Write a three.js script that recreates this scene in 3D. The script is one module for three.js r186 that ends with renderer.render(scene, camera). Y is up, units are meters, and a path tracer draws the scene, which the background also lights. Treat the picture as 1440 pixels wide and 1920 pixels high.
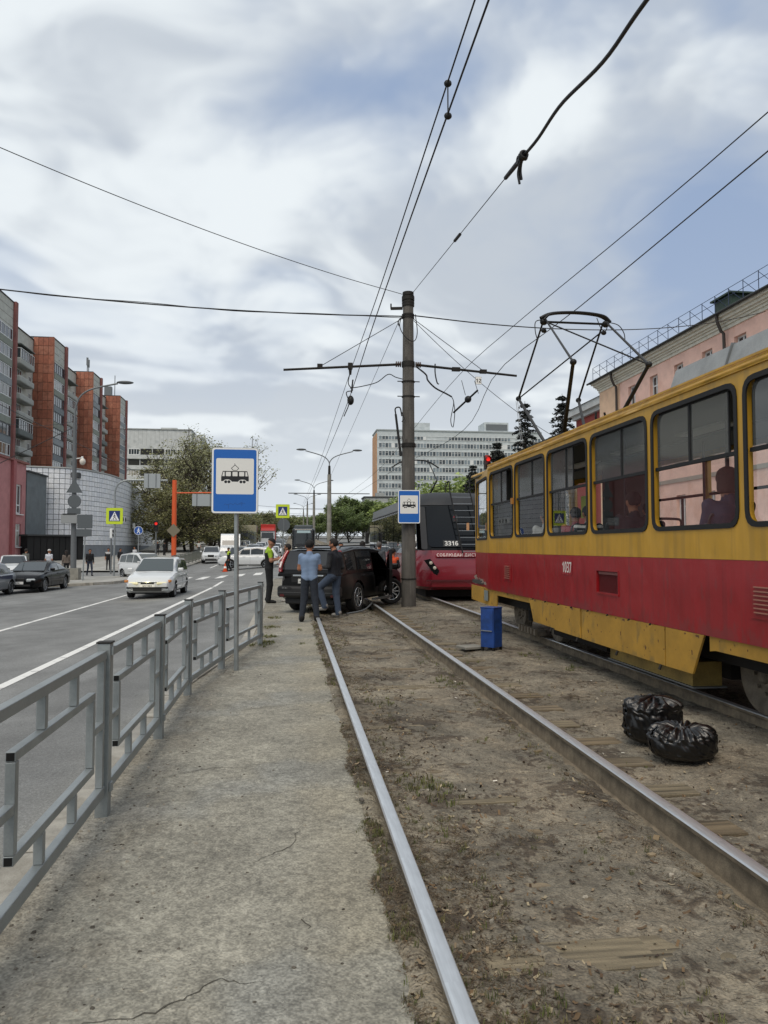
import * as THREE from 'three';
import { mergeGeometries, mergeVertices, toCreasedNormals } from 'three/addons/utils/BufferGeometryUtils.js';
import { RoundedBoxGeometry } from 'three/addons/geometries/RoundedBoxGeometry.js';
import { Brush, Evaluator, SUBTRACTION } from 'three-bvh-csg';

// ---------------------------------------------------------------- camera, sky, sun, exposure
const scene = new THREE.Scene();
const camera = new THREE.PerspectiveCamera(69.26, 768 / 1024, 0.05, 1500);
camera.position.set(0, 1.55, 0);
camera.rotation.order = 'YXZ';
camera.rotation.set(THREE.MathUtils.degToRad(2.7185), THREE.MathUtils.degToRad(-7.0946), 0);

const renderer = new THREE.WebGLRenderer({ antialias: true });
renderer.toneMapping = THREE.LinearToneMapping;
renderer.toneMappingExposure = 1.36;
renderer.shadowMap.enabled = true;

// value noise
function hash2(i, j, s = 0) { let h = (i * 374761393 + j * 668265263 + s * 1442695041) | 0; h = Math.imul(h ^ (h >>> 13), 1274126177); h ^= h >>> 16; return (h >>> 0) / 4294967296; }
const mod = (a, n) => ((a % n) + n) % n;
function vn(x, y, per = 0, s = 0) {
  const i = Math.floor(x), j = Math.floor(y); let u = x - i, v = y - j; u = u * u * (3 - 2 * u); v = v * v * (3 - 2 * v);
  const i0 = per ? mod(i, per) : i, i1 = per ? mod(i + 1, per) : i + 1, j0 = per ? mod(j, per) : j, j1 = per ? mod(j + 1, per) : j + 1;
  const a = hash2(i0, j0, s), b = hash2(i1, j0, s), c = hash2(i0, j1, s), d = hash2(i1, j1, s);
  return a + (b - a) * u + (c - a) * v + (a - b - c + d) * u * v;
}
function fbm(x, y, oct = 4, per = 0, s = 0) { let f = 0, a = 0.5, n = 0; for (let k = 0; k < oct; k++) { f += a * vn(x, y, per, s + k); n += a; a *= 0.5; x *= 2; y *= 2; per *= 2; } return f / n; }
const lerp = (a, b, t) => a + (b - a) * t, clamp = (x, a = 0, b = 1) => Math.min(b, Math.max(a, x));
const sstep = (a, b, x) => { const t = clamp((x - a) / (b - a)); return t * t * (3 - 2 * t); };
function rng(seed) { let a = seed >>> 0; return () => { a = (a + 0x6D2B79F5) | 0; let t = Math.imul(a ^ (a >>> 15), 1 | a); t = (t + Math.imul(t ^ (t >>> 7), 61 | t)) ^ t; return ((t ^ (t >>> 14)) >>> 0) / 4294967296; }; }
function pl(x, pts) { if (x <= pts[0][0]) return pts[0][1]; for (let i = 1; i < pts.length; i++) if (x <= pts[i][0]) return lerp(pts[i - 1][1], pts[i][1], (x - pts[i - 1][0]) / (pts[i][0] - pts[i - 1][0])); return pts[pts.length - 1][1]; }

// sky: thin broken cloud over pale blue, in world directions (azimuth 0 = along the tracks, positive to the right)
{
  const W = 2048, Hh = 1024, data = new Float32Array(W * Hh * 4);
  // [azimuth, elevation, half width, half height, tilt, clear-air amount, white amount]
  const masses = [
    [8, 30, 14, 4.6, 0.14, 1.0, 0], [33, 20, 10, 6.5, 0.3, 1.2, 0], [21, 36, 12, 5, -0.2, 0.55, 0], [-3, 37, 9, 4, 0.1, 0.3, 0],
    [-3, 25, 12, 3.6, 0.35, 0, 0.8], [20, 29, 12, 3, 0.2, 0, 0.8], [3, 19.5, 14, 3.0, 0.1, 0, 0.35], [-14, 31, 8, 5, 0.5, 0, 0.35], [28, 13, 6, 3, 0.2, 0.55, 0],
  ];
  for (let j = 0; j < Hh; j++) {
    const el = ((j + 0.5) / Hh - 0.5) * Math.PI, dy = Math.sin(el), c = Math.cos(el);
    for (let i = 0; i < W; i++) {
      const a = ((i + 0.5) / W - 0.5) * 2 * Math.PI, dx = Math.cos(a) * c, dz = Math.sin(a) * c;
      const k = 1 / (Math.max(dy, 0) + 0.16), px = dx * k, pz = dz * k;
      const wx = fbm(px * 0.9 + 3, pz * 0.9, 4, 0, 11) - 0.5, wz = fbm(px * 0.9, pz * 0.9 + 7, 4, 0, 17) - 0.5;
      const n1 = fbm(px * 0.75 + wx * 1.5 + 5, pz * 0.95 + wz * 1.5, 6, 0, 23), n2 = fbm(px * 1.9 + wx * 2.6, pz * 2.6 + wz * 2.6 + 9, 6, 0, 31), n3 = fbm(px * 5.5 + wx * 7 + n2 * 2, pz * 7.5 + wz * 7, 5, 0, 37);
      let clear = sstep(0.5, 0.3, n1) * 0.7, white = sstep(0.38, 0.66, n2) * 0.75;
      const az = Math.atan2(dx, -dz) * 180 / Math.PI, e = el * 180 / Math.PI;
      for (const [ma, me, mw, mh, tl, mc, mwh] of masses) {
        let u = az - ma + wx * 16, v = e - me + wz * 9; const u2 = u + v * tl, v2 = v - u * tl; const q = (u2 / mw) ** 2 + (v2 / mh) ** 2; const g = Math.exp(-q * 0.9);
        clear = lerp(clear, mc > 0 ? Math.max(clear, mc * (0.62 + 0.6 * n2)) : clear * (1 - mwh), g); white = lerp(white, mwh > 0 ? Math.max(white, mwh * (0.55 + 0.8 * n2)) : white * (1 - mc), g);
      }
      const n4 = fbm(px * 16 + wx * 12 + n3 * 3, pz * 22 + wz * 12, 4, 0, 43); const br = (n3 - 0.5) * 0.95 + (n2 - 0.5) * 0.6 + (n4 - 0.5) * 0.35; clear = sstep(0.06, 0.95, clamp(clear * 0.94 - br * 0.6)) * 0.93; white = sstep(0.1, 0.9, clamp(white + br * 0.75));
      const h = Math.max(dy, 0), hz = Math.pow(1 - h, 5);
      const blue = [lerp(0.20, 0.50, hz), lerp(0.275, 0.56, hz), lerp(0.42, 0.63, hz)];
      const grey = [0.40, 0.44, 0.49], wht = [0.62, 0.66, 0.685];
      const low = sstep(0.30, 0.02, h), lowc = sstep(0.44, 0.2, h) * sstep(26, 12, az);
      let col = [0, 1, 2].map(t => { let cl = lerp(grey[t], wht[t], white); let v = lerp(cl, blue[t], clear * (1 - low * 0.6) * (1 - lowc * 0.7)); return lerp(v, [0.60, 0.64, 0.665][t], low * 0.55); });
      if (dy < 0) col = [0.17, 0.165, 0.155];
      const o = (j * W + i) * 4; data[o] = col[0]; data[o + 1] = col[1]; data[o + 2] = col[2]; data[o + 3] = 1;
    }
  }
  const t = new THREE.DataTexture(data, W, Hh, THREE.RGBAFormat, THREE.FloatType);
  t.mapping = THREE.EquirectangularReflectionMapping; t.minFilter = t.magFilter = THREE.LinearFilter; t.needsUpdate = true;
  scene.background = t; scene.environment = t;
}
const sun = new THREE.DirectionalLight(0xfff3e2, 1.5);
sun.position.set(-24, 95, 22); sun.target.position.set(0, 0, -40);
sun.castShadow = true; sun.shadow.radius = 70; sun.shadow.mapSize.set(4096, 4096);
Object.assign(sun.shadow.camera, { left: -120, right: 120, top: 120, bottom: -120, near: 1, far: 400 });
scene.add(sun, sun.target);

// ---------------------------------------------------------------- helpers
const V = (x, y, z) => new THREE.Vector3(x, y, z);
const taken = {};
function numbered(n) { const k = taken[n] = (taken[n] === undefined ? 0 : taken[n] + 1); return k ? n + '_' + String(k).padStart(3, '0') : n; }
function thing(name, label, category, [x, y, z] = [0, 0, 0], turn = 0, group) {
  const o = new THREE.Group(); o.name = numbered(name); scene.add(o); o.position.set(x, y, z); o.rotation.y = turn;
  o.userData = { label, category }; if (group) o.userData.group = group; return o;
}
function tag(o, label, category, group, kind) { o.userData = {}; if (label) o.userData.label = label; if (category) o.userData.category = category; if (group) o.userData.group = group; if (kind) o.userData.kind = kind; return o; }
function boxUV(g) {
  const p = g.attributes.position, n = g.attributes.normal, uv = new Float32Array(p.count * 2);
  for (let i = 0; i < p.count; i++) { const ax = Math.abs(n.getX(i)), ay = Math.abs(n.getY(i)), az = Math.abs(n.getZ(i)); let u, v; if (ax >= ay && ax >= az) { u = p.getZ(i); v = p.getY(i); } else if (ay >= az) { u = p.getX(i); v = p.getZ(i); } else { u = p.getX(i); v = p.getY(i); } uv[2 * i] = u; uv[2 * i + 1] = v; }
  g.setAttribute('uv', new THREE.BufferAttribute(uv, 2)); return g;
}
function plain(g) { let q = g.index ? g.toNonIndexed() : g.clone(); if (!q.attributes.normal) q.computeVertexNormals(); for (const k of Object.keys(q.attributes)) if (!['position', 'normal', 'uv'].includes(k)) q.deleteAttribute(k); if (!q.attributes.uv) boxUV(q); q.groups = []; return q; }
const Mx = new THREE.Matrix4(), Qx = new THREE.Quaternion(), ONE = V(1, 1, 1);
function mesh(name, geo, m, parent) { const o = new THREE.Mesh(geo, m); o.name = (parent && parent !== scene) ? name : numbered(name); o.castShadow = o.receiveShadow = true; (parent || scene).add(o); return o; }
class MB {
  constructor() { this.g = []; }
  add(geo, matrix) { const q = plain(geo); if (matrix) q.applyMatrix4(matrix); this.g.push(q); return this; }
  box(cx, cy, cz, sx, sy, sz, ry = 0) { return this.add(new THREE.BoxGeometry(sx, sy, sz), new THREE.Matrix4().makeRotationY(ry).setPosition(cx, cy, cz)); }
  span(x0, x1, y0, y1, z0, z1) { return this.box((x0 + x1) / 2, (y0 + y1) / 2, (z0 + z1) / 2, Math.abs(x1 - x0), Math.abs(y1 - y0), Math.abs(z1 - z0)); }
  rbox(cx, cy, cz, sx, sy, sz, r = 0.02, ry = 0, seg = 2) { return this.add(new RoundedBoxGeometry(sx, sy, sz, seg, Math.min(r, sx / 2.01, sy / 2.01, sz / 2.01)), new THREE.Matrix4().makeRotationY(ry).setPosition(cx, cy, cz)); }
  rod(p, q, r, r2 = r, seg = 8) { const a = V(...p), b = V(...q), d = b.clone().sub(a), L = d.length(); Qx.setFromUnitVectors(V(0, 1, 0), d.normalize()); return this.add(new THREE.CylinderGeometry(r2, r, L, seg), new THREE.Matrix4().compose(a.add(b).multiplyScalar(0.5), Qx, ONE)); }
  // rectangular bar from p to q, w across (horizontal), h in the other direction
  bar(p, q, w, h, r = 0) { const a = V(...p), b = V(...q), d = b.clone().sub(a), L = d.length(); d.normalize(); let side = V(0, 1, 0).cross(d); if (side.lengthSq() < 1e-6) side = V(1, 0, 0); side.normalize(); const up = d.clone().cross(side); const m = new THREE.Matrix4().makeBasis(side, up, d).setPosition(a.add(b).multiplyScalar(0.5)); return this.add(r ? new RoundedBoxGeometry(w, h, L, 1, r) : new THREE.BoxGeometry(w, h, L), m); }
  tube(pts, r, n = 0, seg = 6) { const c = new THREE.CatmullRomCurve3(pts.map(p => V(...p)), false, 'catmullrom', 0.5); return this.add(new THREE.TubeGeometry(c, n || pts.length * 4, r, seg)); }
  ball(p, rx, ry = rx, rz = rx, seg = 10) { return this.add(new THREE.SphereGeometry(1, seg, Math.max(6, seg * 0.7 | 0)), new THREE.Matrix4().makeScale(rx, ry, rz).setPosition(...p)); }
  lathe(pts, p = [0, 0, 0], seg = 20) { return this.add(new THREE.LatheGeometry(pts.map(a => new THREE.Vector2(...a)), seg), new THREE.Matrix4().setPosition(...p)); }
  shape(pts, depth, matrix, holes = [], bevel = 0) { const s = new THREE.Shape(pts.map(a => new THREE.Vector2(...a))); for (const h of holes) s.holes.push(Array.isArray(h) ? new THREE.Path(h.map(a => new THREE.Vector2(...a))) : h); return this.add(new THREE.ExtrudeGeometry(s, { depth, bevelEnabled: bevel > 0, bevelSize: bevel, bevelThickness: bevel, bevelSegments: 2, curveSegments: 8 }), matrix); }
  geo(keepUV) { const g = this.g.length > 1 ? mergeGeometries(this.g) : this.g[0]; return keepUV ? g : boxUV(g); }
  build(name, m, parent, keepUV) { return mesh(name, this.geo(keepUV), m, parent); }
}
const mb = () => new MB();
function rrect(x0, y0, x1, y1, r) { const p = new THREE.Path(); p.moveTo(x0 + r, y0); p.lineTo(x1 - r, y0); p.quadraticCurveTo(x1, y0, x1, y0 + r); p.lineTo(x1, y1 - r); p.quadraticCurveTo(x1, y1, x1 - r, y1); p.lineTo(x0 + r, y1); p.quadraticCurveTo(x0, y1, x0, y1 - r); p.lineTo(x0, y0 + r); p.quadraticCurveTo(x0, y0, x0 + r, y0); return p; }
const rrpts = (x0, y0, x1, y1, r, n = 4) => rrect(x0, y0, x1, y1, r).getPoints(n).map(p => [p.x, p.y]);

// textures: fn(u, v) in 0..1 gives [r, g, b] 0..1 sRGB, or one number
function tex(n, fn, metres = 1, colour = true) {
  const d = new Uint8Array(n * n * 4);
  for (let j = 0; j < n; j++) for (let i = 0; i < n; i++) { const c = fn(i / n, j / n), o = (j * n + i) * 4; const a = typeof c === 'number' ? [c, c, c] : c; d[o] = clamp(a[0]) * 255; d[o + 1] = clamp(a[1]) * 255; d[o + 2] = clamp(a[2]) * 255; d[o + 3] = 255; }
  const t = new THREE.DataTexture(d, n, n); t.wrapS = t.wrapT = THREE.RepeatWrapping; t.magFilter = THREE.LinearFilter; t.minFilter = THREE.LinearMipmapLinearFilter; t.generateMipmaps = true; if (colour) t.colorSpace = THREE.SRGBColorSpace; t.repeat.set(1 / metres, 1 / metres); t.needsUpdate = true; return t;
}
function canvasTex(w, h, draw) { const c = document.createElement('canvas'); c.width = w; c.height = h; draw(c.getContext('2d'), w, h); const t = new THREE.CanvasTexture(c); t.colorSpace = THREE.SRGBColorSpace; t.anisotropy = 4; return t; }
const mat = (color, roughness = 0.7, o = {}) => new THREE.MeshStandardMaterial({ color, roughness, ...o });
const hexv = h => [(h >> 16 & 255) / 255, (h >> 8 & 255) / 255, (h & 255) / 255];

// a colour with grain: base hex varied by layered noise
function grainMap(hex, amt = 0.08, metres = 2, n = 256, s = 1, tint = null) { const b = hexv(hex), t = tint ? hexv(tint) : null; return tex(n, (u, v) => { const f = fbm(u * 8, v * 8, 5, 8, s) - 0.5, f2 = vn(u * n / 2, v * n / 2, n / 2, s + 9) - 0.5; const k = 1 + f * amt * 3 + f2 * amt; const w = t ? sstep(0.52, 0.75, fbm(u * 4 + 0.3, v * 4, 5, 4, s + 40)) * 0.7 : 0; return [0, 1, 2].map(i => lerp(b[i], t ? t[i] : 0, w) * k); }, metres); }
const bumpFine = tex(256, (u, v) => 0.5 * vn(u * 128, v * 128, 128, 3) + 0.5 * fbm(u * 16, v * 16, 4, 16, 5), 0.6, false);
const M = {};
M.galv = mat(0xffffff, 0.42, { map: grainMap(0x969c9d, 0.05, 0.8, 256, 2, 0x84898a), metalness: 0.55, bumpMap: bumpFine, bumpScale: 0.0006 });
M.greyMetal = mat(0x6d7173, 0.5, { metalness: 0.3 });
M.signBack = mat(0x5b6063, 0.5, { metalness: 0.35 });
M.signLight = mat(0x9fa5a7, 0.5, { metalness: 0.3 });
M.dark = mat(0x1a1b1c, 0.7);
M.black = mat(0x0b0b0c, 0.6);
M.iron = mat(0x24221f, 0.65, { metalness: 0.4 });
M.rubber = mat(0x141414, 0.85);
M.concrete = mat(0xffffff, 0.95, { map: grainMap(0x86847c, 0.09, 1.6, 512, 7, 0x6d6a62), bumpMap: bumpFine, bumpScale: 0.003 });
M.wire = mat(0x121315, 0.6);
M.white = mat(0xe4e5e3, 0.45);
M.pvc = mat(0xd9dbda, 0.4);
M.darkGlass = new THREE.MeshPhysicalMaterial({ color: 0x1b2124, roughness: 0.06, metalness: 0, ior: 1.5, clearcoat: 0.6 });
M.winGlass = new THREE.MeshPhysicalMaterial({ color: 0x2a3238, roughness: 0.05, ior: 1.6, clearcoat: 1, clearcoatRoughness: 0.03 });
M.clear = new THREE.MeshPhysicalMaterial({ color: 0xd5dcda, roughness: 0.02, transmission: 1, thickness: 0, ior: 1.5 });
M.orange = mat(0xd3592a, 0.55);
// ---------------------------------------------------------------- terrain
const rise = d => { const r = Math.max(0, d - 48); return r > 24 ? 0.022 * (r - 12) : 0.022 * r * r / 48; };
const curbX = d => pl(d, [[-10, -1.26], [8.0, -1.26], [9.7, -1.06], [12.2, -0.7], [20, -0.74], [37, -0.9]]);
function roadY(X, d) {
  let y = -0.15 - 0.03 * (-1.25 - Math.max(Math.min(X, -1.25), -12));
  y += sstep(33, 38, d) * (0.15 * sstep(-5.5, -1.3, X) + 0.085 * sstep(-1.4, 0.3, X) * sstep(9.5, 7.5, X));
  if (d > 64) y -= sstep(64, 70, d) * 0.15 * sstep(-5.5, -1.3, X);
  return y + rise(d);
}
const paveY = (X, d) => roadY(X, d) + 0.13;
const bedN = (x, z) => 0.6 * (fbm(x * 2.3, z * 2.3, 5, 0, 51) - 0.5) + 0.55 * (fbm(x * 9, z * 9, 3, 0, 57) - 0.5);
function bedY(x, d) {
  let y = -0.004 + 0.055 * bedN(x, d) - 0.02 * sstep(0.62, 0.75, x) * sstep(1.9, 1.7, x);
  y += -0.062 * sstep(1.86, 2.03, x) * sstep(2.13, 2.1, x) - 0.036 * sstep(2.1, 2.25, x) * sstep(3.1, 2.6, x);
  y += 0.022 * sstep(0.56, 0.5, x) - 0.085 * sstep(0.5, 0.26, x) + 0.05 * (fbm(x * 5, d * 3.2, 4, 0, 59) - 0.5) * sstep(0.52, 0.42, x);
  y -= 0.02 * sstep(3.5, 4.0, x);
  return y + rise(d);
}
function pathY(x, d) { return 0.004 + 0.014 * (fbm(x * 1.5, d * 1.5, 3, 0, 71) - 0.5) - 0.012 * sstep(-0.8, -1.0, x) + 0.02 * (fbm(x * 7, d * 7, 3, 0, 73) - 0.5) * sstep(-0.55, -0.95, x) + rise(d); }
const dsteps = (d0, d1, k, min) => { const a = []; for (let d = d0; d < d1; d += Math.max(min, Math.abs(d) * k)) a.push(d); a.push(d1); return a; };
const range = (a, b, n) => Array.from({ length: n + 1 }, (_, i) => lerp(a, b, i / n));
function sheetGeo(us, ds, xf, yf, cf) {
  const nu = us.length, nd = ds.length, pos = [], uv = [], col = [], idx = [];
  for (const d of ds) for (const u of us) { const x = xf ? xf(u, d) : u; pos.push(x, yf(x, d), -d); uv.push(x, d); if (cf) col.push(...cf(x, d)); }
  for (let j = 0; j < nd - 1; j++) for (let i = 0; i < nu - 1; i++) { const a = j * nu + i, b = a + 1, c = a + nu, e = c + 1; idx.push(a, b, c, b, e, c); }
  const g = new THREE.BufferGeometry(); g.setAttribute('position', new THREE.Float32BufferAttribute(pos, 3)); g.setAttribute('uv', new THREE.Float32BufferAttribute(uv, 2)); if (cf) g.setAttribute('color', new THREE.Float32BufferAttribute(col, 3)); g.setIndex(idx); g.computeVertexNormals(); return g;
}
function structure(name, geo, m, parent) { const o = mesh(name, geo, m, parent || scene); if (!parent) o.userData.kind = 'structure'; return o; }

const mixc = (a, b, t) => [0, 1, 2].map(i => lerp(a[i], b[i], t));
// asphalt: fine stone speckle
const aspMap = tex(1024, (u, v) => { const n = vn(u * 512, v * 512, 512, 2), m = vn(u * 256, v * 256, 256, 4), f = fbm(u * 6, v * 6, 5, 6, 6); let k = 0.80 + 0.16 * (n - 0.5) + 0.14 * (m - 0.5) + 0.22 * (f - 0.5); if (n > 0.93) k += 0.12; return [0.60 * k, 0.605 * k, 0.60 * k]; }, 3);
const aspBump = tex(512, (u, v) => vn(u * 256, v * 256, 256, 2) * 0.6 + 0.4 * vn(u * 128, v * 128, 128, 8), 1.5, false);
M.asphalt = mat(0xffffff, 0.9, { map: aspMap, bumpMap: aspBump, bumpScale: 0.004, vertexColors: true });
const aspCol = (x, d) => { let k = 0.92 + 0.26 * (fbm(x * 0.35, d * 0.12, 4, 0, 81) - 0.5) + 0.12 * (fbm(x * 1.7 + 4, d * 0.5, 3, 0, 83) - 0.5) + 0.22 * (fbm(x * 2.1 + 9, d * 0.05, 3, 0, 87) - 0.5); if (fbm(x * 0.5 + 3, d * 0.22, 3, 0, 89) > 0.63) k *= 0.86; const dust = sstep(0.7, 0.05, Math.abs(x - (curbX(d) - 0.2)) + 0.5 * fbm(x * 3, d * 3, 3, 0, 85)) * (d < 37 ? 1 : 0); return mixc([k, k, k], [1.08, 1.05, 0.97], dust * 0.7); };
{
  const A = sheetGeo(range(0, 1, 90), dsteps(-8, 37, 0.03, 0.3), (u, d) => lerp(-75, curbX(d) - 0.1, 1 - Math.pow(1 - u, 2.6)), roadY, aspCol);
  const B = sheetGeo([-75, -50, -30, ...range(-20, 12, 64), 16, 25, 40, 80], dsteps(37, 66, 0.02, 0.5), null, roadY, aspCol);
  const C = sheetGeo([-75, -50, -30, ...range(-20, -1.3, 30)], dsteps(66, 430, 0.03, 1), null, roadY, aspCol);
  const D = sheetGeo([8, 10, 14, 20, 30, 60], dsteps(66, 430, 0.03, 1), null, (x, d) => rise(d) - 0.02, aspCol);
  const Ee = sheetGeo(range(7.6, 24, 16), dsteps(-8, 37, 0.05, 0.5), null, (x, d) => -0.08 * sstep(37, 30, d) + rise(d), aspCol);
  const road = structure('road', mergeGeometries([A, B, C, D, Ee]), M.asphalt);
  // painted markings, each a piece of the road
  const paint = mat(0xffffff, 0.75, { map: tex(512, (u, v) => { const w = fbm(u * 10, v * 10, 5, 10, 15), s = vn(u * 200, v * 200, 200, 3); const k = 0.86 + 0.1 * (s - 0.5); const worn = sstep(0.62, 0.72, w + 0.12 * (s - 0.5)) * 0.55; return mixc([k, k, k * 0.985], [0.5, 0.5, 0.5], worn); }, 1.3) });
  function stripe(x0, d0, x1, d1, w) { const n = Math.max(2, Math.ceil(Math.abs(d1 - d0) / 1)); const g = sheetGeo([-w / 2, 0, w / 2], range(d0, d1, n), (u, d) => lerp(x0, x1, (d - d0) / (d1 - d0)) + u, (x, d) => roadY(x, d) + 0.006); return mesh('marking', g, paint, road); }
  stripe(-3.8, -6, -3.43, 33.2, 0.15); stripe(-3.42, 33.8, -3.36, 37.4, 0.15); stripe(-6.55, -6, -6.3, 30.5, 0.13); stripe(-6.3, 31.5, -6.28, 40, 0.13);
  for (let k = 0; k < 8; k++) stripe(-1.95 - k * 1.06, 42.6, -1.95 - k * 1.06, 46.6, 0.46);
  for (let k = 0; k < 7; k++) { stripe(-3.7, 64 + k * 14, -3.7, 70 + k * 14, 0.15); stripe(14, 62 + k * 12, 14, 68 + k * 12, 0.2); stripe(-6.8, 64 + k * 14, -6.8, 70 + k * 14, 0.15); stripe(18, 62 + k * 12, 18, 68 + k * 12, 0.2); }
}
// far terrain below everything
structure('ground', sheetGeo([-700, -400, -200, -120, -75, -40, -12, 8, 40, 80, 160, 300, 600], dsteps(-60, 900, 0.06, 6), null, (x, d) => rise(d) - 0.75 - 0.02 * Math.max(0, d - 400), null), mat(0xffffff, 1, { map: grainMap(0x6b6a4c, 0.12, 9, 256, 91, 0x57583c) }));
// verge of the far tracks
const bedTint = (x, d) => { const n = fbm(x * 1.1, d * 1.1, 5, 0, 61), m = fbm(x * 4 + 7, d * 4, 4, 0, 63), q = fbm(x * 13, d * 13, 3, 0, 65); let k = 0.75 + 0.48 * (n - 0.5) + 0.48 * (m - 0.5) + 0.42 * (q - 0.5); const r = sstep(0.45, 0.62, m); let c = mixc([k * 1.02, k * 1.0, k * 0.97], [k * 0.97, k * 0.91, k * 0.84], r * 0.8); const pale = sstep(0.56, 0.68, fbm(x * 0.9 + 11, d * 1.6, 4, 0, 69)); c = mixc(c, [1.3 * k, 1.27 * k, 1.2 * k], pale * 0.8); return c; };
const dirtMap = tex(1024, (u, v) => { const f = fbm(u * 7, v * 7, 6, 7, 21), n = vn(u * 340, v * 340, 340, 22), m = fbm(u * 70, v * 70, 3, 70, 24), st = fbm(u * 130, v * 40, 3, 0, 26); let k = 0.92 + 0.26 * (f - 0.5) + 0.34 * (m - 0.5) + 0.22 * (n - 0.5); if (vn(u * 210, v * 210, 210, 29) > 0.955) k *= 1.22; const cl = sstep(0.53, 0.63, 0.62 * fbm(u * 9 + 3, v * 9, 5, 9, 27) + 0.38 * fbm(u * 48, v * 48, 4, 48, 28) + 0.16 * (st - 0.5)); return mixc([0.565 * k, 0.54 * k, 0.485 * k], [0.385 * k, 0.35 * k, 0.305 * k], cl * 0.9); }, 2.2);
const dirtBump = tex(1024, (u, v) => 0.5 * fbm(u * 48, v * 48, 4, 48, 33) + 0.35 * vn(u * 200, v * 200, 200, 35) + 0.3 * sstep(0.5, 0.64, fbm(u * 30, v * 30, 4, 30, 38)), 1.6, false);
M.dirt = mat(0xffffff, 1, { map: dirtMap, bumpMap: dirtBump, bumpScale: 0.02, vertexColors: true });
const trackBed = structure('track_bed', mergeGeometries([
  sheetGeo(range(0.1, 7.9, 156), dsteps(-4, 37.5, 0.011, 0.045).filter(d => d > 1 || d % 0.2 < 0.05 || d === -4), null, bedY, bedTint),
  sheetGeo(range(-1.3, 8, 20), dsteps(66, 430, 0.03, 1), null, (x, d) => rise(d) + 0.02 + 0.06 * (fbm(x, d, 3, 0, 5) - 0.5), bedTint)]), M.dirt);
// trodden walkway of dusty old asphalt
const pathMap = tex(1024, (u, v) => { const f = fbm(u * 6, v * 6, 6, 6, 41), n = vn(u * 340, v * 340, 340, 42), m = vn(u * 110, v * 110, 110, 43), g = fbm(u * 30, v * 30, 3, 30, 46); let k = 0.92 + 0.18 * (f - 0.5) + 0.32 * (n - 0.5) + 0.2 * (m - 0.5) + 0.18 * (g - 0.5); if (n > 0.94) k *= 0.74; if (n < 0.05) k *= 1.25; const w = sstep(0.42, 0.62, fbm(u * 4 + 9, v * 4, 4, 4, 47)); return mixc([0.61 * k, 0.597 * k, 0.548 * k], [0.60 * k, 0.597 * k, 0.565 * k], w); }, 2.6);
const pathBump = tex(512, (u, v) => 0.5 * vn(u * 200, v * 200, 200, 36) + 0.5 * fbm(u * 30, v * 30, 4, 30, 37), 1.3, false);
M.path = mat(0xffffff, 0.97, { map: pathMap, bumpMap: pathBump, bumpScale: 0.008, vertexColors: true });
const pathTint = (x, d) => { const n = fbm(x * 0.8, d * 0.8, 4, 0, 101), m = fbm(x * 3.3, d * 3.3, 4, 0, 103); let k = 0.95 + 0.2 * (n - 0.5) + 0.16 * (m - 0.5); let c = [k, k, k]; const ed = x - curbX(d); const gut = sstep(0.62, 0.25, ed + 0.5 * (m - 0.5)) ; c = mixc(c, [0.83 * k, 0.8 * k, 0.78 * k], gut * 0.8); const clod = sstep(0.56, 0.68, fbm(x * 8, d * 6, 4, 0, 107)) * sstep(0.7, 0.3, ed); c = mixc(c, [0.6, 0.56, 0.52], clod * 0.5); const right = sstep(-0.1, 0.3, x + 0.35 * (m - 0.5)); return mixc(c, [0.93 * k, 0.88 * k, 0.8 * k], right * 0.7); };
const path = structure('path', sheetGeo(range(0, 1, 44), dsteps(-4, 37.5, 0.011, 0.05), (u, d) => lerp(curbX(d) + 0.03, 0.62 + 0.0 * u, u), (x, d) => pathY(x, d) - 0.07 * sstep(0.4, 0.6, x), pathTint), M.path);
{ // cracks in the old asphalt
  const cm = mat(0x4d4a42, 1);
  function crack(pts, w) { const r = rng(pts.length * 7 + 3), P = []; for (let i = 0; i < pts.length - 1; i++) for (let k = 0; k < 9; k++) { const t = k / 9; P.push([lerp(pts[i][0], pts[i + 1][0], t) + (r() - 0.5) * 0.03, lerp(pts[i][1], pts[i + 1][1], t) + (r() - 0.5) * 0.03]); } const pos = [], idx = []; P.forEach(([x, d], i) => { const q = P[Math.min(i + 1, P.length - 1)], p = P[Math.max(i - 1, 0)]; let nx = -(q[1] - p[1]), ny = q[0] - p[0]; const l = Math.hypot(nx, ny) || 1; const ww = w * (0.3 + 0.9 * r()) * Math.sin(Math.PI * clamp((i + 0.7) / P.length)); nx *= ww / l / 2; ny *= ww / l / 2; pos.push(x - nx, pathY(x - nx, d - ny) + 0.0025, -(d - ny), x + nx, pathY(x + nx, d + ny) + 0.0025, -(d + ny)); if (i) { const a = 2 * i; idx.push(a - 2, a - 1, a, a - 1, a + 1, a); } }); const g = new THREE.BufferGeometry(); g.setAttribute('position', new THREE.Float32BufferAttribute(pos, 3)); g.setIndex(idx); g.computeVertexNormals(); boxUV(g); mesh('crack', g, cm, path); }
  crack([[-0.75, 2.55], [-0.45, 2.62], [-0.25, 2.78], [-0.05, 2.72]], 0.007); crack([[-0.2, 3.75], [0.0, 3.95], [0.08, 4.3]], 0.006); crack([[0.05, 3.2], [0.1, 3.05]], 0.007); crack([[-0.9, 5.2], [-0.5, 5.4], [-0.2, 5.3]], 0.006); crack([[-0.5, 7.2], [0.1, 7.5]], 0.008);
}
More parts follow.
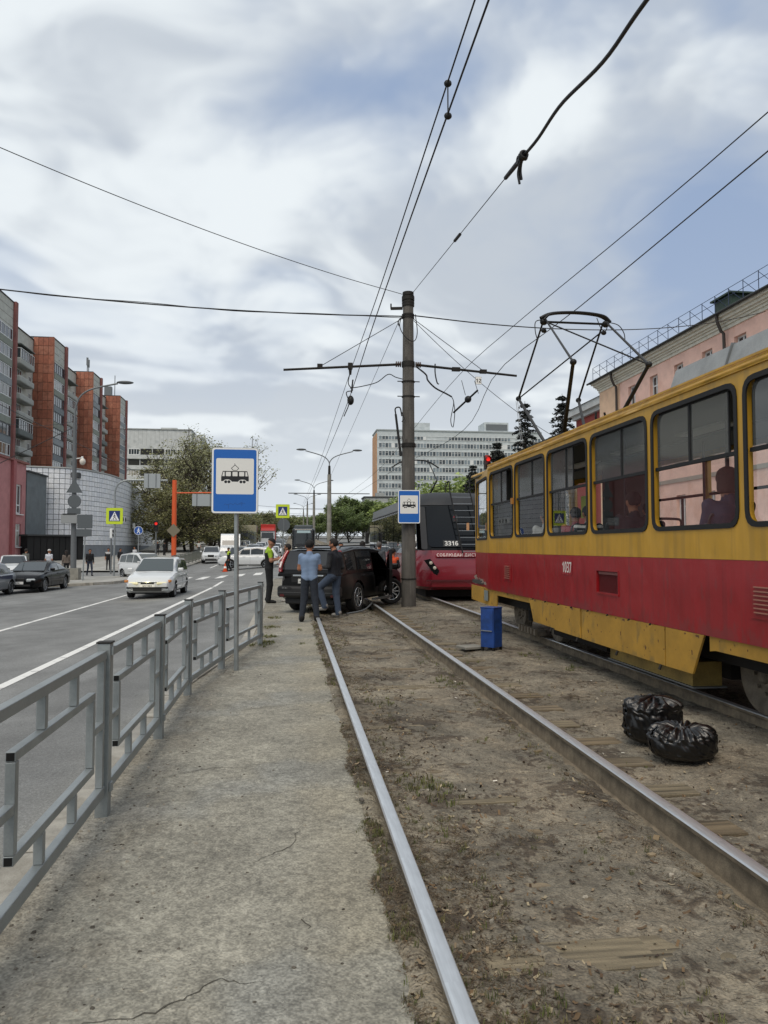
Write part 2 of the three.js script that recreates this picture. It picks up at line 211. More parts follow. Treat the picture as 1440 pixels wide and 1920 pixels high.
{ // kerb stones along the road edge under the railing
  const kerb = new THREE.Group(); kerb.name = numbered('kerb'); kerb.userData.kind = 'structure'; scene.add(kerb);
  const ms = [0x9a978f, 0x92908a, 0xa09c92].map((h, i) => mat(0xffffff, 0.95, { map: grainMap(h, 0.09, 0.9, 256, 110 + i, 0x7f7b72), bumpMap: bumpFine, bumpScale: 0.004 }));
  const r = rng(5);
  for (let d = -2; d < 37; d += 1) { const x0 = curbX(d) - 0.03, x1 = curbX(d + 1) - 0.03; const b = mb().bar([x0, -0.17 + (r() - 0.5) * 0.015, -d - 0.006], [x1, -0.17 + (r() - 0.5) * 0.012, -d - 0.994], 0.18, 0.37, 0.014); b.build('kerb_stone', ms[r() * 3 | 0], kerb); }
  // far kerbs
  for (let k = 0; k < 12; k++) { const d = 41.5 + k * 1.0; if (d < 49.5) mb().bar([-9.15, roadY(-9.1, d) + 0.03, -d], [-9.15, roadY(-9.1, d + 0.99) + 0.03, -d - 0.99], 0.18, 0.24, 0.015).build('kerb_stone', ms[k % 3], kerb); }
  const cr = [[-9.15, 41.5], [-9.4, 40.7], [-10.2, 40.1], [-11.3, 39.6], [-13, 39.3], [-15, 39.2], [-17, 39.2]];
  for (let k = 0; k < cr.length - 1; k++) mb().bar([cr[k][0], roadY(cr[k][0], 40) + 0.03, -cr[k][1]], [cr[k + 1][0], roadY(cr[k + 1][0], 40) + 0.03, -cr[k + 1][1]], 0.18, 0.24, 0.015).build('kerb_stone', ms[k % 3], kerb);
  for (let d = 60; d < 130; d += 2) mb().bar([-9.25, roadY(-9.1, d) + 0.03, -d], [-9.25, roadY(-9.1, d + 1.98) + 0.03, -d - 1.98], 0.18, 0.24, 0.015).build('kerb_stone', ms[(d / 2) % 3 | 0], kerb);
}
{ // pavements on the far side
  const pm = mat(0xffffff, 0.95, { map: grainMap(0x9b9a95, 0.08, 3, 512, 131, 0x86847d), bumpMap: bumpFine, bumpScale: 0.003 });
  structure('pavement', mergeGeometries([
    sheetGeo(range(0, 1, 30), range(39.25, 50, 20), (u, d) => lerp(-60, pl(d, [[39.25, -15], [39.6, -11.4], [40.1, -10.3], [40.7, -9.5], [41.5, -9.24], [60, -9.24]]), u), paveY),
    sheetGeo([-75, -60, -45, -30, -22, -18, -15, -12, -10, -9.34], dsteps(60, 300, 0.03, 1), null, paveY)]), pm);
  structure('pavement', sheetGeo(range(20.5, 60, 10), range(-10, 37, 12), null, (x, d) => 0.06 + rise(d)), pm);
}
// ---------------------------------------------------------------- sleepers in the bed
{
  const wt = (h, s) => { const b = hexv(h); return tex(256, (u, v) => { const g = fbm(u * 4, v * 60, 4, 0, s), c = vn(u * 3, v * 110, 0, s + 3); const k = 0.8 + 0.5 * (g - 0.5) + (c > 0.8 ? -0.22 : 0); return b.map(q => q * k); }, 1.4); };
  const ms = [0x8d7f68, 0x86775f, 0x93876f].map((h, i) => mat(0xffffff, 0.95, { map: wt(h, 140 + i * 7), bumpMap: bumpFine, bumpScale: 0.006 }));
  const r = rng(77);
  for (let k = 0; k < 40; k++) {
    const d = 1.55 + k * 0.62 + (r() - 0.5) * 0.1; if (d > 24) break;
    const y = -0.026 + (r() - 0.5) * 0.014, e = 2.6 + (r() - 0.5) * 0.2;
    const sw = 0.2 + r() * 0.03, sr = (r() - 0.5) * 0.02; mb().rbox(0.93, y - 0.06, -d, 1.86, 0.12, sw, 0.012, sr).rbox((e + 2.2) / 2, y - 0.06, -d, e - 2.2, 0.12, sw, 0.012, sr).rbox(1.3, y - 0.16, -d, e, 0.08, sw - 0.01, 0.01, sr).build('sleeper', ms[k % 3], trackBed);
    if (d > 3) { const a = 3.42 + (r() - 0.5) * 0.2; mb().rbox((a + 6.2) / 2, y - 0.07, -d - 0.2, 6.2 - a, 0.12, 0.21, 0.012, (r() - 0.5) * 0.03).build('sleeper', ms[(k + 1) % 3], trackBed); }
  }
}
// ---------------------------------------------------------------- rails
{
  const prof = [[-0.072, -0.1], [-0.072, -0.085], [-0.02, -0.062], [-0.009, 0.055], [-0.034, 0.068], [-0.037, 0.09], [-0.031, 0.0985], [-0.016, 0.1005], [0.016, 0.1005], [0.031, 0.0985], [0.037, 0.09], [0.034, 0.068], [0.009, 0.055], [0.02, -0.062], [0.072, -0.085], [0.072, -0.1]];
  const rust = grainMap(0x756a59, 0.16, 0.5, 256, 150, 0x8a7f6b);
  const side = mat(0xffffff, 0.9, { map: rust, bumpMap: bumpFine, bumpScale: 0.002 });
  const top = mat(0xe9ebec, 0.44, { metalness: 0.92, map: tex(256, (u, v) => { const k = 0.93 + 0.12 * (fbm(u * 3, v * 50, 4, 0, 19) - 0.5) + 0.05 * (fbm(u * 9, v * 9, 3, 0, 20) - 0.5); return [k, k, k]; }, 0.5) });
  function rail(X, label, crossing) {
    const ds = [-5, 0, 5, 10, 20, 30, 40, 48, 54, 60, 66, 72, 80, 100, 140, 200, 300, 420];
    function part(name, ids, m, parent) { const pos = [], idx = []; for (const d of ds) for (const k of ids) pos.push(X + prof[k][0], rise(d) + prof[k][1] , -d); const n = ids.length; for (let j = 0; j < ds.length - 1; j++) for (let i = 0; i < n - 1; i++) { const a = j * n + i; idx.push(a, a + n, a + 1, a + 1, a + n, a + n + 1); } let g = new THREE.BufferGeometry(); g.setAttribute('position', new THREE.Float32BufferAttribute(pos, 3)); g.setIndex(idx); g = g.toNonIndexed(); g.computeVertexNormals(); g = toCreasedNormals(g, 0.6); const uv = []; for (let i = 0; i < g.attributes.position.count; i++) uv.push(g.attributes.position.getZ(i), g.attributes.position.getX(i) + g.attributes.position.getY(i)); g.setAttribute('uv', new THREE.Float32BufferAttribute(uv, 2)); return mesh(name, g, m, parent); }
    const o = thing('rail', label, 'rail', [0, 0, 0], 0, 'tram rails');
    part('web_and_foot', [0, 1, 2, 3, 4, 5], side, o); part('running_surface', [5, 6, 7, 8, 9, 10], top, o); part('web_and_foot', [10, 11, 12, 13, 14, 15], side, o);
  }
  rail(0.545, 'bright steel rail beside the walkway, the nearest rail'); rail(2.11, 'steel rail under the front wheel of the black SUV, with its dusty web showing');
  rail(4.08, 'brown steel rail under the near wheels of the red and yellow tram'); rail(5.67, 'steel rail under the far wheels of the red and yellow tram');
}
// ---------------------------------------------------------------- what lies on the dirt: dry grass, litter, clods
{
  const r = rng(2024);
  function inst(name, label, geo, m, list, cols) { const o = new THREE.InstancedMesh(geo, m, list.length); o.name = numbered(name); tag(o, label, null, null, 'stuff'); const q = new THREE.Quaternion(), e = new THREE.Euler(), c = new THREE.Color(); list.forEach((t, i) => { e.set(t.rx || 0, t.ry, t.rz || 0); q.setFromEuler(e); o.setMatrixAt(i, new THREE.Matrix4().compose(V(t.x, t.y, t.z), q, V(t.s, t.sy || t.s, t.s2 || t.s))); const h = cols[r() * cols.length | 0]; c.setHex(h); c.multiplyScalar(0.7 + r() * 0.6); o.setColorAt(i, c); }); o.castShadow = o.receiveShadow = true; scene.add(o); return o; }
  // tuft of bent blades
  function tuft(n, seed, spread, lie) { const q = rng(seed), pos = []; for (let k = 0; k < n; k++) { const a = q() * 6.28, l = 0.45 + q() * 0.75, w = 0.035 + q() * 0.03, ox = (q() - 0.5) * spread, oz = (q() - 0.5) * spread, le = lie * (0.3 + q()); const dx = Math.cos(a), dz = Math.sin(a), nx = -dz * w, nz = dx * w; const m = [ox + dx * l * le * 0.45, l * 0.6 * (1 - le * 0.35), oz + dz * l * le * 0.45], t = [ox + dx * l * le, l * Math.max(0.05, 1 - le * 0.9), oz + dz * l * le]; pos.push(ox - nx, -0.03, oz - nz, ox + nx, -0.03, oz + nz, m[0] + nx * 0.7, m[1], m[2] + nz * 0.7, ox - nx, -0.03, oz - nz, m[0] + nx * 0.7, m[1], m[2] + nz * 0.7, m[0] - nx * 0.7, m[1], m[2] - nz * 0.7, m[0] - nx * 0.7, m[1], m[2] - nz * 0.7, m[0] + nx * 0.7, m[1], m[2] + nz * 0.7, ...t); } const g = new THREE.BufferGeometry(); g.setAttribute('position', new THREE.Float32BufferAttribute(pos, 3)); g.computeVertexNormals(); return boxUV(g); }
  const gm = mat(0xffffff, 1, { side: THREE.DoubleSide });
  const pickD = () => 1.6 * Math.pow(22 / 1.6, r());
  const flat = [], green = [];
  for (let k = 0; k < 30000; k++) {
    const d = pickD(); let x, dens;
    const w = r();
    if (w < 0.22) { x = 0.36 + r() * 0.14; dens = 1.0 * sstep(0.34, 0.55, fbm(x * 3, d * 1.5, 3, 0, 201)); } else if (w < 0.4) { x = 0.6 + r() * 0.35; dens = 0.9 * sstep(0.36, 0.55, fbm(x * 2, d * 1.3, 3, 0, 203)); } else if (w < 0.48) { x = 1.8 + r() * 0.3; dens = 0.5; } else { x = 0.6 + r() * 4.2; dens = 1.0 * sstep(0.47, 0.62, fbm(x * 1.6, d * 1.6, 4, 0, 205)); }
    if (Math.abs(x - 0.545) < 0.05 || Math.abs(x - 2.11) < 0.08 || Math.abs(x - 4.08) < 0.09) continue;
    if (r() > dens) continue;
    const gr = sstep(0.52, 0.66, fbm(x * 1.3 + 5, d * 0.9, 3, 0, 207)), s = (0.018 + 0.026 * r()) * (0.8 + d * 0.035);
    const t = { x, y: bedY(x, d), z: -d, ry: r() * 6.28, s: s, sy: s * (0.2 + 0.4 * r()) };
    if (r() < 0.05 + 0.2 * gr) { t.sy = s * (0.6 + 0.7 * r()); green.push(t); } else flat.push(t);
  }
  // a few bigger weeds
  for (const [x, d, n] of [[0.86, 4.9, 26], [0.95, 4.75, 18], [1.75, 8.4, 14], [1.85, 8.6, 10], [0.9, 7.5, 12], [-0.42, 12.2, 40], [-0.38, 13.0, 36], [-0.5, 11.9, 20], [-0.36, 14.5, 30], [-0.35, 16.5, 30], [3.4, 10.4, 14], [3.3, 12.8, 12], [3.6, 9.2, 10], [0.3, 12, 30], [0.28, 14, 30], [2.5, 13.5, 10]])
    for (let k = 0; k < n; k++) { const a = r() * 6.28, q = Math.sqrt(r()) * 0.16, X = x + Math.cos(a) * q, D = d + Math.sin(a) * q * 1.6; green.push({ x: X, y: X < 0.2 ? pathY(X, D) : bedY(X, D), z: -D, ry: r() * 6.28, s: 0.05 + r() * 0.03, sy: 0.025 + r() * 0.03 }); }
  inst('dry_grass', 'flattened brown dry grass over the dirt of the track bed', tuft(10, 5, 1.0, 1.0), gm, flat, [0x5f5240, 0x52463a, 0x6f624f, 0x443a30, 0x665945, 0x4c4636]);
  inst('green_grass', 'short green grass and weeds beside the rails', tuft(9, 8, 0.7, 0.45), gm, green, [0x5b6236, 0x676b3e, 0x4c5230, 0x6f6a45, 0x5c5a38]);
  // leaf and bark litter
  const fl = new THREE.PlaneGeometry(1, 1, 2, 1); fl.rotateX(-Math.PI / 2); { const p = fl.attributes.position; for (let i = 0; i < p.count; i++) if (Math.abs(p.getX(i)) > 0.4) p.setY(i, 0.22); fl.computeVertexNormals(); }
  const leaves = []; for (let k = 0; k < 9000; k++) { const d = pickD(), x = r() < 0.3 ? 0.15 + r() * 1.0 : 0.6 + r() * 4.4; if (fbm(x * 2, d * 2, 3, 0, 211) < 0.45 && r() < 0.6) continue; if (Math.abs(x - 0.545) < 0.06 || Math.abs(x - 2.11) < 0.09) continue; const s = 0.008 + 0.022 * r() * r(); leaves.push({ x, y: bedY(x, d) + 0.004, z: -d, ry: r() * 6.28, rx: (r() - 0.5) * 0.9, rz: (r() - 0.5) * 0.9, s: s * (1 + r()), sy: s, s2: s * 0.6 }); }
  inst('leaf_litter', 'dead leaves and bark scraps scattered over the dirt', fl, mat(0xffffff, 0.95, { side: THREE.DoubleSide }), leaves, [0x4b3b2b, 0x6b573f, 0x80705a, 0x3a2f26, 0x5a4a38, 0x948870]);
  const ico = new THREE.IcosahedronGeometry(0.5, 1); { const p = ico.attributes.position; for (let i = 0; i < p.count; i++) { const k = 0.75 + 0.5 * hash2(Math.round(p.getX(i) * 99), Math.round(p.getY(i) * 99), Math.round(p.getZ(i) * 99)); p.setXYZ(i, p.getX(i) * k, p.getY(i) * k * 0.75, p.getZ(i) * k); } ico.computeVertexNormals(); }
  const st = []; for (let k = 0; k < 4200; k++) { const d = pickD(); let x, y; const w = r(); if (w < 0.45) { x = curbX(d) + 0.08 + Math.abs(r() + r() - 1) * 0.7; y = pathY(x, d); } else if (w < 0.62) { x = curbX(d) + 0.1 + r() * 1.5; y = pathY(x, d); } else { x = 0.1 + r() * 4.6; y = bedY(x, d); } if (Math.abs(x - 0.545) < 0.06 || Math.abs(x - 2.11) < 0.09 || (Math.abs(x) < 0.3 && r() < 0.4)) continue; const s = 0.004 + 0.012 * Math.pow(r(), 3) * (w > 0.62 ? 2 : 1.3); st.push({ x, y, z: -d, ry: r() * 6.28, rx: r() * 3, s, sy: s * 0.8, s2: s * (0.7 + r() * 0.6) }); }
  for (const [x, d, s] of [[0.43, 4.55, 0.035], [0.405, 4.6, 0.022], [0.95, 2.95, 0.03], [-0.98, 5.4, 0.02], [0.98, 4.05, 0.02]]) st.push({ x, y: 0.02, z: -d, ry: 1, s, sy: s, s2: s });
  inst('pebbles', 'small stones and dirt clods on the walkway and track bed', ico, mat(0xffffff, 0.95), st, [0x7c776d, 0x68635b, 0x8a8478, 0x57524a, 0x979184]);
  const wh = []; for (let k = 0; k < 46; k++) { const d = 2 + r() * 7, x = r() < 0.5 ? 0.2 + r() * 0.25 : 0.65 + r() * 3.2; if (Math.abs(x - 2.11) < 0.1) continue; wh.push({ x, y: bedY(x, d) + 0.008, z: -d, ry: r() * 6.28, rz: (r() - 0.5) * 0.5, s: 0.028, sy: 0.008, s2: 0.008 }); }
  inst('cigarette_butts', 'white cigarette butts and paper scraps scattered among the rails', new THREE.CylinderGeometry(0.5, 0.5, 1, 6).rotateZ(Math.PI / 2), mat(0xffffff, 0.9), wh, [0xcfcac0, 0xbdb6aa, 0xd8d2c6]);
  // bits of broken sleeper beside the rail
  const chips = []; for (let k = 0; k < 26; k++) { const d = 2.2 + r() * 6, x = 1.78 + r() * 0.26; chips.push({ x, y: bedY(x, d) + 0.006, z: -d, ry: r() * 6.28, rz: (r() - 0.5) * 0.4, s: 0.02 + r() * 0.05, sy: 0.009, s2: 0.014 + r() * 0.02 }); }
  inst('wood_chips', 'splintered sleeper chips along the inner side of the rail', new THREE.BoxGeometry(1, 1, 1), mat(0xffffff, 0.95), chips, [0x75664f, 0x5f523f, 0x857760]);
}
// ---------------------------------------------------------------- buildings
const winCache = {};
function winGeo(w, h, cols, t = 0.07, transom = 0) {
  const k = [w, h, cols, t, transom].join(); if (winCache[k]) return winCache[k];
  const f = mb(); f.box(0, t / 2, 0, w, t, 0.09).box(0, h - t / 2, 0, w, t, 0.09);
  for (let i = 0; i <= cols; i++) f.box(-w / 2 + t / 2 + (w - t) * i / cols, h / 2, 0, t, h - 2 * t, 0.088);
  if (transom) f.box(0, h * transom, 0, w - 2 * t, t * 0.9, 0.084);
  const g = mb().box(0, h / 2, -0.01, w - t, h - t, 0.02);
  return winCache[k] = [f.geo(), g.geo()];
}
const rW = rng(404);
const paneMats = [0x20272c, 0x2b343a, 0x3b4448, 0x171c20, 0x4a5052].map(c => new THREE.MeshPhysicalMaterial({ color: c, roughness: 0.06, ior: 1.55, clearcoat: 0.5 }));
const curtain = mat(0xa9a59b, 0.9);
function addWindow(parent, w, h, cols, pos, ry = 0, o = {}) {
  const [f, g] = winGeo(w, h, cols, o.t, o.transom);
  const a = mesh('window', f, o.frame || M.pvc, parent); a.position.set(...pos); a.rotation.y = ry;
  mesh('pane', g, rW() < 0.1 ? curtain : paneMats[rW() * 5 | 0], a); return a;
}
const plaster = (hex, s, tint, metres = 5) => mat(0xffffff, 0.95, { map: grainMap(hex, 0.045, metres, 512, s, tint), bumpMap: bumpFine, bumpScale: 0.004 });
const B = {};
B.panel = plaster(0xbdbeb7, 301, 0xafb0aa, 4); B.panel2 = plaster(0xa0a3a1, 303, 0x909392, 4); B.white = plaster(0xc2c5c4, 305, 0xb0b4b4, 6); B.pinkTrim = plaster(0x8d5d58, 307, 0x7a514d);
B.redTiles = [0x9c604a, 0xa76b54, 0x905642, 0x9a6450].map((h, i) => mat(0xffffff, 0.7, { map: grainMap(h, 0.09, 2.3, 256, 310 + i, 0x84503c) }));
B.joint = mat(0x4f4038, 0.95);
B.roof = mat(0x3d3f40, 0.85);

{ // long apartment block with red tiled stair towers
  const o = thing('apartment_block', 'tall grey panel apartment block with red tiled tower ends at left', 'building');
  const XP = -40.5, XR = -43.7, top = 37.2, P = [[-96, -113.3], [-130.8, -137.9], [-155.9, -162.5], [-180, -186.8]], FL = 2.8, y0 = 33.2;
  const wall = mb(), r = rng(9);
  P.forEach(([a, b], i) => { wall.span(XP - 14, XP, -1, top, a, b); if (i < 3) wall.span(XP - 14, XR, -1, top - 0.55, b, P[i + 1][0]); });
  wall.build('wall', B.panel, o);
  const cap = mb(); P.forEach(([a, b], i) => { cap.span(XP - 14.1, XP + 0.12, top, top + 0.14, a + 0.12, b - 0.12); if (i < 3) cap.span(XP - 14.05, XR + 0.15, top - 0.55, top - 0.42, b - 0.14, P[i + 1][0] - 0.02); }); cap.build('parapet', B.roof, o);
  const seam = mb(); // panel joints on the attic band and between storeys
  const spandrel = [plaster(0x7f8589, 331), plaster(0x92979a, 332), plaster(0x8a8f86, 333)];
  const bal = plaster(0xa6a8a4, 335), balDark = plaster(0x6f7472, 336);
  P.forEach(([a, b], i) => {
    const L = a - b, n = i ? 1 : 2, w = L / n - 1.5;
    for (let f = 0; f < 12; f++) { const y = y0 - 1.75 - f * FL; if (y < 1) break; for (let k = 0; k < n; k++) { const zc = a - 0.35 - (k + 0.5) * (L - 0.9) / n; addWindow(o, w, 1.7, 5, [XP + 0.06, y, zc], Math.PI / 2, { t: 0.11, frame: r() < 0.75 ? M.pvc : M.signBack }); mb().box(XP + 0.09, y - 0.55, zc, 0.12, 0.98, w + 0.1).build('spandrel', spandrel[r() * 3 | 0], o); } }
    addWindow(o, 0.45, 1.1, 1, [XP + 0.05, y0 + 1.0, (a + b) / 2], Math.PI / 2);
    mb().span(XP - 0.3, XP + 0.42, -1, top + 0.2, b + 0.75, b - 0.06).build('pilaster', B.pinkTrim, o);
    if (i) { // red tiled end wall, laid tile by tile
      const rows = 22, cols = 4, x0 = XR + 0.02, tw = (XP + 0.1 - x0) / cols, th = (top + 0.1 - 3) / rows;
      mb().span(x0, XP + 0.08, 3, top + 0.06, a + 0.06, a + 0.002).build('tile_backing', B.joint, o);
      for (let j = 0; j < rows; j++) for (let k = 0; k < cols; k++) mb().box(x0 + (k + 0.5) * tw, 3 + (j + 0.5) * th, a + 0.08 + r() * 0.02, tw - 0.05, th - 0.07, 0.05).build('facing_tile', B.redTiles[(r() * 4) | 0], o);
      mb().span(XP + 0.1, XP + 0.16, 3, top + 0.12, a + 0.1, a - 0.3).build('tile_edge', B.redTiles[1], o);
    }
    if (i < 3) { // recess with stacked balconies
      const zb = b - 0.4, L2 = b - P[i + 1][0];
      for (let f = 0; f < 12; f++) {
        const y = y0 - 1.9 - f * FL; if (y < 1) break;
        const zc = b - L2 * 0.62, glazed = r() < (i === 0 ? 0.6 : 0.35), sh = mb().rbox(XR + 0.72, y - 0.5, zc, 1.5, 1.05, 6.4, 0.25, 0, 3); const slab = sh.build('balcony', r() < 0.6 ? bal : balDark, o);
        if (glazed) { const fr = mb(); for (let k = 0; k <= 6; k++) fr.box(XR + 1.38, y + 0.75, zc - 3 + k, 0.07, 1.5, 0.07); fr.box(XR + 1.38, y + 1.52, zc, 0.1, 0.1, 6.1); fr.box(XR + 0.7, y + 1.52, zc + 3.05, 1.4, 0.1, 0.1); for (let k = 0; k < 3; k++) fr.box(XR + 0.2 + k * 0.6, y + 0.75, zc + 3.05, 0.07, 1.5, 0.07); fr.build('balcony_glazing', M.pvc, slab); mb().span(XR + 0.05, XR + 1.34, y + 0.03, y + 1.5, zc - 2.98, zc + 2.98).build('pane', paneMats[r() * 3 | 0], slab); }
        else { addWindow(o, 2.6, 1.7, 3, [XR + 0.05, y - 0.1, zc], Math.PI / 2, { t: 0.11 }); }
        addWindow(o, 1.1, 1.5, 2, [XR + 0.05, y, zc - 5.1], Math.PI / 2, { t: 0.09 }); addWindow(o, 1.1, 1.5, 2, [XR + 0.05, y, b - 2.0], Math.PI / 2, { t: 0.09 });
        if (f === 0) mb().rbox(XR + 0.72, y + FL - 0.6, zc, 1.5, 0.18, 6.4, 0.05).build('balcony_roof', balDark, o);
      }
    }
  });
  for (let y = y0 + 0.35; y < top; y += 1.25) for (const [a, b] of P) seam.span(XP + 0.001, XP + 0.012, y - 0.02, y + 0.02, a - 0.1, b + 0.8);
  seam.build('panel_joint', B.joint, o);
  const ant = mb(); for (const [z, h] of [[-157.6, 3.4], [-158.6, 3.2], [-181.5, 5.2]]) ant.rod([XP - 1.5, top, z], [XP - 1.5, top + h, z], 0.09); ant.box(XP - 1.5, top + 2.6, -157.6, 0.35, 1.6, 0.25).box(XP - 1.5, top + 2.4, -158.6, 0.35, 1.6, 0.25).box(XP - 2.8, top + 1.2, -180.8, 1.6, 2.2, 1.2); ant.build('aerial', M.greyMetal, o);
}
{ // grey block behind the trees, long side to us
  const o = thing('apartment_block', 'pale grey block with loggia rows behind the leafy trees', 'building', [0, 2.8, -215]);
  const x0 = -50, x1 = -28.5, top = 32;
  mb().span(x0, x1, -4, top, -14, 0).span(x1 + 0.02, -26, -4, top - 1.0, -14, -1.5).span(-37.5, -33, top, top + 1.1, -9, -3).build('wall', B.white, o);
  const st = mb(); for (let x = x0 + 1.1; x < x1; x += 1.15) st.span(x, x + 0.05, top - 4.4, top - 0.1, 0, 0.03); st.build('panel_joint', B.panel2, o);
  mb().span(x0 - 0.2, x1 + 0.2, top, top + 0.25, -14.2, 0.25).build('parapet', B.panel2, o);
  const r = rng(12); const dk = mat(0x2b2c2a, 0.9);
  for (let f = 0; f < 10; f++) { const y = top - 7.2 - f * 3.0; if (y < 0) break;
    mb().span(x0 + 0.5, x1 - 0.4, y - 1.15, y - 0.02, 0, 0.35).build('loggia_parapet', B.white, o);
    for (let k = 0; k < 6; k++) { const xc = x0 + 2.4 + k * 3.35; if (r() < 0.55) addWindow(o, 3.0, 1.7, 4, [xc, y, 0.06], 0, { t: 0.13 }); else mb().box(xc, y + 0.85, 0.02, 3.1, 1.75, 0.06).build('loggia_opening', dk, o); } }
}
{ // white slab of offices beyond the crossing
  const o = thing('office_building', 'long white ten storey office slab beyond the crossing', 'building', [0, 4, -300]);
  const x0 = 34.5, x1 = 104, top = 45.4;
  const wh = plaster(0xbfc6c8, 341, 0xaab2b6, 9);
  mb().span(x0, x1, -6, top, -16, 0).build('wall', wh, o);
  mb().span(x0 - 0.25, x0 - 0.02, -6, top - 1, -15.8, -0.3).build('end_wall', plaster(0xc49a78, 343, 0xb58966, 6), o);
  mb().span(x0 - 0.3, x1 + 0.3, top, top + 0.5, -16.2, 0.3).build('parapet', plaster(0xa4abad, 345), o);
  mb().span(49, 57, top + 0.5, top + 4, -12, -3).span(80, 90.5, top + 0.5, top + 4.6, -12, -2).build('roof_house', wh, o);
  mb().span(80.8, 90, top + 1.2, top + 3.8, -2, -1.9).build('roof_louvre', M.greyMetal, o);
  const r = rng(31), tones = [0x3f4950, 0x59646b, 0x77838a, 0x2f383e].map(c => new THREE.MeshPhysicalMaterial({ color: c, roughness: 0.12, clearcoat: 0.4 }));
  for (let f = 0; f < 12; f++) { const y = top - 3.6 - f * 3.32; if (y < 0) break;
    const h = f ? 1.75 : 1.3, fr = mb(), sets = [mb(), mb(), mb(), mb()];
    for (let x = x0 + 0.7; x < x1 - 0.6; x += 1.32) { if (f === 0 && (Math.floor(x / 9) % 4 === 2)) continue; sets[r() * 4 | 0].box(x + 0.6, y + h / 2, 0.03, 1.14, h, 0.05); fr.box(x, y + h / 2, 0.07, 0.16, h, 0.1); if (r() < 0.3) fr.box(x + 0.6, y + h * 0.68, 0.07, 1.1, 0.08, 0.07); if (r() < 0.06) fr.box(x + 0.62, y + h / 2, 0.08, 1.1, h, 0.04); }
    fr.span(x0 + 0.5, x1 - 0.5, y - 0.16, y - 0.02, 0, 0.16); fr.span(x0 + 0.5, x1 - 0.5, y + h + 0.02, y + h + 0.12, 0, 0.12);
    const g = fr.build('window_row', M.pvc, o); sets.forEach((s, i) => { if (s.g.length) s.build('pane', tones[i], g).userData.kind = 'stuff'; }); }
}
{ // pink plaster building on the right
  const o = thing('pink_building', 'pink plastered three storey building with pale cornice and roof railing', 'building');
  const X = 24, zf = -55.3, zn = 6, pink = plaster(0xedc4b4, 351, 0xe4b5a2, 3.5), ochre = plaster(0xe6c3a4, 353, 0xdcb598, 3.5), cream = plaster(0xd6d2c4, 355, 0xc7c2b4, 2);
  const wz = []; for (let k = 0; k < 18; k++) wz.push(-49.8 + k * 3.22);
  const rows = [[11.1, 1.95], [6.9, 2.1], [2.7, 2.1]];
  const holes = []; for (const z of wz) for (const [y, h] of rows) if (z + 0.55 < zn - 0.3) holes.push(rrect(z - 0.55, y, z + 0.55, y + h, 0.01));
  // wall drawn in (z, y), thickness toward +x
  const toX = new THREE.Matrix4().makeBasis(V(0, 0, 1), V(0, 1, 0), V(-1, 0, 0)).setPosition(X + 0.45, 0, 0);
  mb().shape([[-51.75, 1.2], [zn, 1.2], [zn, 13.65], [-51.75, 13.65]], 0.45, toX, holes).build('wall', pink, o);
  mb().span(X - 0.03, X + 0.42, -0.5, 13.65, zf, -51.77).span(X + 0.42, X + 14, -0.5, 13.65, zf, zf + 0.4).build('end_bay', ochre, o);
  mb().span(X - 0.12, X + 0.4, -0.5, 1.19, -51.7, zn).span(X - 0.06, X - 0.005, 5.6, 5.85, -51.7, zn).build('plinth', plaster(0xa39a8f, 357), o);
  mb().span(X + 3, X + 3.2, 0, 13.6, zf + 0.5, zn).span(X + 0.46, X + 3, 5.75, 5.9, zf + 0.5, zn).span(X + 0.46, X + 3, 9.9, 10.05, zf + 0.5, zn).build('inner_wall', mat(0x6a655d, 0.9), o);
  for (const z of wz) for (const [y, h] of rows) if (z + 0.55 < zn - 0.3) { addWindow(o, 1.1, h, 2, [X + 0.26, y, z], -Math.PI / 2, { t: 0.1, transom: 0.66 }); mb().span(X - 0.07, X + 0.2, y - 0.07, y - 0.005, z - 0.62, z + 0.62).build('sill', cream, o); }
  // stepped cornice
  const steps = [[13.65, 13.85, 0.08], [13.85, 14.0, 0.16], [14.0, 14.12, 0.26], [14.12, 14.3, 0.38], [14.3, 14.48, 0.52]];
  const c = mb(); for (const [a, b, p] of steps) c.span(X - p, X + 0.45, a + 0.002, b, zf - p, zn + p); c.build('cornice', cream, o);
  const rf = mb(); const prof = [[X - 0.62, 14.5], [X - 0.62, 14.6], [X + 7, 17.4], [X + 15, 14.6], [X + 15, 14.5]]; rf.shape(prof, zn - zf + 1.8, new THREE.Matrix4().setPosition(0, 0, zf - 0.9)); rf.build('roof', mat(0x2d3833, 0.6, { metalness: 0.3 }), o);
  mb().rod([X - 0.66, 14.5, zf - 0.9], [X - 0.66, 14.5, zn + 0.9], 0.08).build('gutter', mat(0x2b2d2c, 0.6), o);
  // railing with a raker at each post
  const rail = mb(); let first = true; for (let z = zf - 0.6; z < zn; z += 1.32) { rail.rod([X - 0.3, 14.8, z], [X - 0.3, 15.75, z], 0.022, 0.022, 5).rod([X - 0.3, 15.7, z], [X + 0.35, 14.95, z + 0.35], 0.015, 0.015, 4); } for (const y of [15.75, 15.3]) rail.rod([X - 0.3, y, zf - 0.6], [X - 0.3, y, zn], 0.018, 0.018, 4); rail.build('roof_railing', mat(0x2a3a58, 0.6), o);
  mb().span(X + 0.6, X + 1.9, 14.9, 15.9, -40.2, -38.6).span(X + 0.4, X + 2.1, 15.9, 16.0, -40.4, -38.4).build('dormer', mat(0x2c4035, 0.6), o);
  const pipe = mat(0x3a3532, 0.6); for (const z of [-51.9, -38.1, -24.5, -11]) mb().tube([[X - 0.64, 14.42, z], [X - 0.6, 14.1, z], [X - 0.3, 13.4, z], [X - 0.2, 13.0, z], [X - 0.2, 7, z], [X - 0.2, 0.6, z]], 0.09, 30, 7).build('drainpipe', pipe, o);
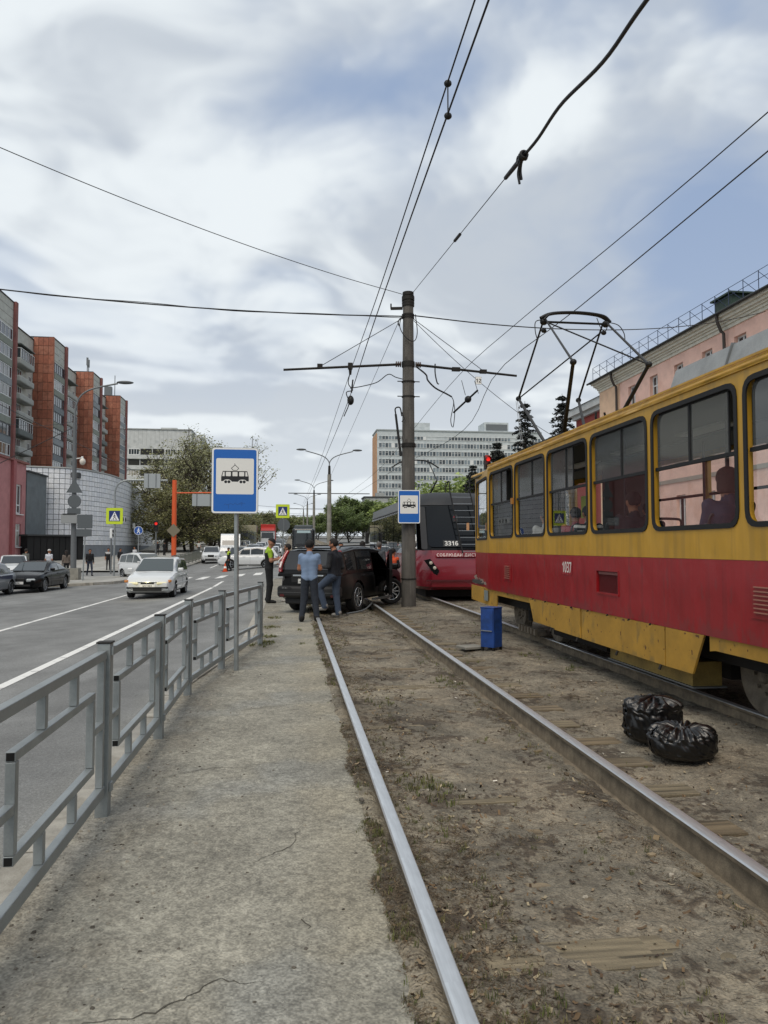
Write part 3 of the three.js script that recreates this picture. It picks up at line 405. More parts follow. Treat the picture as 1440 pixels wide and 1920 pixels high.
  // lower wing beyond the corner
  const w = thing('red_house', 'small red house with white cornice beyond the pink building', 'building', [0, 0, 0]);
  mb().span(25.5, 33, -0.5, 13.3, -64, -57.5).build('wall', plaster(0x9a4a44, 361, 0x8a3f3a), w); mb().span(24.9, 33.5, 13.3, 13.9, -64.5, -57).span(25.2, 33.4, 12.95, 13.3, -64.2, -57.2).build('cornice', B.white, w); mb().shape([[24.8, 13.9], [29.2, 14.9], [33.6, 13.9]], 7.6, new THREE.Matrix4().setPosition(0, 0, -64.6)).build('roof', B.roof, w);
  addWindow(w, 1.0, 1.8, 2, [25.45, 10.2, -59.2], -Math.PI / 2); 
  const h = thing('gabled_house', 'dark roofed house with a red gable behind the spruces', 'building', [6.5, 0, 0]);
  mb().span(24.5, 42, -1, 11.9, -92, -82).build('wall', plaster(0xb9aa9a, 363), h); mb().shape([[-93, 11.9], [-87, 14.6], [-81, 11.9]], 19, new THREE.Matrix4().makeBasis(V(0, 0, 1), V(0, 1, 0), V(-1, 0, 0)).setPosition(43, 0, 0)).build('roof', B.roof, h); mb().shape([[-91.2, 11.92], [-87, 13.9], [-82.8, 11.92]], 0.12, new THREE.Matrix4().makeBasis(V(0, 0, 1), V(0, 1, 0), V(-1, 0, 0)).setPosition(23.9, 0, 0)).build('gable', plaster(0xa8433a, 365), h); addWindow(h, 1.2, 1.6, 2, [24.4, 8.5, -87], -Math.PI / 2);
}
{ // curved shop building clad in white square tiles
  const o = thing('tiled_building', 'windowless curved building clad in white square tiles', 'building');
  const cv = new THREE.CatmullRomCurve3([V(-32, 0, -86.8), V(-29.1, 0, -87.6), V(-25.5, 0, -88.9), V(-23.3, 0, -94), V(-22.7, 0, -104.5), V(-24.2, 0, -122), V(-27.2, 0, -145), V(-30.7, 0, -170)], false, 'centripetal');
  const L = cv.getLength(), tw = 0.585, n = Math.floor(L / tw), pts = cv.getSpacedPoints(n), rows = 15, th = 0.585, yb = 1.75, top = yb + rows * th + 0.06;
  // backing wall, plinth, coping: closed ribbons along the curve
  function ribbon(y0, y1, off, th_) { const pos = [], idx = []; pts.forEach((p, i) => { const t = cv.getTangentAt(i / n), nx = -t.z, nz = t.x; const s = (nx * (0 - p.x) + nz * (0 - p.z)) > 0 ? 1 : -1; for (const [q, y] of [[off, y0], [off, y1], [off - th_, y1], [off - th_, y0]]) pos.push(p.x + nx * s * q, y + 0, p.z + nz * s * q); if (i) { const a = (i - 1) * 4, b = i * 4; for (let k = 0; k < 4; k++) { const k2 = (k + 1) % 4; idx.push(a + k, b + k, a + k2, a + k2, b + k, b + k2); } } }); const g = new THREE.BufferGeometry(); g.setAttribute('position', new THREE.Float32BufferAttribute(pos, 3)); g.setIndex(idx); const q = g.toNonIndexed(); q.computeVertexNormals(); return boxUV(q); }
  mesh('wall', ribbon(-1, top, 0, 0.5), mat(0x7b8085, 0.95), o);
  mesh('plinth', ribbon(-1, yb, 0.06, 0.4), plaster(0x7b8086, 371, 0x6f7479), o);
  mesh('coping', ribbon(top, top + 0.14, 0.16, 0.8), mat(0xa9aaa8, 0.7), o);
  const tm = [0xdfe1e5, 0xe5e7ea, 0xd7dadf, 0xe0e1e2].map((h, i) => mat(0xffffff, 0.45, { map: grainMap(h, 0.05, 0.9, 256, 372 + i, 0xcdd0d4) }));
  const tg = mb().rbox(0, 0, 0, tw - 0.05, th - 0.055, 0.06, 0.022).geo(), rest = [mb(), mb(), mb(), mb()], r = rng(71); let cnt = 0;
  for (let i = 2; i < n - 1; i++) { const u = (i + 0.5) / n, p = cv.getPointAt(u), t = cv.getTangentAt(u), a = Math.atan2(-t.z, t.x); let nx = -t.z, nz = t.x; if (nx * -p.x + nz * -p.z < 0) { nx = -nx; nz = -nz; }
    for (let j = 0; j < rows; j++) { const y = yb + (j + 0.5) * th + 0.03, off = 0.03 + r() * 0.012, k = r() * 4 | 0, x = p.x + nx * off, z = p.z + nz * off; if (cnt < 300) { const m = mesh('tile', tg, tm[k], o); m.position.set(x, y, z); m.rotation.set((r() - 0.5) * 0.02, a + (r() - 0.5) * 0.02, 0); cnt++; } else rest[k].box(x, y, z, tw - 0.05, th - 0.055, 0.06, a); } }
  rest.forEach((q, k) => { q.build('tiles', tm[k], o).userData.kind = 'stuff'; });
  mb().span(-40, -24.5, top - 1, top - 0.4, -140, -89).build('roof', B.roof, o);
  const ACL = { '-99': 'leftmost white air conditioner of three on the curved tiled wall', '-100.4': 'middle white air conditioner of three on the curved tiled wall', '-101.8': 'rightmost white air conditioner of three on the curved tiled wall', '-110': 'lone lower white air conditioner on the tiled wall by the trees' };
  for (const [x, y, z] of [[-22.15, 5.2, -99], [-22.1, 5.2, -100.4], [-22.1, 5.2, -101.8], [-22.4, 4.6, -110]]) { const a = thing('air_conditioner', ACL[z], 'air conditioner', [x, y, z], Math.PI / 2, 'air conditioners on the tiled wall'); mb().rbox(0, 0, 0, 0.9, 0.75, 0.36, 0.04).build('housing', M.pvc, a); mb().lathe([[0, 0], [0.27, 0], [0.27, 0.02], [0, 0.02]], [0, 0, 0], 16).geo(); mb().add(new THREE.CylinderGeometry(0.28, 0.28, 0.03, 18), new THREE.Matrix4().makeRotationX(Math.PI / 2).setPosition(0.1, 0, 0.19)).build('fan_grille', M.dark, a); }
}
{ // pinkish corner building at the left edge, grey wall and the dark shed
  const o = thing('corner_building', 'dull pink plastered building with two white windows at left edge', 'building');
  const X = -27.4, pk = plaster(0xb27c7c, 381, 0xa47070, 4), toX = new THREE.Matrix4().makeBasis(V(0, 0, 1), V(0, 1, 0), V(-1, 0, 0)).setPosition(X, 0, 0);
  mb().shape([[-80.7, 0], [-68, 0], [-68, 10.1], [-80.7, 10.1]], 0.4, toX, [rrect(-79.6, 4.9, -77.8, 7.9, 0.01), rrect(-79.6, 1.6, -77.8, 3.9, 0.01)]).build('wall', pk, o);
  mb().span(X - 10, X - 0.41, -0.5, 10.05, -80.7, -68).build('core', pk, o); mb().span(X - 10, X + 0.25, 10.1, 10.3, -80.9, -67.8).build('parapet', B.pinkTrim, o);
  mb().span(X - 0.02, X + 0.3, -0.5, 10.09, -77.2, -76.5).build('pilaster', plaster(0x9a5c5d, 383), o);
  for (const [y, h] of [[4.9, 3.0], [1.6, 2.3]]) { addWindow(o, 1.8, h, 2, [X - 0.2, y, -78.7], Math.PI / 2, { t: 0.16, transom: y > 3 ? 0.3 : 0.7 }); mb().span(X, X + 0.2, y - 0.1, y - 0.01, -79.75, -77.65).build('sill', M.pvc, o); }
  const g = thing('grey_annexe', 'plain grey-blue annexe wall between pink and tiled buildings', 'building'); mb().span(X - 8, X + 0.1, -0.5, 9.4, -86.9, -80.75).build('wall', plaster(0x6c7376, 385, 0x656b6e), g); mb().span(X - 8, X + 0.3, 9.4, 9.55, -86.95, -80.7).build('parapet', B.roof, g);
  const s = thing('metal_shed', 'low black metal shed in front of the tiled building', 'shed'); const m = mat(0x16171a, 0.6, { metalness: 0.2 });
  const a = V(-26.6, 0, -79), b = V(-22.6, 0, -84.5), dir = b.clone().sub(a), L = dir.length(), ry = Math.atan2(-dir.z, dir.x); s.position.copy(a); s.rotation.y = ry;
  const body = mb(); body.span(0, L, -0.5, 2.7, -2.6, 0).build('wall', m, s); for (let k = 0; k < 9; k++) mb().span(k * L / 9 + 0.03, (k + 1) * L / 9 - 0.03, 0.3, 2.6, 0.01, 0.05).build('panel', M.black, s); mb().span(-0.2, L + 0.25, 2.7, 2.85, -2.8, 0.35).build('roof', B.roof, s);
}
{ const o = thing('far_house', 'grey far building behind the green trees beyond the junction', 'building', [0, 5.5, -260]); mb().span(25.5, 40, -4, 13.5, -10, 0).build('wall', B.panel2, o); mb().span(25.2, 40.3, 13.5, 14, -10.2, 0.2).build('parapet', B.roof, o); mb().span(30, 33, 14, 15.6, -7, -4).build('roof_house', B.panel2, o); for (let f = 0; f < 4; f++) for (let k = 0; k < 5; k++) addWindow(o, 1.5, 1.6, 2, [27 + k * 2.7, 10.4 - f * 3, 0.05]); }
// ---------------------------------------------------------------- trees
const leafMat = (h) => new THREE.MeshPhysicalMaterial({ color: 0xffffff, roughness: 0.95, side: THREE.DoubleSide, vertexColors: true, transmission: 0.35, thickness: 0 });
const barkM = mat(0xffffff, 1, { map: grainMap(0x4a433a, 0.2, 0.6, 256, 401, 0x38322b), bumpMap: bumpFine, bumpScale: 0.01 });
function leavesGeo(list, cols, r) { // list of [x,y,z,size]
  const pos = new Float32Array(list.length * 18), col = new Float32Array(list.length * 18), c = new THREE.Color(); let o = 0;
  for (const [x, y, z, s] of list) { const a = r() * 6.28, b = (r() - 0.5) * 2.4, u = V(Math.cos(a), (r() - 0.5) * 1.2, Math.sin(a)).normalize(), w = V(-Math.sin(a), b, Math.cos(a)).normalize(); c.setHex(cols[r() * cols.length | 0]).multiplyScalar(1.0 + 0.5 * r()); const l = s, k = s * 0.55; const q = [[-l, 0], [0, -k], [l, 0], [-l, 0], [l, 0], [0, k]]; for (const [p, t] of q) { pos[o] = x + u.x * p + w.x * t; pos[o + 1] = y + u.y * p + w.y * t; pos[o + 2] = z + u.z * p + w.z * t; col[o] = c.r; col[o + 1] = c.g; col[o + 2] = c.b; o += 3; } }
  const g = new THREE.BufferGeometry(); g.setAttribute('position', new THREE.BufferAttribute(pos, 3)); g.setAttribute('color', new THREE.BufferAttribute(col, 3)); g.computeVertexNormals(); boxUV(g); return g;
}
// broadleaf tree in early leaf: branching limbs, clumps of small leaves near the twig ends with gaps between
function broadleaf(seed, H, R, cols, o = {}) {
  const r = rng(seed), wood = mb(), leaves = [], lm = o.leaf || 0.16, per = o.per || 9;
  function limb(p, dir, len, rad, lev) {
    const pts = [p.clone()], q = p.clone(), d = dir.clone(); const n = lev > 2 ? 2 : 3;
    for (let i = 0; i < n; i++) { d.add(V((r() - 0.5) * 0.35, (r() - 0.5) * 0.2 + (o.droop ? -o.droop * lev * 0.12 : 0.04), (r() - 0.5) * 0.35)).normalize(); q.addScaledVector(d, len / n); pts.push(q.clone()); }
    for (let i = 0; i < n; i++) wood.rod(pts[i].toArray(), pts[i + 1].toArray(), rad * (1 - 0.3 * i / n), rad * (1 - 0.3 * (i + 1) / n), lev < 2 ? 7 : 4);
    if (lev >= 2) { const m = lev === 2 ? per * 0.5 : per * 1.6; for (let k = 0; k < m; k++) { const b = pts[Math.min(n, 1 + (r() * n | 0))], s = len * 0.42 + 0.25; leaves.push([b.x + (r() + r() - 1) * s, b.y + (r() + r() - 1) * s * 0.8, b.z + (r() + r() - 1) * s, lm * (0.6 + 0.8 * r())]); } }
    if (lev < 4) { const c = lev === 0 ? (o.main || 7) : lev < 3 ? 4 : 2; for (let k = 0; k < c; k++) { const t = lev === 0 ? (o.low ?? 0.3) + (1 - (o.low ?? 0.3)) * k / c : 0.35 + 0.65 * r(), b = pts[0].clone().lerp(pts[n], t), a = k * 2.4 + r() * 1.2; const out = V(Math.cos(a), 0.35 + r() * 0.7 - lev * 0.06, Math.sin(a)).normalize(); const nd = lev === 0 ? out : d.clone().multiplyScalar(0.55).add(out.multiplyScalar(0.8)).normalize(); limb(b, nd, lev === 0 ? R * (0.55 + 0.25 * r()) * (1 - 0.25 * t) : len * (0.55 + 0.2 * r()), rad * (lev === 0 ? 0.45 : 0.55), lev + 1); } }
  }
  limb(V(0, -0.5, 0), V(0, 1, 0), H * (o.trunk || 0.62), (o.rad || 0.022) * H, 0);
  return [wood.geo(), leavesGeo(leaves, cols, r)];
}
const leafM = leafMat();
function plantTree(protoGeo, label, [x, z], s, ry, group, sy = s, kind = 'tree') {
  const y = paveOrRise(x, -z); const t = thing(kind === 'spruce' ? 'spruce_tree' : kind === 'bush' ? 'bush' : 'broadleaf_tree', label, kind === 'bush' ? 'bush' : 'tree', [x, y, z], ry, group); t.scale.set(s, sy, s);
  mesh('trunk', protoGeo[0], barkM, t); mesh('crown', protoGeo[1], leafM, t); return t;
}
function paveOrRise(x, d) { return x < -9.3 && d > 60 ? paveY(x, d) : x < -1.3 ? roadY(x, d) : rise(d) - 0.05; }
const OL = [0x6e6f42, 0x7a794a, 0x63643b, 0x858354, 0x736f43], OL2 = [0x80825a, 0x8f9068, 0x737550, 0x999a74], GR = [0x5d7038, 0x6b7d41, 0x4f6130, 0x7a8a4c, 0x56662f], LG = [0x7d8f4c, 0x8d9c58, 0x6f8142, 0x98a566], DK = [0x4d5435, 0x59603d, 0x444b30];
const tA = broadleaf(11, 13, 7, OL, { per: 13, leaf: 0.15, droop: 0.9, main: 13, trunk: 0.7, low: 0.22 }), tB = broadleaf(23, 13, 8, OL2, { per: 6, leaf: 0.14, main: 8, trunk: 0.66 }), tC = broadleaf(37, 10, 7, GR, { per: 22, leaf: 0.24, main: 13, trunk: 0.72, low: 0.08 }), tD = broadleaf(41, 6, 5, LG, { per: 22, leaf: 0.2, main: 12, trunk: 0.7, low: 0.1 }), tE = broadleaf(53, 11, 6.5, DK.concat(OL), { per: 15, leaf: 0.17, droop: 0.9, main: 13, trunk: 0.7, low: 0.18 });
plantTree(tA, 'tall olive tree with drooping twigs beside the curved tiled building', [-18.6, -114], 1.0, 0.3, 'street trees on the left');
plantTree(tE, 'dense dark tree behind the orange gantry post', [-16.6, -120], 0.92, 1.3, 'street trees on the left');
plantTree(tA, 'drooping olive tree just right of the orange gantry post', [-14.6, -112], 0.88, 2.6, 'street trees on the left');
plantTree(tE, 'dense dark tree behind the minibus', [-12.6, -122], 0.85, 4.1, 'street trees on the left');
plantTree(tB, 'tall sparse tree in early leaf rising above the other street trees', [-16.6, -128], 1.45, 0.8, 'street trees on the left');
plantTree(tB, 'sparse leafy tree whose top shows right above the tram stop sign', [-14.6, -136], 1.5, 2.2, 'street trees on the left');
plantTree(tB, 'sparse tree hiding the grey block with loggias', [-22.5, -150], 1.3, 3.4, 'street trees on the left');
for (const [x, z, s, a, l] of [[-14, -150, 0.9, 1, 'leafy tree left of the red truck'], [-10.5, -165, 0.85, 2, 'leafy tree behind the beige truck'], [-13, -185, 1.0, 3, 'leafy tree far along the road, behind the traffic queue'], [-8.5, -200, 0.9, 4.4, 'leafy tree beyond the red truck at the end of the road'], [-19, -170, 1.1, 5, 'leafy tree half hidden behind the stop sign plate']]) plantTree(tE, l, [x, z], s, a, 'trees far along the road');
for (const [x, z, s, a, l] of [[10.5, -175, 0.8, 0.3, 'fresh green tree nearest the double lamp post beyond the junction'], [14, -182, 0.98, 1.4, 'fresh green tree, tallest of the clump beyond the junction'], [18.5, -180, 0.9, 2.2, 'fresh green tree right of the tallest in the clump beyond the junction'], [23.5, -188, 0.85, 3.5, 'fresh green tree at the right end of the clump, beside the far grey building'], [8, -230, 0.7, 5, 'low green tree far behind the lamp posts']]) plantTree(tC, l, [x, z], s, a, 'green trees beyond the junction');
for (const [x, z, s, a, l] of [[20.5, -92, 1.35, 0.4, 'pale green young tree in front of the office slab, left of the pair'], [25.2, -94, 1.45, 1.9, 'pale green young tree in front of the office slab, beside the traffic light'], [17.0, -100, 1.2, 3.0, 'pale green young tree just behind the roof of the modern tram'], [29, -98, 1.3, 4.4, 'pale green young tree beneath the spruces']]) plantTree(tD, l, [x, z], s, a, 'pale green trees before the office slab');
// spruces
function spruce(seed, H, R) {
  const r = rng(seed), wood = mb(), leaves = []; wood.rod([0, -0.3, 0], [0, H * 0.97, 0], 0.02 * H, 0.02, 7);
  const n = 44; for (let i = 0; i < n; i++) { const t = i / n, y = H * (0.08 + 0.9 * t) + (r() - 0.5) * 0.35, len = R * (1 - t) * (0.82 + 0.35 * r()) + 0.25, m = 5 + (r() * 3 | 0); for (let k = 0; k < m; k++) { const a = k * 6.28 / m + r() * 1.2, L = len * (0.55 + 0.55 * r()), dr = 0.18 + 0.25 * (1 - t); const q = V(Math.cos(a) * L, y - L * dr, Math.sin(a) * L); if (k % 2 === 0) wood.rod([0, y, 0], q.toArray(), 0.035, 0.01, 3); const c = Math.ceil(L * 22) + 10; for (let j = 0; j < c; j++) { const f = 0.12 + 0.88 * Math.sqrt(r()), w = 0.16 + 0.22 * (1 - f); leaves.push([q.x * f + (r() - 0.5) * w * 2, y - L * dr * f * f - r() * 0.22, q.z * f + (r() - 0.5) * w * 2, 0.11 + 0.1 * r()]); } } }
  return [wood.geo(), leavesGeo(leaves, [0x151c17, 0x19221c, 0x111813, 0x1e2821], r)];
}
const sA = spruce(5, 17, 4.3), sB = spruce(8, 13, 4.2);
for (const [g, x, z, s, a, l] of [[sA, 24.6, -76, 1.02, 0, 'tall dark spruce seen through the pantograph, left of two'], [sA, 27.6, -73, 1.04, 2, 'tall dark spruce right behind the pantograph knees'], [sB, 21.8, -77, 1.0, 1, 'dark spruce left of the tallest one, above the traffic light'], [sB, 23.2, -72, 0.9, 3, 'broad dark spruce low beside the tram roof'], [sB, 13.0, -84, 0.62, 4, 'small spruce beside the concrete pole, before the office slab'], [sB, 19.9, -80, 0.82, 5, 'slim spruce immediately right of the traffic light']]) plantTree(g, l, [x, z], s, a, 'spruces before the office slab', s, 'spruce');
// hedge of far bushes that closes the view along the road
{ const tF = broadleaf(67, 6, 6, GR.concat(OL), { per: 18, leaf: 0.26, main: 12, trunk: 0.7, low: 0.05 }); const r = rng(6); const L = ['beyond the queue, left end', 'behind the queue lanes', 'left of the far trams', 'between the far lamp poles', 'just right of the far trams', 'behind the double lamp post', 'left of the green clump', 'under the green clump', 'right of the green clump', 'before the far grey building', 'behind the modern tram front', 'behind the concrete pole'];
  L.forEach((l, i) => { const x = -22 + i * 6.2; plantTree(tF, 'low olive green bush far off ' + l, [x, -262 - (i % 3) * 12], 1.25 + r() * 0.5, r() * 6, 'far bushes closing the road', 0.9 + r() * 0.4, 'bush'); }); }
// ---------------------------------------------------------------- railing along the walkway
{
  const posts = [[-1.08, 1.05], [-1.08, 2.8], [-1.08, 4.55], [-1.07, 6.32], [-1.08, 8.09], [-0.88, 9.72], [-0.49, 12.03]];
  const o = thing('metal_railing', 'galvanised square tube railing along the edge of the walkway', 'railing');
  posts.forEach(([x, d], i) => { const p = mb(), n = posts[Math.min(i + 1, 6)], q = posts[Math.max(i - 1, 0)], ry = Math.atan2(n[0] - q[0], n[1] - q[1]); p.rbox(x, 0.47, -d, 0.075, 1.04, 0.075, 0.006, -ry); const m = p.build('post', M.galv, o); mb().box(x, 0.994, -d, 0.086, 0.008, 0.086, -ry).build('post_cap', M.iron, m); const br = mb(); for (const y of [0.945, 0.16]) br.box(x + 0.045, y, -d, 0.012, 0.05, 0.05, -ry); br.build('bracket', M.galv, m); });
  const open = mat(0x0a0a0a, 0.9);
  for (let i = 0; i < 6; i++) {
    const [x0, d0] = posts[i], [x1, d1] = posts[i + 1], L = Math.hypot(x1 - x0, d1 - d0), ux = (x1 - x0) / L, ud = (d1 - d0) / L;
    const P = (s, y) => [x0 + ux * s, y, -(d0 + ud * s)];
    const a = 0.05, b = L - 0.05, t = 0.04;
    const top = mb().bar(P(a, 0.927), P(b, 0.927), 0.045, 0.05, 0.005).build('top_rail', M.galv, o);
    mb().bar(P(a, 0.15), P(b, 0.15), 0.045, 0.06, 0.005).build('bottom_rail', M.galv, o);
    for (const s of [a + 0.035, b - 0.035]) mb().bar(P(s, 0.18), P(s, 0.905), t, t, 0.004).build('stile', M.galv, o);
    const f0 = 0.3, f1 = L - 0.3, y0 = 0.335, y1 = 0.735;
    mb().bar(P(f0 - 0.02, y1), P(f1 + 0.02, y1), t, t, 0.004).build('frame_bar', M.galv, o); mb().bar(P(f0 - 0.02, y0), P(f1 + 0.02, y0), t, t, 0.004).build('frame_bar', M.galv, o);
    for (const s of [f0, f1]) mb().bar(P(s, y0 + 0.021), P(s, y1 - 0.021), t, t, 0.004).build('frame_bar', M.galv, o);
    for (const y of [y0, y1]) mb().bar(P(f0 - 0.0215, y), P(f0 - 0.0195, y), 0.031, 0.031).build('tube_end', open, o);
    for (const s of [lerp(f0, f1, 0.3), lerp(f0, f1, 0.72)]) { mb().bar(P(s, y1 + 0.021), P(s, 0.905), t, t, 0.004).build('spacer', M.galv, o); mb().bar(P(s, 0.18), P(s, y0 - 0.021), t, t, 0.004).build('spacer', M.galv, o); }
    for (const [s, e] of [[a + 0.056, f0 - 0.021], [f1 + 0.021, b - 0.056]]) mb().bar(P(s, 0.535), P(e, 0.535), t, t, 0.004).build('spacer', M.galv, o);
  }
}
// ---------------------------------------------------------------- signs
function tramFace(c, w, h, scrawl) {
  c.fillStyle = '#e8e9e8'; c.fillRect(0, 0, w, h);
  c.fillStyle = '#1560b4'; rr(c, w * 0.035, h * 0.025, w * 0.93, h * 0.95, w * 0.05); c.fill();
  c.fillStyle = '#dfdfdb'; rr(c, w * 0.09, h * 0.16, w * 0.82, h * 0.55, w * 0.04); c.fill();
  c.fillStyle = '#14161a'; c.strokeStyle = '#14161a'; c.lineWidth = w * 0.012;
  const X = q => w * q, Y = q => h * q;
  c.beginPath(); c.moveTo(X(0.2), Y(0.51)); c.lineTo(X(0.2), Y(0.45)); c.lineTo(X(0.235), Y(0.355)); c.lineTo(X(0.765), Y(0.355)); c.lineTo(X(0.8), Y(0.45)); c.lineTo(X(0.8), Y(0.51)); c.closePath(); c.fill();
  c.fillStyle = '#dfdfdb'; for (const [a, b] of [[0.30, 0.41], [0.445, 0.555], [0.59, 0.70]]) { rr(c, X(a), Y(0.368), X(b - a), Y(0.066), w * 0.015); c.fill(); }
  c.beginPath(); c.moveTo(X(0.222), Y(0.434)); c.lineTo(X(0.245), Y(0.368)); c.lineTo(X(0.275), Y(0.368)); c.lineTo(X(0.275), Y(0.434)); c.fill(); c.beginPath(); c.moveTo(X(0.778), Y(0.434)); c.lineTo(X(0.755), Y(0.368)); c.lineTo(X(0.725), Y(0.368)); c.lineTo(X(0.725), Y(0.434)); c.fill();
  c.fillStyle = '#dfdfdb'; for (const q of [0.335, 0.665]) { c.beginPath(); c.ellipse(X(q), Y(0.512), X(0.085), Y(0.028), 0, Math.PI, 0); c.fill(); }
  c.fillStyle = '#14161a'; for (const q of [0.3, 0.37, 0.63, 0.7]) { c.beginPath(); c.arc(X(q), Y(0.52), X(0.032), 0, 7); c.fill(); } c.fillRect(X(0.43), Y(0.5), X(0.14), Y(0.018));
  c.beginPath(); c.moveTo(X(0.46), Y(0.345)); c.lineTo(X(0.42), Y(0.312)); c.lineTo(X(0.5), Y(0.262)); c.lineTo(X(0.58), Y(0.312)); c.lineTo(X(0.54), Y(0.345)); c.closePath(); c.stroke(); c.beginPath(); c.moveTo(X(0.5), Y(0.262)); c.lineTo(X(0.49), Y(0.24)); c.stroke();
  if (scrawl) { c.strokeStyle = '#1c3f74'; c.lineWidth = w * 0.006; c.beginPath(); c.moveTo(X(0.27), Y(0.87)); c.bezierCurveTo(X(0.33), Y(0.83), X(0.3), Y(0.9), X(0.36), Y(0.86)); c.lineTo(X(0.37), Y(0.93)); c.moveTo(X(0.37), Y(0.87)); c.bezierCurveTo(X(0.43), Y(0.82), X(0.44), Y(0.9), X(0.5), Y(0.85)); c.bezierCurveTo(X(0.55), Y(0.83), X(0.52), Y(0.9), X(0.58), Y(0.86)); c.lineTo(X(0.66), Y(0.83)); c.lineTo(X(0.65), Y(0.89)); c.moveTo(X(0.6), Y(0.86)); c.lineTo(X(0.72), Y(0.85)); c.stroke(); }
}
function rr(c, x, y, w, h, r) { c.beginPath(); c.moveTo(x + r, y); c.lineTo(x + w - r, y); c.quadraticCurveTo(x + w, y, x + w, y + r); c.lineTo(x + w, y + h - r); c.quadraticCurveTo(x + w, y + h, x + w - r, y + h); c.lineTo(x + r, y + h); c.quadraticCurveTo(x, y + h, x, y + h - r); c.lineTo(x, y + r); c.quadraticCurveTo(x, y, x + r, y); c.closePath(); }
function faceMat(t, o = {}) { return mat(0xffffff, 0.45, { map: t, ...o }); }
// a thin printed sheet of size w x h at z = 0, facing +z
function printed(w, h, r = 0.03) { const s = new THREE.Shape(rrpts(-w / 2, -h / 2, w / 2, h / 2, r).map(a => new THREE.Vector2(...a))); const g = new THREE.ShapeGeometry(s, 6), p = g.attributes.position, uv = []; for (let i = 0; i < p.count; i++) uv.push(p.getX(i) / w + 0.5, p.getY(i) / h + 0.5); g.setAttribute('uv', new THREE.Float32BufferAttribute(uv, 2)); return g; }
function plateSign(parent, w, h, t, pos, ry = 0, r = 0.04, name = 'sign_plate') { const pl_ = mesh(name, mb().shape(rrpts(-w / 2, -h / 2, w / 2, h / 2, r), 0.012, new THREE.Matrix4().setPosition(0, 0, -0.006), [], 0.003).geo(), M.signBack, parent); pl_.position.set(...pos); pl_.rotation.y = ry; if (t) { const f = mesh('sign_face', printed(w - 0.004, h - 0.004, r), faceMat(t), pl_); f.position.z = 0.0125; } return pl_; }
const faceStop = canvasTex(512, 740, (c, w, h) => tramFace(c, w, h, true)), faceStop2 = canvasTex(512, 760, (c, w, h) => tramFace(c, w, h, false));
{
  const o = thing('tram_stop_sign', 'large blue tram stop sign on its own grey post by the railing', 'tram stop sign', [-0.68, 0, -9.54], 0.02, 'tram stop signs');
  mb().rod([0, -0.1, 0], [-0.02, 2.7, 0], 0.03, 0.03, 14).build('post', M.galv, o);
  plateSign(o, 0.575, 0.83, faceStop, [-0.035, 2.39, 0.045], 0.0); const b = mb(); for (const y of [2.15, 2.62]) b.box(-0.02, y, 0.016, 0.2, 0.03, 0.03); b.build('bracket', M.greyMetal, o);
}
const zebraFace = canvasTex(256, 256, (c, w, h) => { c.fillStyle = '#c3d62d'; c.fillRect(0, 0, w, h); c.fillStyle = '#1b2d6b'; c.fillRect(w * 0.17, h * 0.17, w * 0.66, h * 0.66); c.fillStyle = '#e6e8ea'; c.beginPath(); c.moveTo(w * 0.5, h * 0.22); c.lineTo(w * 0.79, h * 0.78); c.lineTo(w * 0.21, h * 0.78); c.closePath(); c.fill(); c.strokeStyle = '#15161a'; c.lineWidth = w * 0.035; c.lineCap = 'round'; c.fillStyle = '#15161a'; c.beginPath(); c.arc(w * 0.51, h * 0.36, w * 0.03, 0, 7); c.fill(); c.beginPath(); c.moveTo(w * 0.5, h * 0.42); c.lineTo(w * 0.49, h * 0.56); c.lineTo(w * 0.42, h * 0.7); c.moveTo(w * 0.49, h * 0.56); c.lineTo(w * 0.57, h * 0.62); c.lineTo(w * 0.6, h * 0.71); c.moveTo(w * 0.5, h * 0.45); c.lineTo(w * 0.43, h * 0.53); c.moveTo(w * 0.5, h * 0.45); c.lineTo(w * 0.58, h * 0.52); c.stroke(); c.lineWidth = w * 0.02; for (let k = 0; k < 4; k++) { c.beginPath(); c.moveTo(w * (0.32 + k * 0.11), h * 0.76); c.lineTo(w * (0.36 + k * 0.085), h * 0.68); c.stroke(); } });
const walkFace = canvasTex(256, 256, (c, w, h) => { c.fillStyle = '#e4e6e8'; c.fillRect(0, 0, w, h); c.fillStyle = '#204f9c'; c.beginPath(); c.arc(w / 2, h / 2, w * 0.46, 0, 7); c.fill(); c.strokeStyle = c.fillStyle = '#eceef0'; c.lineCap = 'round'; c.beginPath(); c.arc(w * 0.53, h * 0.22, w * 0.06, 0, 7); c.fill(); c.lineWidth = w * 0.075; c.beginPath(); c.moveTo(w * 0.51, h * 0.34); c.lineTo(w * 0.49, h * 0.56); c.lineTo(w * 0.36, h * 0.8); c.moveTo(w * 0.49, h * 0.56); c.lineTo(w * 0.6, h * 0.66); c.lineTo(w * 0.66, h * 0.82); c.stroke(); c.lineWidth = w * 0.05; c.beginPath(); c.moveTo(w * 0.5, h * 0.37); c.lineTo(w * 0.36, h * 0.5); c.moveTo(w * 0.52, h * 0.37); c.lineTo(w * 0.66, h * 0.5); c.stroke(); });
function disc(parent, r, pos, t, name = 'sign_plate') { const d = mesh(name, mb().add(new THREE.CylinderGeometry(r, r, 0.02, 28), new THREE.Matrix4().makeRotationX(Math.PI / 2)).geo(), M.signBack, parent); d.position.set(...pos); if (t) { const g = new THREE.CircleGeometry(r * 0.985, 28); const f = mesh('sign_face', g, faceMat(t), d); f.position.z = 0.013; } return d; }
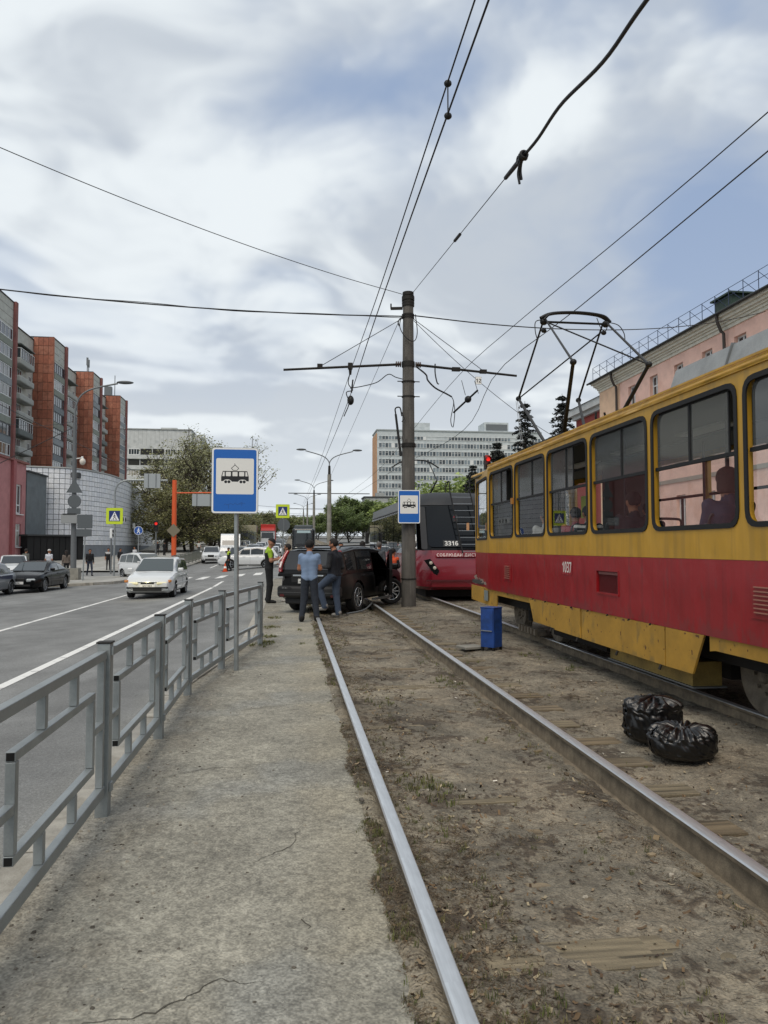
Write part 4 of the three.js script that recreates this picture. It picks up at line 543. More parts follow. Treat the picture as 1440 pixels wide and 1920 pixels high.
{ // crossing sign with the back of a round sign below, beside the tracks
  const o = thing('crossing_sign', 'yellow edged pedestrian crossing sign above a round sign back near the tracks', 'road sign', [-0.5, roadY(-1.6, 44) + 0.1, -44]);
  mb().rod([0, -0.3, 0], [0, 3.95, 0], 0.035, 0.035, 10).build('post', M.galv, o); plateSign(o, 0.8, 0.8, zebraFace, [-0.03, 3.58, 0.05], 0, 0.05); disc(o, 0.37, [0.03, 2.77, 0.05], null); mb().box(0.03, 2.77, 0.075, 0.06, 0.66, 0.02).build('bracket', M.greyMetal, o);
  const q = thing('crossing_sign', 'bright yellow edged pedestrian crossing sign on a curved mast by the far kerb', 'road sign', [-11.7, paveY(-11.7, 51) - 0.1, -51.2]);
  mb().tube([[0, 0, 0], [0, 4.5, 0], [-0.02, 5.6, 0], [0.15, 6.15, 0], [0.6, 6.42, 0], [1.2, 6.47, 0], [3.4, 6.47, 0]], 0.06, 40, 8).build('mast', M.galv, q); plateSign(q, 1.08, 1.08, zebraFace, [0, 4.05, 0.1], 0, 0.08);
  plateSign(q, 1.06, 0.96, null, [2.4, 6.42, 0.12]).material = M.signLight; mb().box(2.15, 6.42, 0.14, 0.05, 0.9, 0.02).box(2.65, 6.42, 0.14, 0.05, 0.9, 0.02).build('bracket', M.greyMetal, q);
  const w = thing('footpath_sign', 'round blue footpath sign with white walking figure', 'road sign', [-12.4, paveY(-12.4, 62.5), -62.5]); mb().rod([0, -0.1, 0], [0, 3.4, 0], 0.04, 0.04, 8).build('post', M.galv, w); disc(w, 0.36, [0, 3.15, 0.06], walkFace);
}
{ // sign backs on a thin post, by the far kerb
  const y = paveY(-11.7, 43.8); const o = thing('sign_post', 'thin leaning post with two grey sign backs by the far kerb', 'road sign', [-11.65, y, -43.6]);
  mb().rod([0, -0.1, 0], [0.12, 3.75, 0], 0.04, 0.04, 8).build('post', M.galv, o); plateSign(o, 0.82, 0.78, null, [0.08, 3.33, 0.07]); plateSign(o, 0.84, 0.4, null, [0.04, 2.7, 0.07]);
}
{ // lamp post with sign backs and a cabinet
  const y = paveY(-12.5, 45); const o = thing('lamp_post', 'grey street lamp post carrying triangular and round sign backs and a cabinet', 'lamp post', [-12.55, y, -45]);
  mb().rod([0, 0, 0], [-0.08, 9.2, 0], 0.17, 0.1, 14).build('post', mat(0x63676a, 0.6, { metalness: 0.2 }), o);
  mb().tube([[-0.08, 9.1, 0], [-0.06, 10.0, 0], [0.22, 10.75, 0], [0.9, 11.2, 0], [2.3, 11.55, 0]], 0.05, 30, 8).build('bracket_arm', M.greyMetal, o);
  mb().ball([2.72, 11.62, 0], 0.5, 0.1, 0.17, 14).build('lamp_head', mat(0x4f5356, 0.5), o);
  mb().shape([[-0.46, 0], [0.46, 0], [0, 0.82]], 0.02, new THREE.Matrix4().setPosition(0.02, 5.05, 0.17)).build('sign_plate', M.signBack, o); disc(o, 0.38, [0.03, 4.55, 0.18], null); plateSign(o, 0.74, 0.34, null, [0.02, 3.98, 0.19]);
  const cb = mb().rbox(-0.2, 3.52, 0.22, 0.9, 0.5, 0.36, 0.02).build('cabinet', mat(0x8c8f90, 0.6), o); mb().box(-0.2, 3.8, 0.22, 0.7, 0.06, 0.4).build('cabinet_hood', M.dark, cb);
  mb().span(-0.35, 0.35, -0.05, 0.68, -0.33, 0.33).build('foundation', M.concrete, o);
  const cam = mb().rbox(0.4, 7.08, 0.1, 0.12, 0.2, 0.12, 0.03).rod([0.0, 7.05, 0], [0.4, 7.1, 0.1], 0.03).build('camera', M.pvc, o); mb().ball([0.42, 6.88, 0.1], 0.17, 0.2, 0.17, 12).build('camera_dome', mat(0xcfc9bf, 0.4), cam);
}
{ // orange gantry over the road, seen from behind
  const o = thing('sign_gantry', 'orange gantry post with a long arm holding sign backs over the road', 'gantry', [-14.1, paveY(-14, 92) - 0.1, -92]);
  mb().rod([0, 0, 0], [-0.02, 9.4, 0], 0.3, 0.27, 12).build('post', M.orange, o); mb().rod([0.1, 7.85, 0], [6.6, 7.95, 0], 0.08, 0.08, 8).build('arm', M.orange, o);
  plateSign(o, 2.2, 1.45, null, [3.2, 7.0, 0.1]).material = M.signLight; plateSign(o, 2.2, 1.45, null, [5.42, 7.0, 0.1]).material = M.signLight; mb().span(2.6, 2.7, 6.3, 7.8, 0.12, 0.16).span(4.2, 4.3, 6.3, 7.8, 0.12, 0.16).build('bracket', M.greyMetal, o);
  const d = mb().rbox(-0.02, 3.3, 0.36, 1.15, 1.15, 0.03, 0.01).geo(); d.translate(0.02, -3.3, 0).rotateZ(Math.PI / 4).translate(-0.02, 3.3, 0); mesh('diamond_sign', d, mat(0x77715f, 0.6), o);
}
// ---------------------------------------------------------------- traffic lights
const redOn = mat(0xb01818, 0.4, { emissive: 0xff2a1c, emissiveIntensity: 0.5 });
function trafficLight(label, [x, y, z], h, ry, lens, bodyM, s = 1) { const o = thing('traffic_light', label, 'traffic light', [x, y, z], ry, 'traffic lights'); mb().rod([0, -0.2, 0], [0, h, 0], 0.06 * s, 0.05 * s, 10).build('post', M.greyMetal, o); const b = mb().rbox(0, h + 0.38 * s, 0.05, 0.3 * s, (lens.length * 0.3 + 0.1) * s, 0.2, 0.03).build('housing', bodyM, o); lens.forEach((m, i) => { const yy = h + (0.38 + (lens.length - 1) * 0.15 - i * 0.3) * s; mb().add(new THREE.CylinderGeometry(0.1 * s, 0.1 * s, 0.03, 16), new THREE.Matrix4().makeRotationX(Math.PI / 2).setPosition(0, yy, 0.165)).build('lens', m, b); mb().add(new THREE.CylinderGeometry(0.125 * s, 0.125 * s, 0.16, 14, 1, true, Math.PI / 2, Math.PI), new THREE.Matrix4().makeRotationX(Math.PI / 2).setPosition(0, yy, 0.22)).build('visor', M.black, b); }); return o; }
const offL = mat(0x18201d, 0.3);
trafficLight('tall traffic light with a lit red lens above the front of the yellow tram', [8.05, 0, -30], 4.75, 0.1, [redOn, mat(0x5a1c1c, 0.3)], mat(0x2a2422, 0.6), 0.85);
trafficLight('white cased pedestrian light facing away on the far pavement', [-13.3, paveY(-13.3, 57), -57.2], 2.5, 1.2, [offL, offL], M.pvc);
trafficLight('pedestrian light with lit red figure left of the orange gantry post', [-15.6, paveY(-15, 88), -88.5], 3.1, 0.1, [redOn, offL], M.black, 1.7);
{ const l = new THREE.PointLight(0xff3020, 0.6, 6); l.position.set(8.05, 5.4, -29.6); l.castShadow = true; scene.add(l); }
// ---------------------------------------------------------------- railing on the far side of the road
{ const o = thing('metal_railing', 'olive grey panel railing along the far pavement behind the white cars', 'railing'); const m = mat(0x6d6f66, 0.7); for (let k = 0; k < 14; k++) { const d = 62 + k * 2.6, y = paveY(-9.7, d) , y2 = paveY(-9.7, d + 2.6); mb().bar([-9.7, y + 0.5, -d], [-9.7, y + 0.501, -d - 0.06], 0.09, 1.05).build('post', m, o); mb().bar([-9.7, y + 1.0, -d - 0.07], [-9.7, y2 + 1.0, -d - 2.53], 0.06, 0.08).build('top_rail', m, o); mb().bar([-9.7, y + 0.15, -d - 0.07], [-9.7, y2 + 0.15, -d - 2.53], 0.06, 0.08).build('bottom_rail', m, o); for (let q = 0; q < 5; q++) { const dd = d + 0.35 + q * 0.45, yy = lerp(y, y2, (dd - d) / 2.6); mb().bar([-9.7, yy + 0.57, -dd], [-9.7, yy + 0.571, -dd - 0.22], 0.03, 0.7).build('panel', m, o); } } }
// ---------------------------------------------------------------- concrete pole between the tracks
const wireY = {};
{
  const o = thing('concrete_pole', 'tall round concrete tramway pole with bracket arms between the tracks', 'pole', [3.06, 0, -19.35]);
  const cm = mat(0xffffff, 0.95, { map: tex(512, (u, v) => { const f = fbm(u * 6, v * 4, 5, 0, 431), st = fbm(u * 50, v * 3, 3, 0, 433), n = vn(u * 200, v * 200, 200, 5); const k = 0.86 + 0.3 * (f - 0.5) + 0.16 * (st - 0.5) + 0.08 * (n - 0.5); const dk = sstep(0.62, 0.72, fbm(u * 9, v * 3 + 5, 4, 0, 437)) * 0.4; return mixc([0.40 * k, 0.387 * k, 0.368 * k], [0.2, 0.19, 0.18], dk); }, 2.2), bumpMap: bumpFine, bumpScale: 0.005 });
  mb().lathe([[0, -0.4], [0.195, -0.4], [0.19, 0.6], [0.19, 0.61], [0.152, 6.4], [0.138, 8.25], [0, 8.25]], [0, 0, 0], 28).build('shaft', cm, o);
  const band = mb(); for (const [y, w, h] of [[0.72, 0.205, 0.03], [4.25, 0.19, 0.1], [5.95, 0.178, 0.03], [5.55, 0.178, 0.03], [6.42, 0.175, 0.14], [7.75, 0.163, 0.05], [7.68, 0.163, 0.03], [8.05, 0.165, 0.12], [8.2, 0.17, 0.1], [8.33, 0.15, 0.08]]) band.add(new THREE.CylinderGeometry(w, w, h, 22), new THREE.Matrix4().setPosition(0, y, 0)); band.build('steel_band', M.iron, o);
  const pins = mb(); for (const y of [5.95, 5.55]) pins.rod([-0.3, y, 0.05], [0.3, y, 0.05], 0.014, 0.014, 5); pins.build('band_bolt', M.iron, o);
  mb().rod([-0.2, 6.42, 0], [-3.3, 6.18, 0], 0.034, 0.03, 10).build('bracket_arm', M.iron, o).userData.label = 'left bracket arm';
  mb().rod([0.2, 6.42, 0], [2.98, 6.2, 0], 0.034, 0.03, 10).build('bracket_arm', M.iron, o);
  const insM = mat(0x3c2c25, 0.3); for (const s of [-1, 1]) { const ins = mb(); for (let k = 0; k < 3; k++) ins.add(new THREE.CylinderGeometry(0.075, 0.075, 0.03, 14), new THREE.Matrix4().makeRotationZ(Math.PI / 2).setPosition(s * (0.21 + k * 0.055), 6.42, 0)); ins.build('insulator', insM, o); }
  const cl = mb(); cl.box(-2.35, 6.3, 0, 0.14, 0.12, 0.1).box(-1.55, 6.33, 0, 0.12, 0.16, 0.12).rod([-1.55, 6.3, 0], [-1.55, 6.1, 0], 0.05, 0.03, 8).box(2.05, 6.29, 0, 0.18, 0.1, 0.1).box(1.3, 6.33, 0, 0.22, 0.1, 0.1).build('clamp', M.iron, o);
  mb().bar([-0.16, 7.92, 0.05], [-0.48, 7.9, 0.05], 0.05, 0.07).rod([-0.47, 7.9, 0.05], [-0.47, 8.03, 0.05], 0.02).build('side_bracket', M.iron, o);
  mb().rod([-0.22, 3.95, 0.12], [-0.36, 5.05, 0.15], 0.035, 0.03, 8).build('cable_conduit', M.dark, o); mb().tube([[-0.36, 5.05, 0.15], [-0.37, 5.2, 0.16], [-0.25, 5.22, 0.17], [-0.2, 5.0, 0.17]], 0.02, 16).tube([[-0.2, 5.1, 0.17], [-0.14, 4.95, 0.17], [-0.2, 4.85, 0.17]], 0.012).build('conduit_cap', M.dark, o);
  mb().tube([[-0.17, 7.75, 0.1], [-0.25, 7.4, 0.15], [-0.1, 7.1, 0.2], [0.12, 7.0, 0.2], [0.22, 7.25, 0.15], [0.18, 7.75, 0.1]], 0.012, 40).tube([[-0.15, 7.7, 0.1], [-0.28, 7.55, 0.1], [-0.26, 7.42, 0.1]], 0.018, 16).build('loose_cable', M.wire, o);
  const r2 = rng(3); const wr = mb(); for (let k = 0; k < 4; k++) wr.add(new THREE.TorusGeometry(0.16 - k * 0.002, 0.012, 5, 24), new THREE.Matrix4().makeRotationX(Math.PI / 2 + (r2() - 0.5) * 0.2).setPosition(0, 8.08 + k * 0.06, 0)); wr.build('wire_wrap', M.iron, o);
  const s = thing('tram_stop_sign', 'smaller blue tram stop sign strapped to the concrete pole', 'tram stop sign', [3.04, 0, -19.12], 0, 'tram stop signs'); plateSign(s, 0.58, 0.87, faceStop2, [-0.01, 2.605, 0.05], -0.03); mb().box(0, 2.9, 0.02, 0.3, 0.04, 0.04).box(0, 2.3, 0.02, 0.3, 0.04, 0.04).build('bracket', M.greyMetal, s);
}
// further poles between the tracks with double lamps
{
  const build = (z, h, label, lamps) => { const y = rise(-z); const o = thing('lamp_pole', label, 'lamp post', [3.1, y, z], 0, 'double lamp poles between the tracks'); mb().rod([0, -0.2, 0], [0, h * 0.82, 0], 0.22, 0.16, 14).build('shaft', M.concrete, o); mb().rod([0, h * 0.82, 0], [0, h * 0.9, 0], 0.12, 0.1, 10).build('collar', M.iron, o);
    if (lamps) for (const s of [-1, 1]) { mb().tube([[0, h * 0.88, 0], [s * 0.06, h * 0.94, 0], [s * 0.6, h * 0.99, 0], [s * 2.0, h * 1.035, 0]], 0.045, 20).build('lamp_arm', M.greyMetal, o); mb().ball([s * 2.35, h * 1.045, 0], 0.42, 0.09, 0.16, 12).build('lamp_head', mat(0x55595b, 0.5), o); }
    mb().rod([-3.4, 5.95, 0], [3.4, 5.95, 0], 0.035).build('bracket_arm', M.iron, o); return o; };
  build(-62, 9.2, 'grey double lamp pole nearest beyond the black SUV', true); build(-105, 9.6, 'double lamp pole second beyond the black SUV', true); build(-150, 9.8, 'double lamp pole third beyond the black SUV, above the far tram', true); build(-200, 9.8, 'double lamp pole farthest along the tracks', true);
}
// ---------------------------------------------------------------- overhead wires, each its own cable
{
  const G = 'overhead tram wires';
  function wire(name, label, pts, r, n = 60) { const c = new THREE.CatmullRomCurve3(pts.map(p => V(...p)), false, 'centripetal'); const o = mesh(name, boxUV(plain(new THREE.TubeGeometry(c, n, r, 5))), M.wire); tag(o, label, 'wire', G); return o; }
  const sag = (a, b, s, n = 8) => range(0, 1, n).map(t => [lerp(a[0], b[0], t), lerp(a[1], b[1], t) - s * 4 * t * (1 - t), lerp(a[2], b[2], t)]);
  wire('contact_wire', 'lower of two wires above the left track, running overhead to the front', [[1.32, 5.32, 6], [1.32, 5.3, -4.8], [1.32, 5.3, -6.2], [1.33, 5.26, -12], [1.38, 5.2, -17.9], [1.4, 5.35, -30], [1.32, 5.75, -62], [1.32, 6.6, -105], [1.32, 9.3, -200]], 0.0085, 160);
  wire('messenger_wire', 'upper of two wires above the left track, passing the bracket arm end', [[1.32, 5.62, 6], [1.32, 5.59, -5.2], [1.34, 5.58, -11.1], [1.52, 6.2, -19.35], [1.4, 5.9, -40], [1.35, 6.2, -62], [1.35, 7.1, -105], [1.35, 9.6, -200]], 0.0075, 160);
  wire('contact_wire', 'lower of two wires above the right track, touching the pantograph', [[4.88, 5.66, 6], [4.88, 5.655, -7], [4.86, 5.655, -12.1], [4.7, 5.6, -16.5], [5.25, 5.2, -21.7], [5.1, 5.4, -35], [4.9, 5.75, -62], [4.9, 6.6, -105], [4.9, 9.3, -200]], 0.0085, 160);
  wire('messenger_wire', 'upper of two wires above the right track, passing over the bracket arm', [[4.88, 6.05, 6], [4.88, 6.06, -6.9], [4.72, 6.3, -15], [4.6, 6.34, -19.35], [4.9, 6.0, -40], [4.9, 6.2, -62], [4.9, 7.1, -105], [4.9, 9.6, -200]], 0.0075, 160);
  wire('span_wire', 'thin wire from the pole top to the upper left edge of the view', sag([2.9, 8.32, -19.35], [-10, 9.3, -9.6], 0.45), 0.0085);
  wire('span_cable', 'twisted black cable from the pole to the left edge of the view', sag([2.9, 7.72, -19.35], [-14.5, 8.35, -17.5], 0.42), 0.017); wire('span_cable', 'thin cable twisted round the black cable on the left', sag([2.9, 7.7, -19.37], [-14.5, 8.31, -17.52], 0.38).map(([x, y, z], i) => [x, y + (i % 2 ? 0.03 : -0.02), z]), 0.009);
  wire('span_cable', 'black cable from the pole to the right, crossing behind the pantograph head', sag([3.22, 7.75, -19.35], [22.8, 13.0, -33], 0.62), 0.017, 80);
  wire('stay_wire', 'left stay from the pole down to the left bracket arm', [[2.9, 7.66, -19.35], [0.72, 6.3, -19.35]], 0.0095, 2); wire('stay_wire', 'upper right stay from the pole down to the right bracket arm', [[3.2, 7.66, -19.35], [5.1, 6.32, -19.35]], 0.0095, 2);
  wire('stay_wire', 'lower right stay running past the bracket arm to the far right', sag([3.2, 7.6, -19.3], [9.5, 4.9, -24], 0.3), 0.0085, 30);
  // guy with its thick rubber sleeve and knot, coming over the camera to the right
  const A = V(3.16, 8.33, -19.3), Bp = V(3.05, 7.6, -3.2); // direction overhead
  const at = t => A.clone().lerp(Bp, t).toArray();
  const kn = 0.55, k2 = 0.5;
  wire('guy_wire', 'thin wire from the pole top up to the knotted black cable', [A.toArray(), GUY(0.36), GUY(0.57)], 0.0075, 8);
  function GUY(t) { return [lerp(3.16, 3.02, t), lerp(8.33, 5.92, t), lerp(-19.3, -3.55, t)]; }
  const g = thing('black_cable', 'thick black cable with a knotted end hanging over the tracks', 'wire', [0, 0, 0], 0, G);
  mb().tube([GUY(0.62), GUY(0.66), GUY(0.72), GUY(0.79), GUY(0.86), GUY(1.0), GUY(1.25)].map((p, i) => [p[0] + [0, 0.015, -0.02, 0.02, -0.01, 0, 0][i], p[1] + [0, 0.01, 0.03, -0.02, 0.02, 0.02, 0][i], p[2]]), 0.021, 60, 8).build('cable', M.wire, g);
  const K = GUY(0.62), kt = mb(); for (let k = 0; k < 5; k++) kt.add(new THREE.TorusGeometry(0.045, 0.022, 6, 12), new THREE.Matrix4().makeRotationY(0.4 * k).setPosition(K[0] + (k % 2 - 0.5) * 0.02, K[1] + k * 0.012 - 0.02, K[2] + 0.13 - k * 0.06)); kt.build('knot', M.wire, g);
  mb().tube([K, [K[0] + 0.01, K[1] - 0.12, K[2] - 0.1], [K[0] + 0.03, K[1] - 0.24, K[2] - 0.12]], 0.022, 12, 7).tube([K, [K[0] - 0.02, K[1] - 0.15, K[2] - 0.1], [K[0] + 0.0, K[1] - 0.31, K[2] - 0.1]], 0.017, 12, 7).build('loose_end', M.wire, g);
  mb().rod(GUY(0.57), K, 0.03, 0.035, 8).build('sleeve', M.wire, g); mb().rod(GUY(0.345), GUY(0.375), 0.03, 0.03, 8).build('insulator', M.wire, g);
  // hangers and jumpers hung on the wires
  function hang(label, parts, pos) { const o = thing('wire_fitting', label, 'wire fitting', pos, 0, 'fittings on the overhead wires'); for (const [n, b] of parts) b.build(n, M.wire, o); }
  hang('dropper hanging between the two left wires high overhead', [['dropper', mb().rod([0, 0, 0], [0, 0.29, 0.0], 0.006).ball([0, 0, 0], 0.035, 0.03, 0.03).ball([0, 0.29, 0], 0.035, 0.03, 0.03)]], [1.325, 5.29, -6.15]);
  hang('insulator cluster and jumper hanging from the left bracket arm', [['insulator', mb().ball([0, -0.8, 0], 0.09, 0.13, 0.09).rod([0.02, -0.6, 0], [0.06, -0.25, 0], 0.02)], ['jumper', mb().tube([[0, 0, 0], [-0.06, -0.35, 0], [0.05, -0.55, 0.1], [-0.12, -0.62, 0.1], [-0.05, -0.9, 0.1], [-0.18, -1.25, 0.1]], 0.013, 40).tube([[-0.02, -0.5, 0.1], [0.3, -0.42, 0], [0.7, -0.3, 0], [1.0, -0.08, 0], [1.2, -0.15, 0], [1.4, -0.2, 0]], 0.012, 40)]], [1.52, 6.22, -19.35]);
  hang('insulator cluster and looping cable under the right bracket arm', [['insulator', mb().ball([1.2, -1.0, 0.8], 0.09, 0.09, 0.13).rod([1.0, -1.2, 0], [1.35, -0.85, 1.2], 0.025)], ['jumper', mb().tube([[0, 0, 0], [0.25, -0.2, 0], [0.3, -0.35, 0], [0.5, -0.55, 0], [0.8, -0.7, 0], [0.95, -0.78, 0]], 0.022, 40).tube([[0.5, 0.1, 0], [0.5, -0.15, 0], [0.55, -0.4, 0], [0.6, -0.45, 0]], 0.018, 20).tube([[0.95, -0.78, 0], [1.0, -0.95, 0], [0.92, -1.4, 0], [0.98, -1.6, 0], [1.03, -1.2, 0], [1.0, -0.9, 0]], 0.011, 40).rod([1.15, -0.4, 0.3], [1.18, -0.85, 0.6], 0.008).rod([1.5, -0.4, 0.3], [1.5, -0.82, 0.7], 0.008)]], [3.28, 6.35, -19.3]);
  { const o = thing('number_plate', 'tiny white plate reading 12 on the right bracket arm', 'number plate', [4.95, 6.02, -19.25], 0); plateSign(o, 0.16, 0.2, canvasTex(64, 80, (c, w, h) => { c.fillStyle = '#e8e8e4'; c.fillRect(0, 0, w, h); c.fillStyle = '#111'; c.font = 'bold 58px sans-serif'; c.textAlign = 'center'; c.fillText('12', w / 2, h * 0.78); }), [0, 0, 0], 0, 0.01, 'plate'); }
  // far spans over the road and feeders on the left
  for (const [l, a, b] of [['cross span above the traffic queue, nearer one', [-12, 8.2, -105], [3.1, 6.9, -105]], ['cross span above the traffic queue, farther one', [-14, 9.6, -150], [3.1, 8.2, -150]]]) wire('span_wire', l, sag(a, b, 0.2), 0.02, 10);
  wire('span_wire', 'thin wire slanting down behind the pole toward the far lamps', [[2.86, 7.7, -19.4], [3.0, 7.0, -62]], 0.0075, 4);
  wire('feeder_wire', 'thin feeder running down past the apartment roofs at left', sag([-16, 9.6, -28], [-15, 9.6, -120], 0.5), 0.02, 20); wire('feeder_wire', 'black service cable drooping across the red tiled towers', [[-17.2, 4.6, -40], [-15.2, 6.6, -43], [-12.8, 8.5, -45]], 0.022, 16); wire('feeder_wire', 'pale service wire crossing the apartment facade', sag([-25, 12.2, -60], [-12.7, 8.9, -45], 0.7), 0.012, 16);
}
// ---------------------------------------------------------------- blue bin
{
  const o = thing('blue_bin', 'tall narrow blue metal litter bin between the tracks', 'litter bin', [3.02, 0.0, -11.05], 0.72); const m = mat(0xffffff, 0.5, { map: grainMap(0x1c4285, 0.07, 0.5, 256, 441, 0x18376c), metalness: 0.1 });
  mb().rbox(0, 0.335, 0, 0.235, 0.59, 0.235, 0.008).build('body', m, o); mb().rbox(0, 0.636, 0, 0.246, 0.014, 0.246, 0.004).build('lid', m, o);
  mb().rbox(-0.123, 0.45, 0.0, 0.012, 0.33, 0.215, 0.004).build('hatch', m, o); mb().box(-0.131, 0.292, 0.0, 0.02, 0.012, 0.19).build('handle', M.galv, o); mb().box(0.0, 0.16, 0.12, 0.19, 0.22, 0.008).build('door', m, o);
  for (const [x, z] of [[-0.1, -0.1], [0.1, -0.1], [-0.1, 0.1], [0.1, 0.1]]) mb().box(x, 0.015, z, 0.03, 0.06, 0.03).build('foot', M.iron, o);
  const q = thing('paving_slab', 'flat square concrete slab lying beside the blue bin', 'slab', [2.74, 0.0, -11.25], 0.3); mb().rbox(0, 0.015, 0, 0.34, 0.04, 0.3, 0.008).build('slab', M.concrete, q);
}
// ---------------------------------------------------------------- rubbish bags
{
  const film = new THREE.MeshPhysicalMaterial({ color: 0x09090a, roughness: 0.36, clearcoat: 0.3, clearcoatRoughness: 0.25 });
  function bag(label, pos, w, h, dp, seed, pleats, tie) {
    const o = thing('rubbish_bag', label, 'rubbish bag', pos, 0, 'black rubbish bags');
    const g = new THREE.SphereGeometry(1, 110, 70), p = g.attributes.position;
    for (let i = 0; i < p.count; i++) { let x = p.getX(i), y = p.getY(i), z = p.getZ(i); const a = Math.atan2(z, x), el = Math.asin(clamp(y, -1, 1)), c = Math.cos(el); const ex = Math.sign(Math.cos(el)) * Math.pow(Math.abs(c), 0.62); let ny = Math.sign(y) * Math.pow(Math.abs(y), 0.7);
      const top = sstep(-0.1, 0.8, y); const pl_ = Math.abs(Math.sin(a * pleats + 2.5 * vn(a * 2 + 9, y * 2, 0, seed))) ; const cr = Math.abs(vn(a * 4.2 + seed, y * 5 + x * 2, 0, seed) - 0.5) * 2, cr2 = Math.abs(vn(a * 9 + seed, y * 9, 0, seed + 4) - 0.5) * 2;
      const fine = Math.abs(Math.sin(a * pleats * 2.7 + y * 3 + 5 * vn(a * 3, y * 3, 0, seed + 8))); let rad = ex * (1 + top * (pl_ - 0.5) * (tie ? 0.16 : 0.06) + (cr - 0.4) * 0.07 + (fine - 0.5) * 0.035 + (cr2 - 0.4) * 0.03); if (!tie) rad *= 1 + 0.16 * sstep(0.2, 0.7, y) - 0.05 * y; if (tie) { rad *= 1 - 0.0 * top; ny -= 0.35 * Math.exp(-((1 - c < 1 ? c : 1) ** 2) * 22) * (y > 0 ? 1 : 0); }
      p.setXYZ(i, Math.cos(a) * rad * w / 2, (Math.max(ny, -0.92) + 0.92) * h / 1.92 * (1 + (cr - 0.5) * 0.05) + top * (pl_ - 0.5) * 0.03, Math.sin(a) * rad * dp / 2); }
    const q = mergeVertices(g, 1e-4); q.computeVertexNormals(); mesh('bag', q, film, o);
    if (tie) { const k = mb(); const r = rng(seed); for (let j = 0; j < 9; j++) { const a = j * 0.7; k.rod([0, h * 0.72, 0], [Math.cos(a) * 0.05, h * (0.86 + 0.1 * r()), Math.sin(a) * 0.05], 0.012, 0.02, 5); } k.ball([0, h * 0.8, 0.01], 0.032, 0.04, 0.032); k.build('tied_neck', film, o); }
    else { const k = mb(), r = rng(seed); for (let j = 0; j < 16; j++) { const a = r() * 6.28, q = r() * w * 0.32, l = 0.05 + r() * 0.07, yy = h * (0.9 + r() * 0.06); const gq = new THREE.PlaneGeometry(l, 0.05, 3, 2), pp = gq.attributes.position; for (let i = 0; i < pp.count; i++) pp.setZ(i, (r() - 0.5) * 0.03); gq.computeVertexNormals(); k.add(gq, new THREE.Matrix4().makeRotationFromEuler(new THREE.Euler(r() - 0.5, a, r() - 0.5)).setPosition(Math.cos(a) * q, yy, Math.sin(a) * q)); } k.build('open_folds', new THREE.MeshPhysicalMaterial({ color: 0x0d0d0f, roughness: 0.34, side: THREE.DoubleSide, clearcoat: 0.4 }), o); }
  }
  bag('crumpled black rubbish bag behind, its open top folded over', [2.89, 0.0, -5.72], 0.47, 0.34, 0.36, 3, 7, false);
  bag('squat black rubbish bag in front, tied in the middle with radiating pleats', [2.88, 0.0, -5.25], 0.5, 0.235, 0.42, 9, 11, true);
}
// ---------------------------------------------------------------- red and yellow tram
const T = {}; const wavy = tex(256, (u, v) => fbm((1 - Math.abs(2 * u - 1)) * 3, v * 5, 3, 0, 601), 3, false);
T.yellow = mat(0xffffff, 0.36, { bumpMap: wavy, bumpScale: 0.03, map: tex(512, (u, v) => { u = 1 - Math.abs(2 * u - 1); const f = fbm(u * 5, v * 7, 5, 0, 501), st = fbm(u * 60, v * 2.5, 3, 0, 503), n = fbm(u * 24, v * 24, 3, 24, 505); const k = 0.97 + 0.1 * (f - 0.5) + 0.07 * (st - 0.5) + 0.05 * (n - 0.5); const g = sstep(0.5, 0.75, fbm(u * 18, v * 4 + 3, 5, 0, 507)) * 0.22; return mixc([0.765 * k, 0.585 * k, 0.165 * k], [0.5, 0.4, 0.2], g); }, 3) });
T.red = mat(0xffffff, 0.34, { bumpMap: wavy, bumpScale: 0.03, map: tex(512, (u, v) => { u = 1 - Math.abs(2 * u - 1); const f = fbm(u * 5, v * 6, 5, 0, 511), st = fbm(u * 70, v * 2.2, 3, 0, 513); const k = 0.96 + 0.14 * (f - 0.5) + 0.1 * (st - 0.5); const g = sstep(0.5, 0.75, fbm(u * 20, v * 3 + 3, 5, 0, 517)) * 0.26; const sp = 0.55 * fbm(u * 40, v * 30, 4, 0, 519) + 0.45 * fbm(u * 9, v * 12, 4, 0, 520); const du = sstep(0.56, 0.74, sp + 0.2 * sstep(0.32, 0.262, v)) * 0.3; return mixc(mixc([0.60 * k, 0.10 * k, 0.125 * k], [0.42, 0.14, 0.15], g), [0.42, 0.33, 0.3], du); }, 3) });
T.dirtYellow = mat(0xffffff, 0.6, { map: tex(512, (u, v) => { const f = fbm(u * 6, v * 6, 5, 6, 521), n = fbm(u * 30, v * 30, 3, 30, 525); const k = 0.95 + 0.16 * (f - 0.5) + 0.08 * (n - 0.5); const g = sstep(0.52, 0.74, fbm(u * 9, v * 9 + 3, 5, 0, 527)) * 0.55; const ru = sstep(0.77, 0.83, fbm(u * 26, v * 26, 3, 0, 529)); return mixc(mixc([0.72 * k, 0.55 * k, 0.2 * k], [0.47, 0.39, 0.24], g), [0.3, 0.18, 0.1], ru * 0.8); }, 1.5) });
T.grey = mat(0xffffff, 0.7, { map: grainMap(0x8b9093, 0.07, 1.2, 256, 531, 0x767b7e) });
T.gasket = mat(0x101112, 0.7); T.under = mat(0x1c1a18, 0.95); T.wheel = mat(0xffffff, 0.85, { map: grainMap(0x6b6357, 0.14, 0.6, 256, 533, 0x514a40), bumpMap: bumpFine, bumpScale: 0.003 });
T.inner = mat(0x87877e, 0.85); T.innerDark = mat(0x4a4b48, 0.85); T.floor = mat(0x3c3a37, 0.9); T.seat = mat(0x3c4248, 0.6); T.rodm = mat(0x2e3336, 0.45, { metalness: 0.4 });
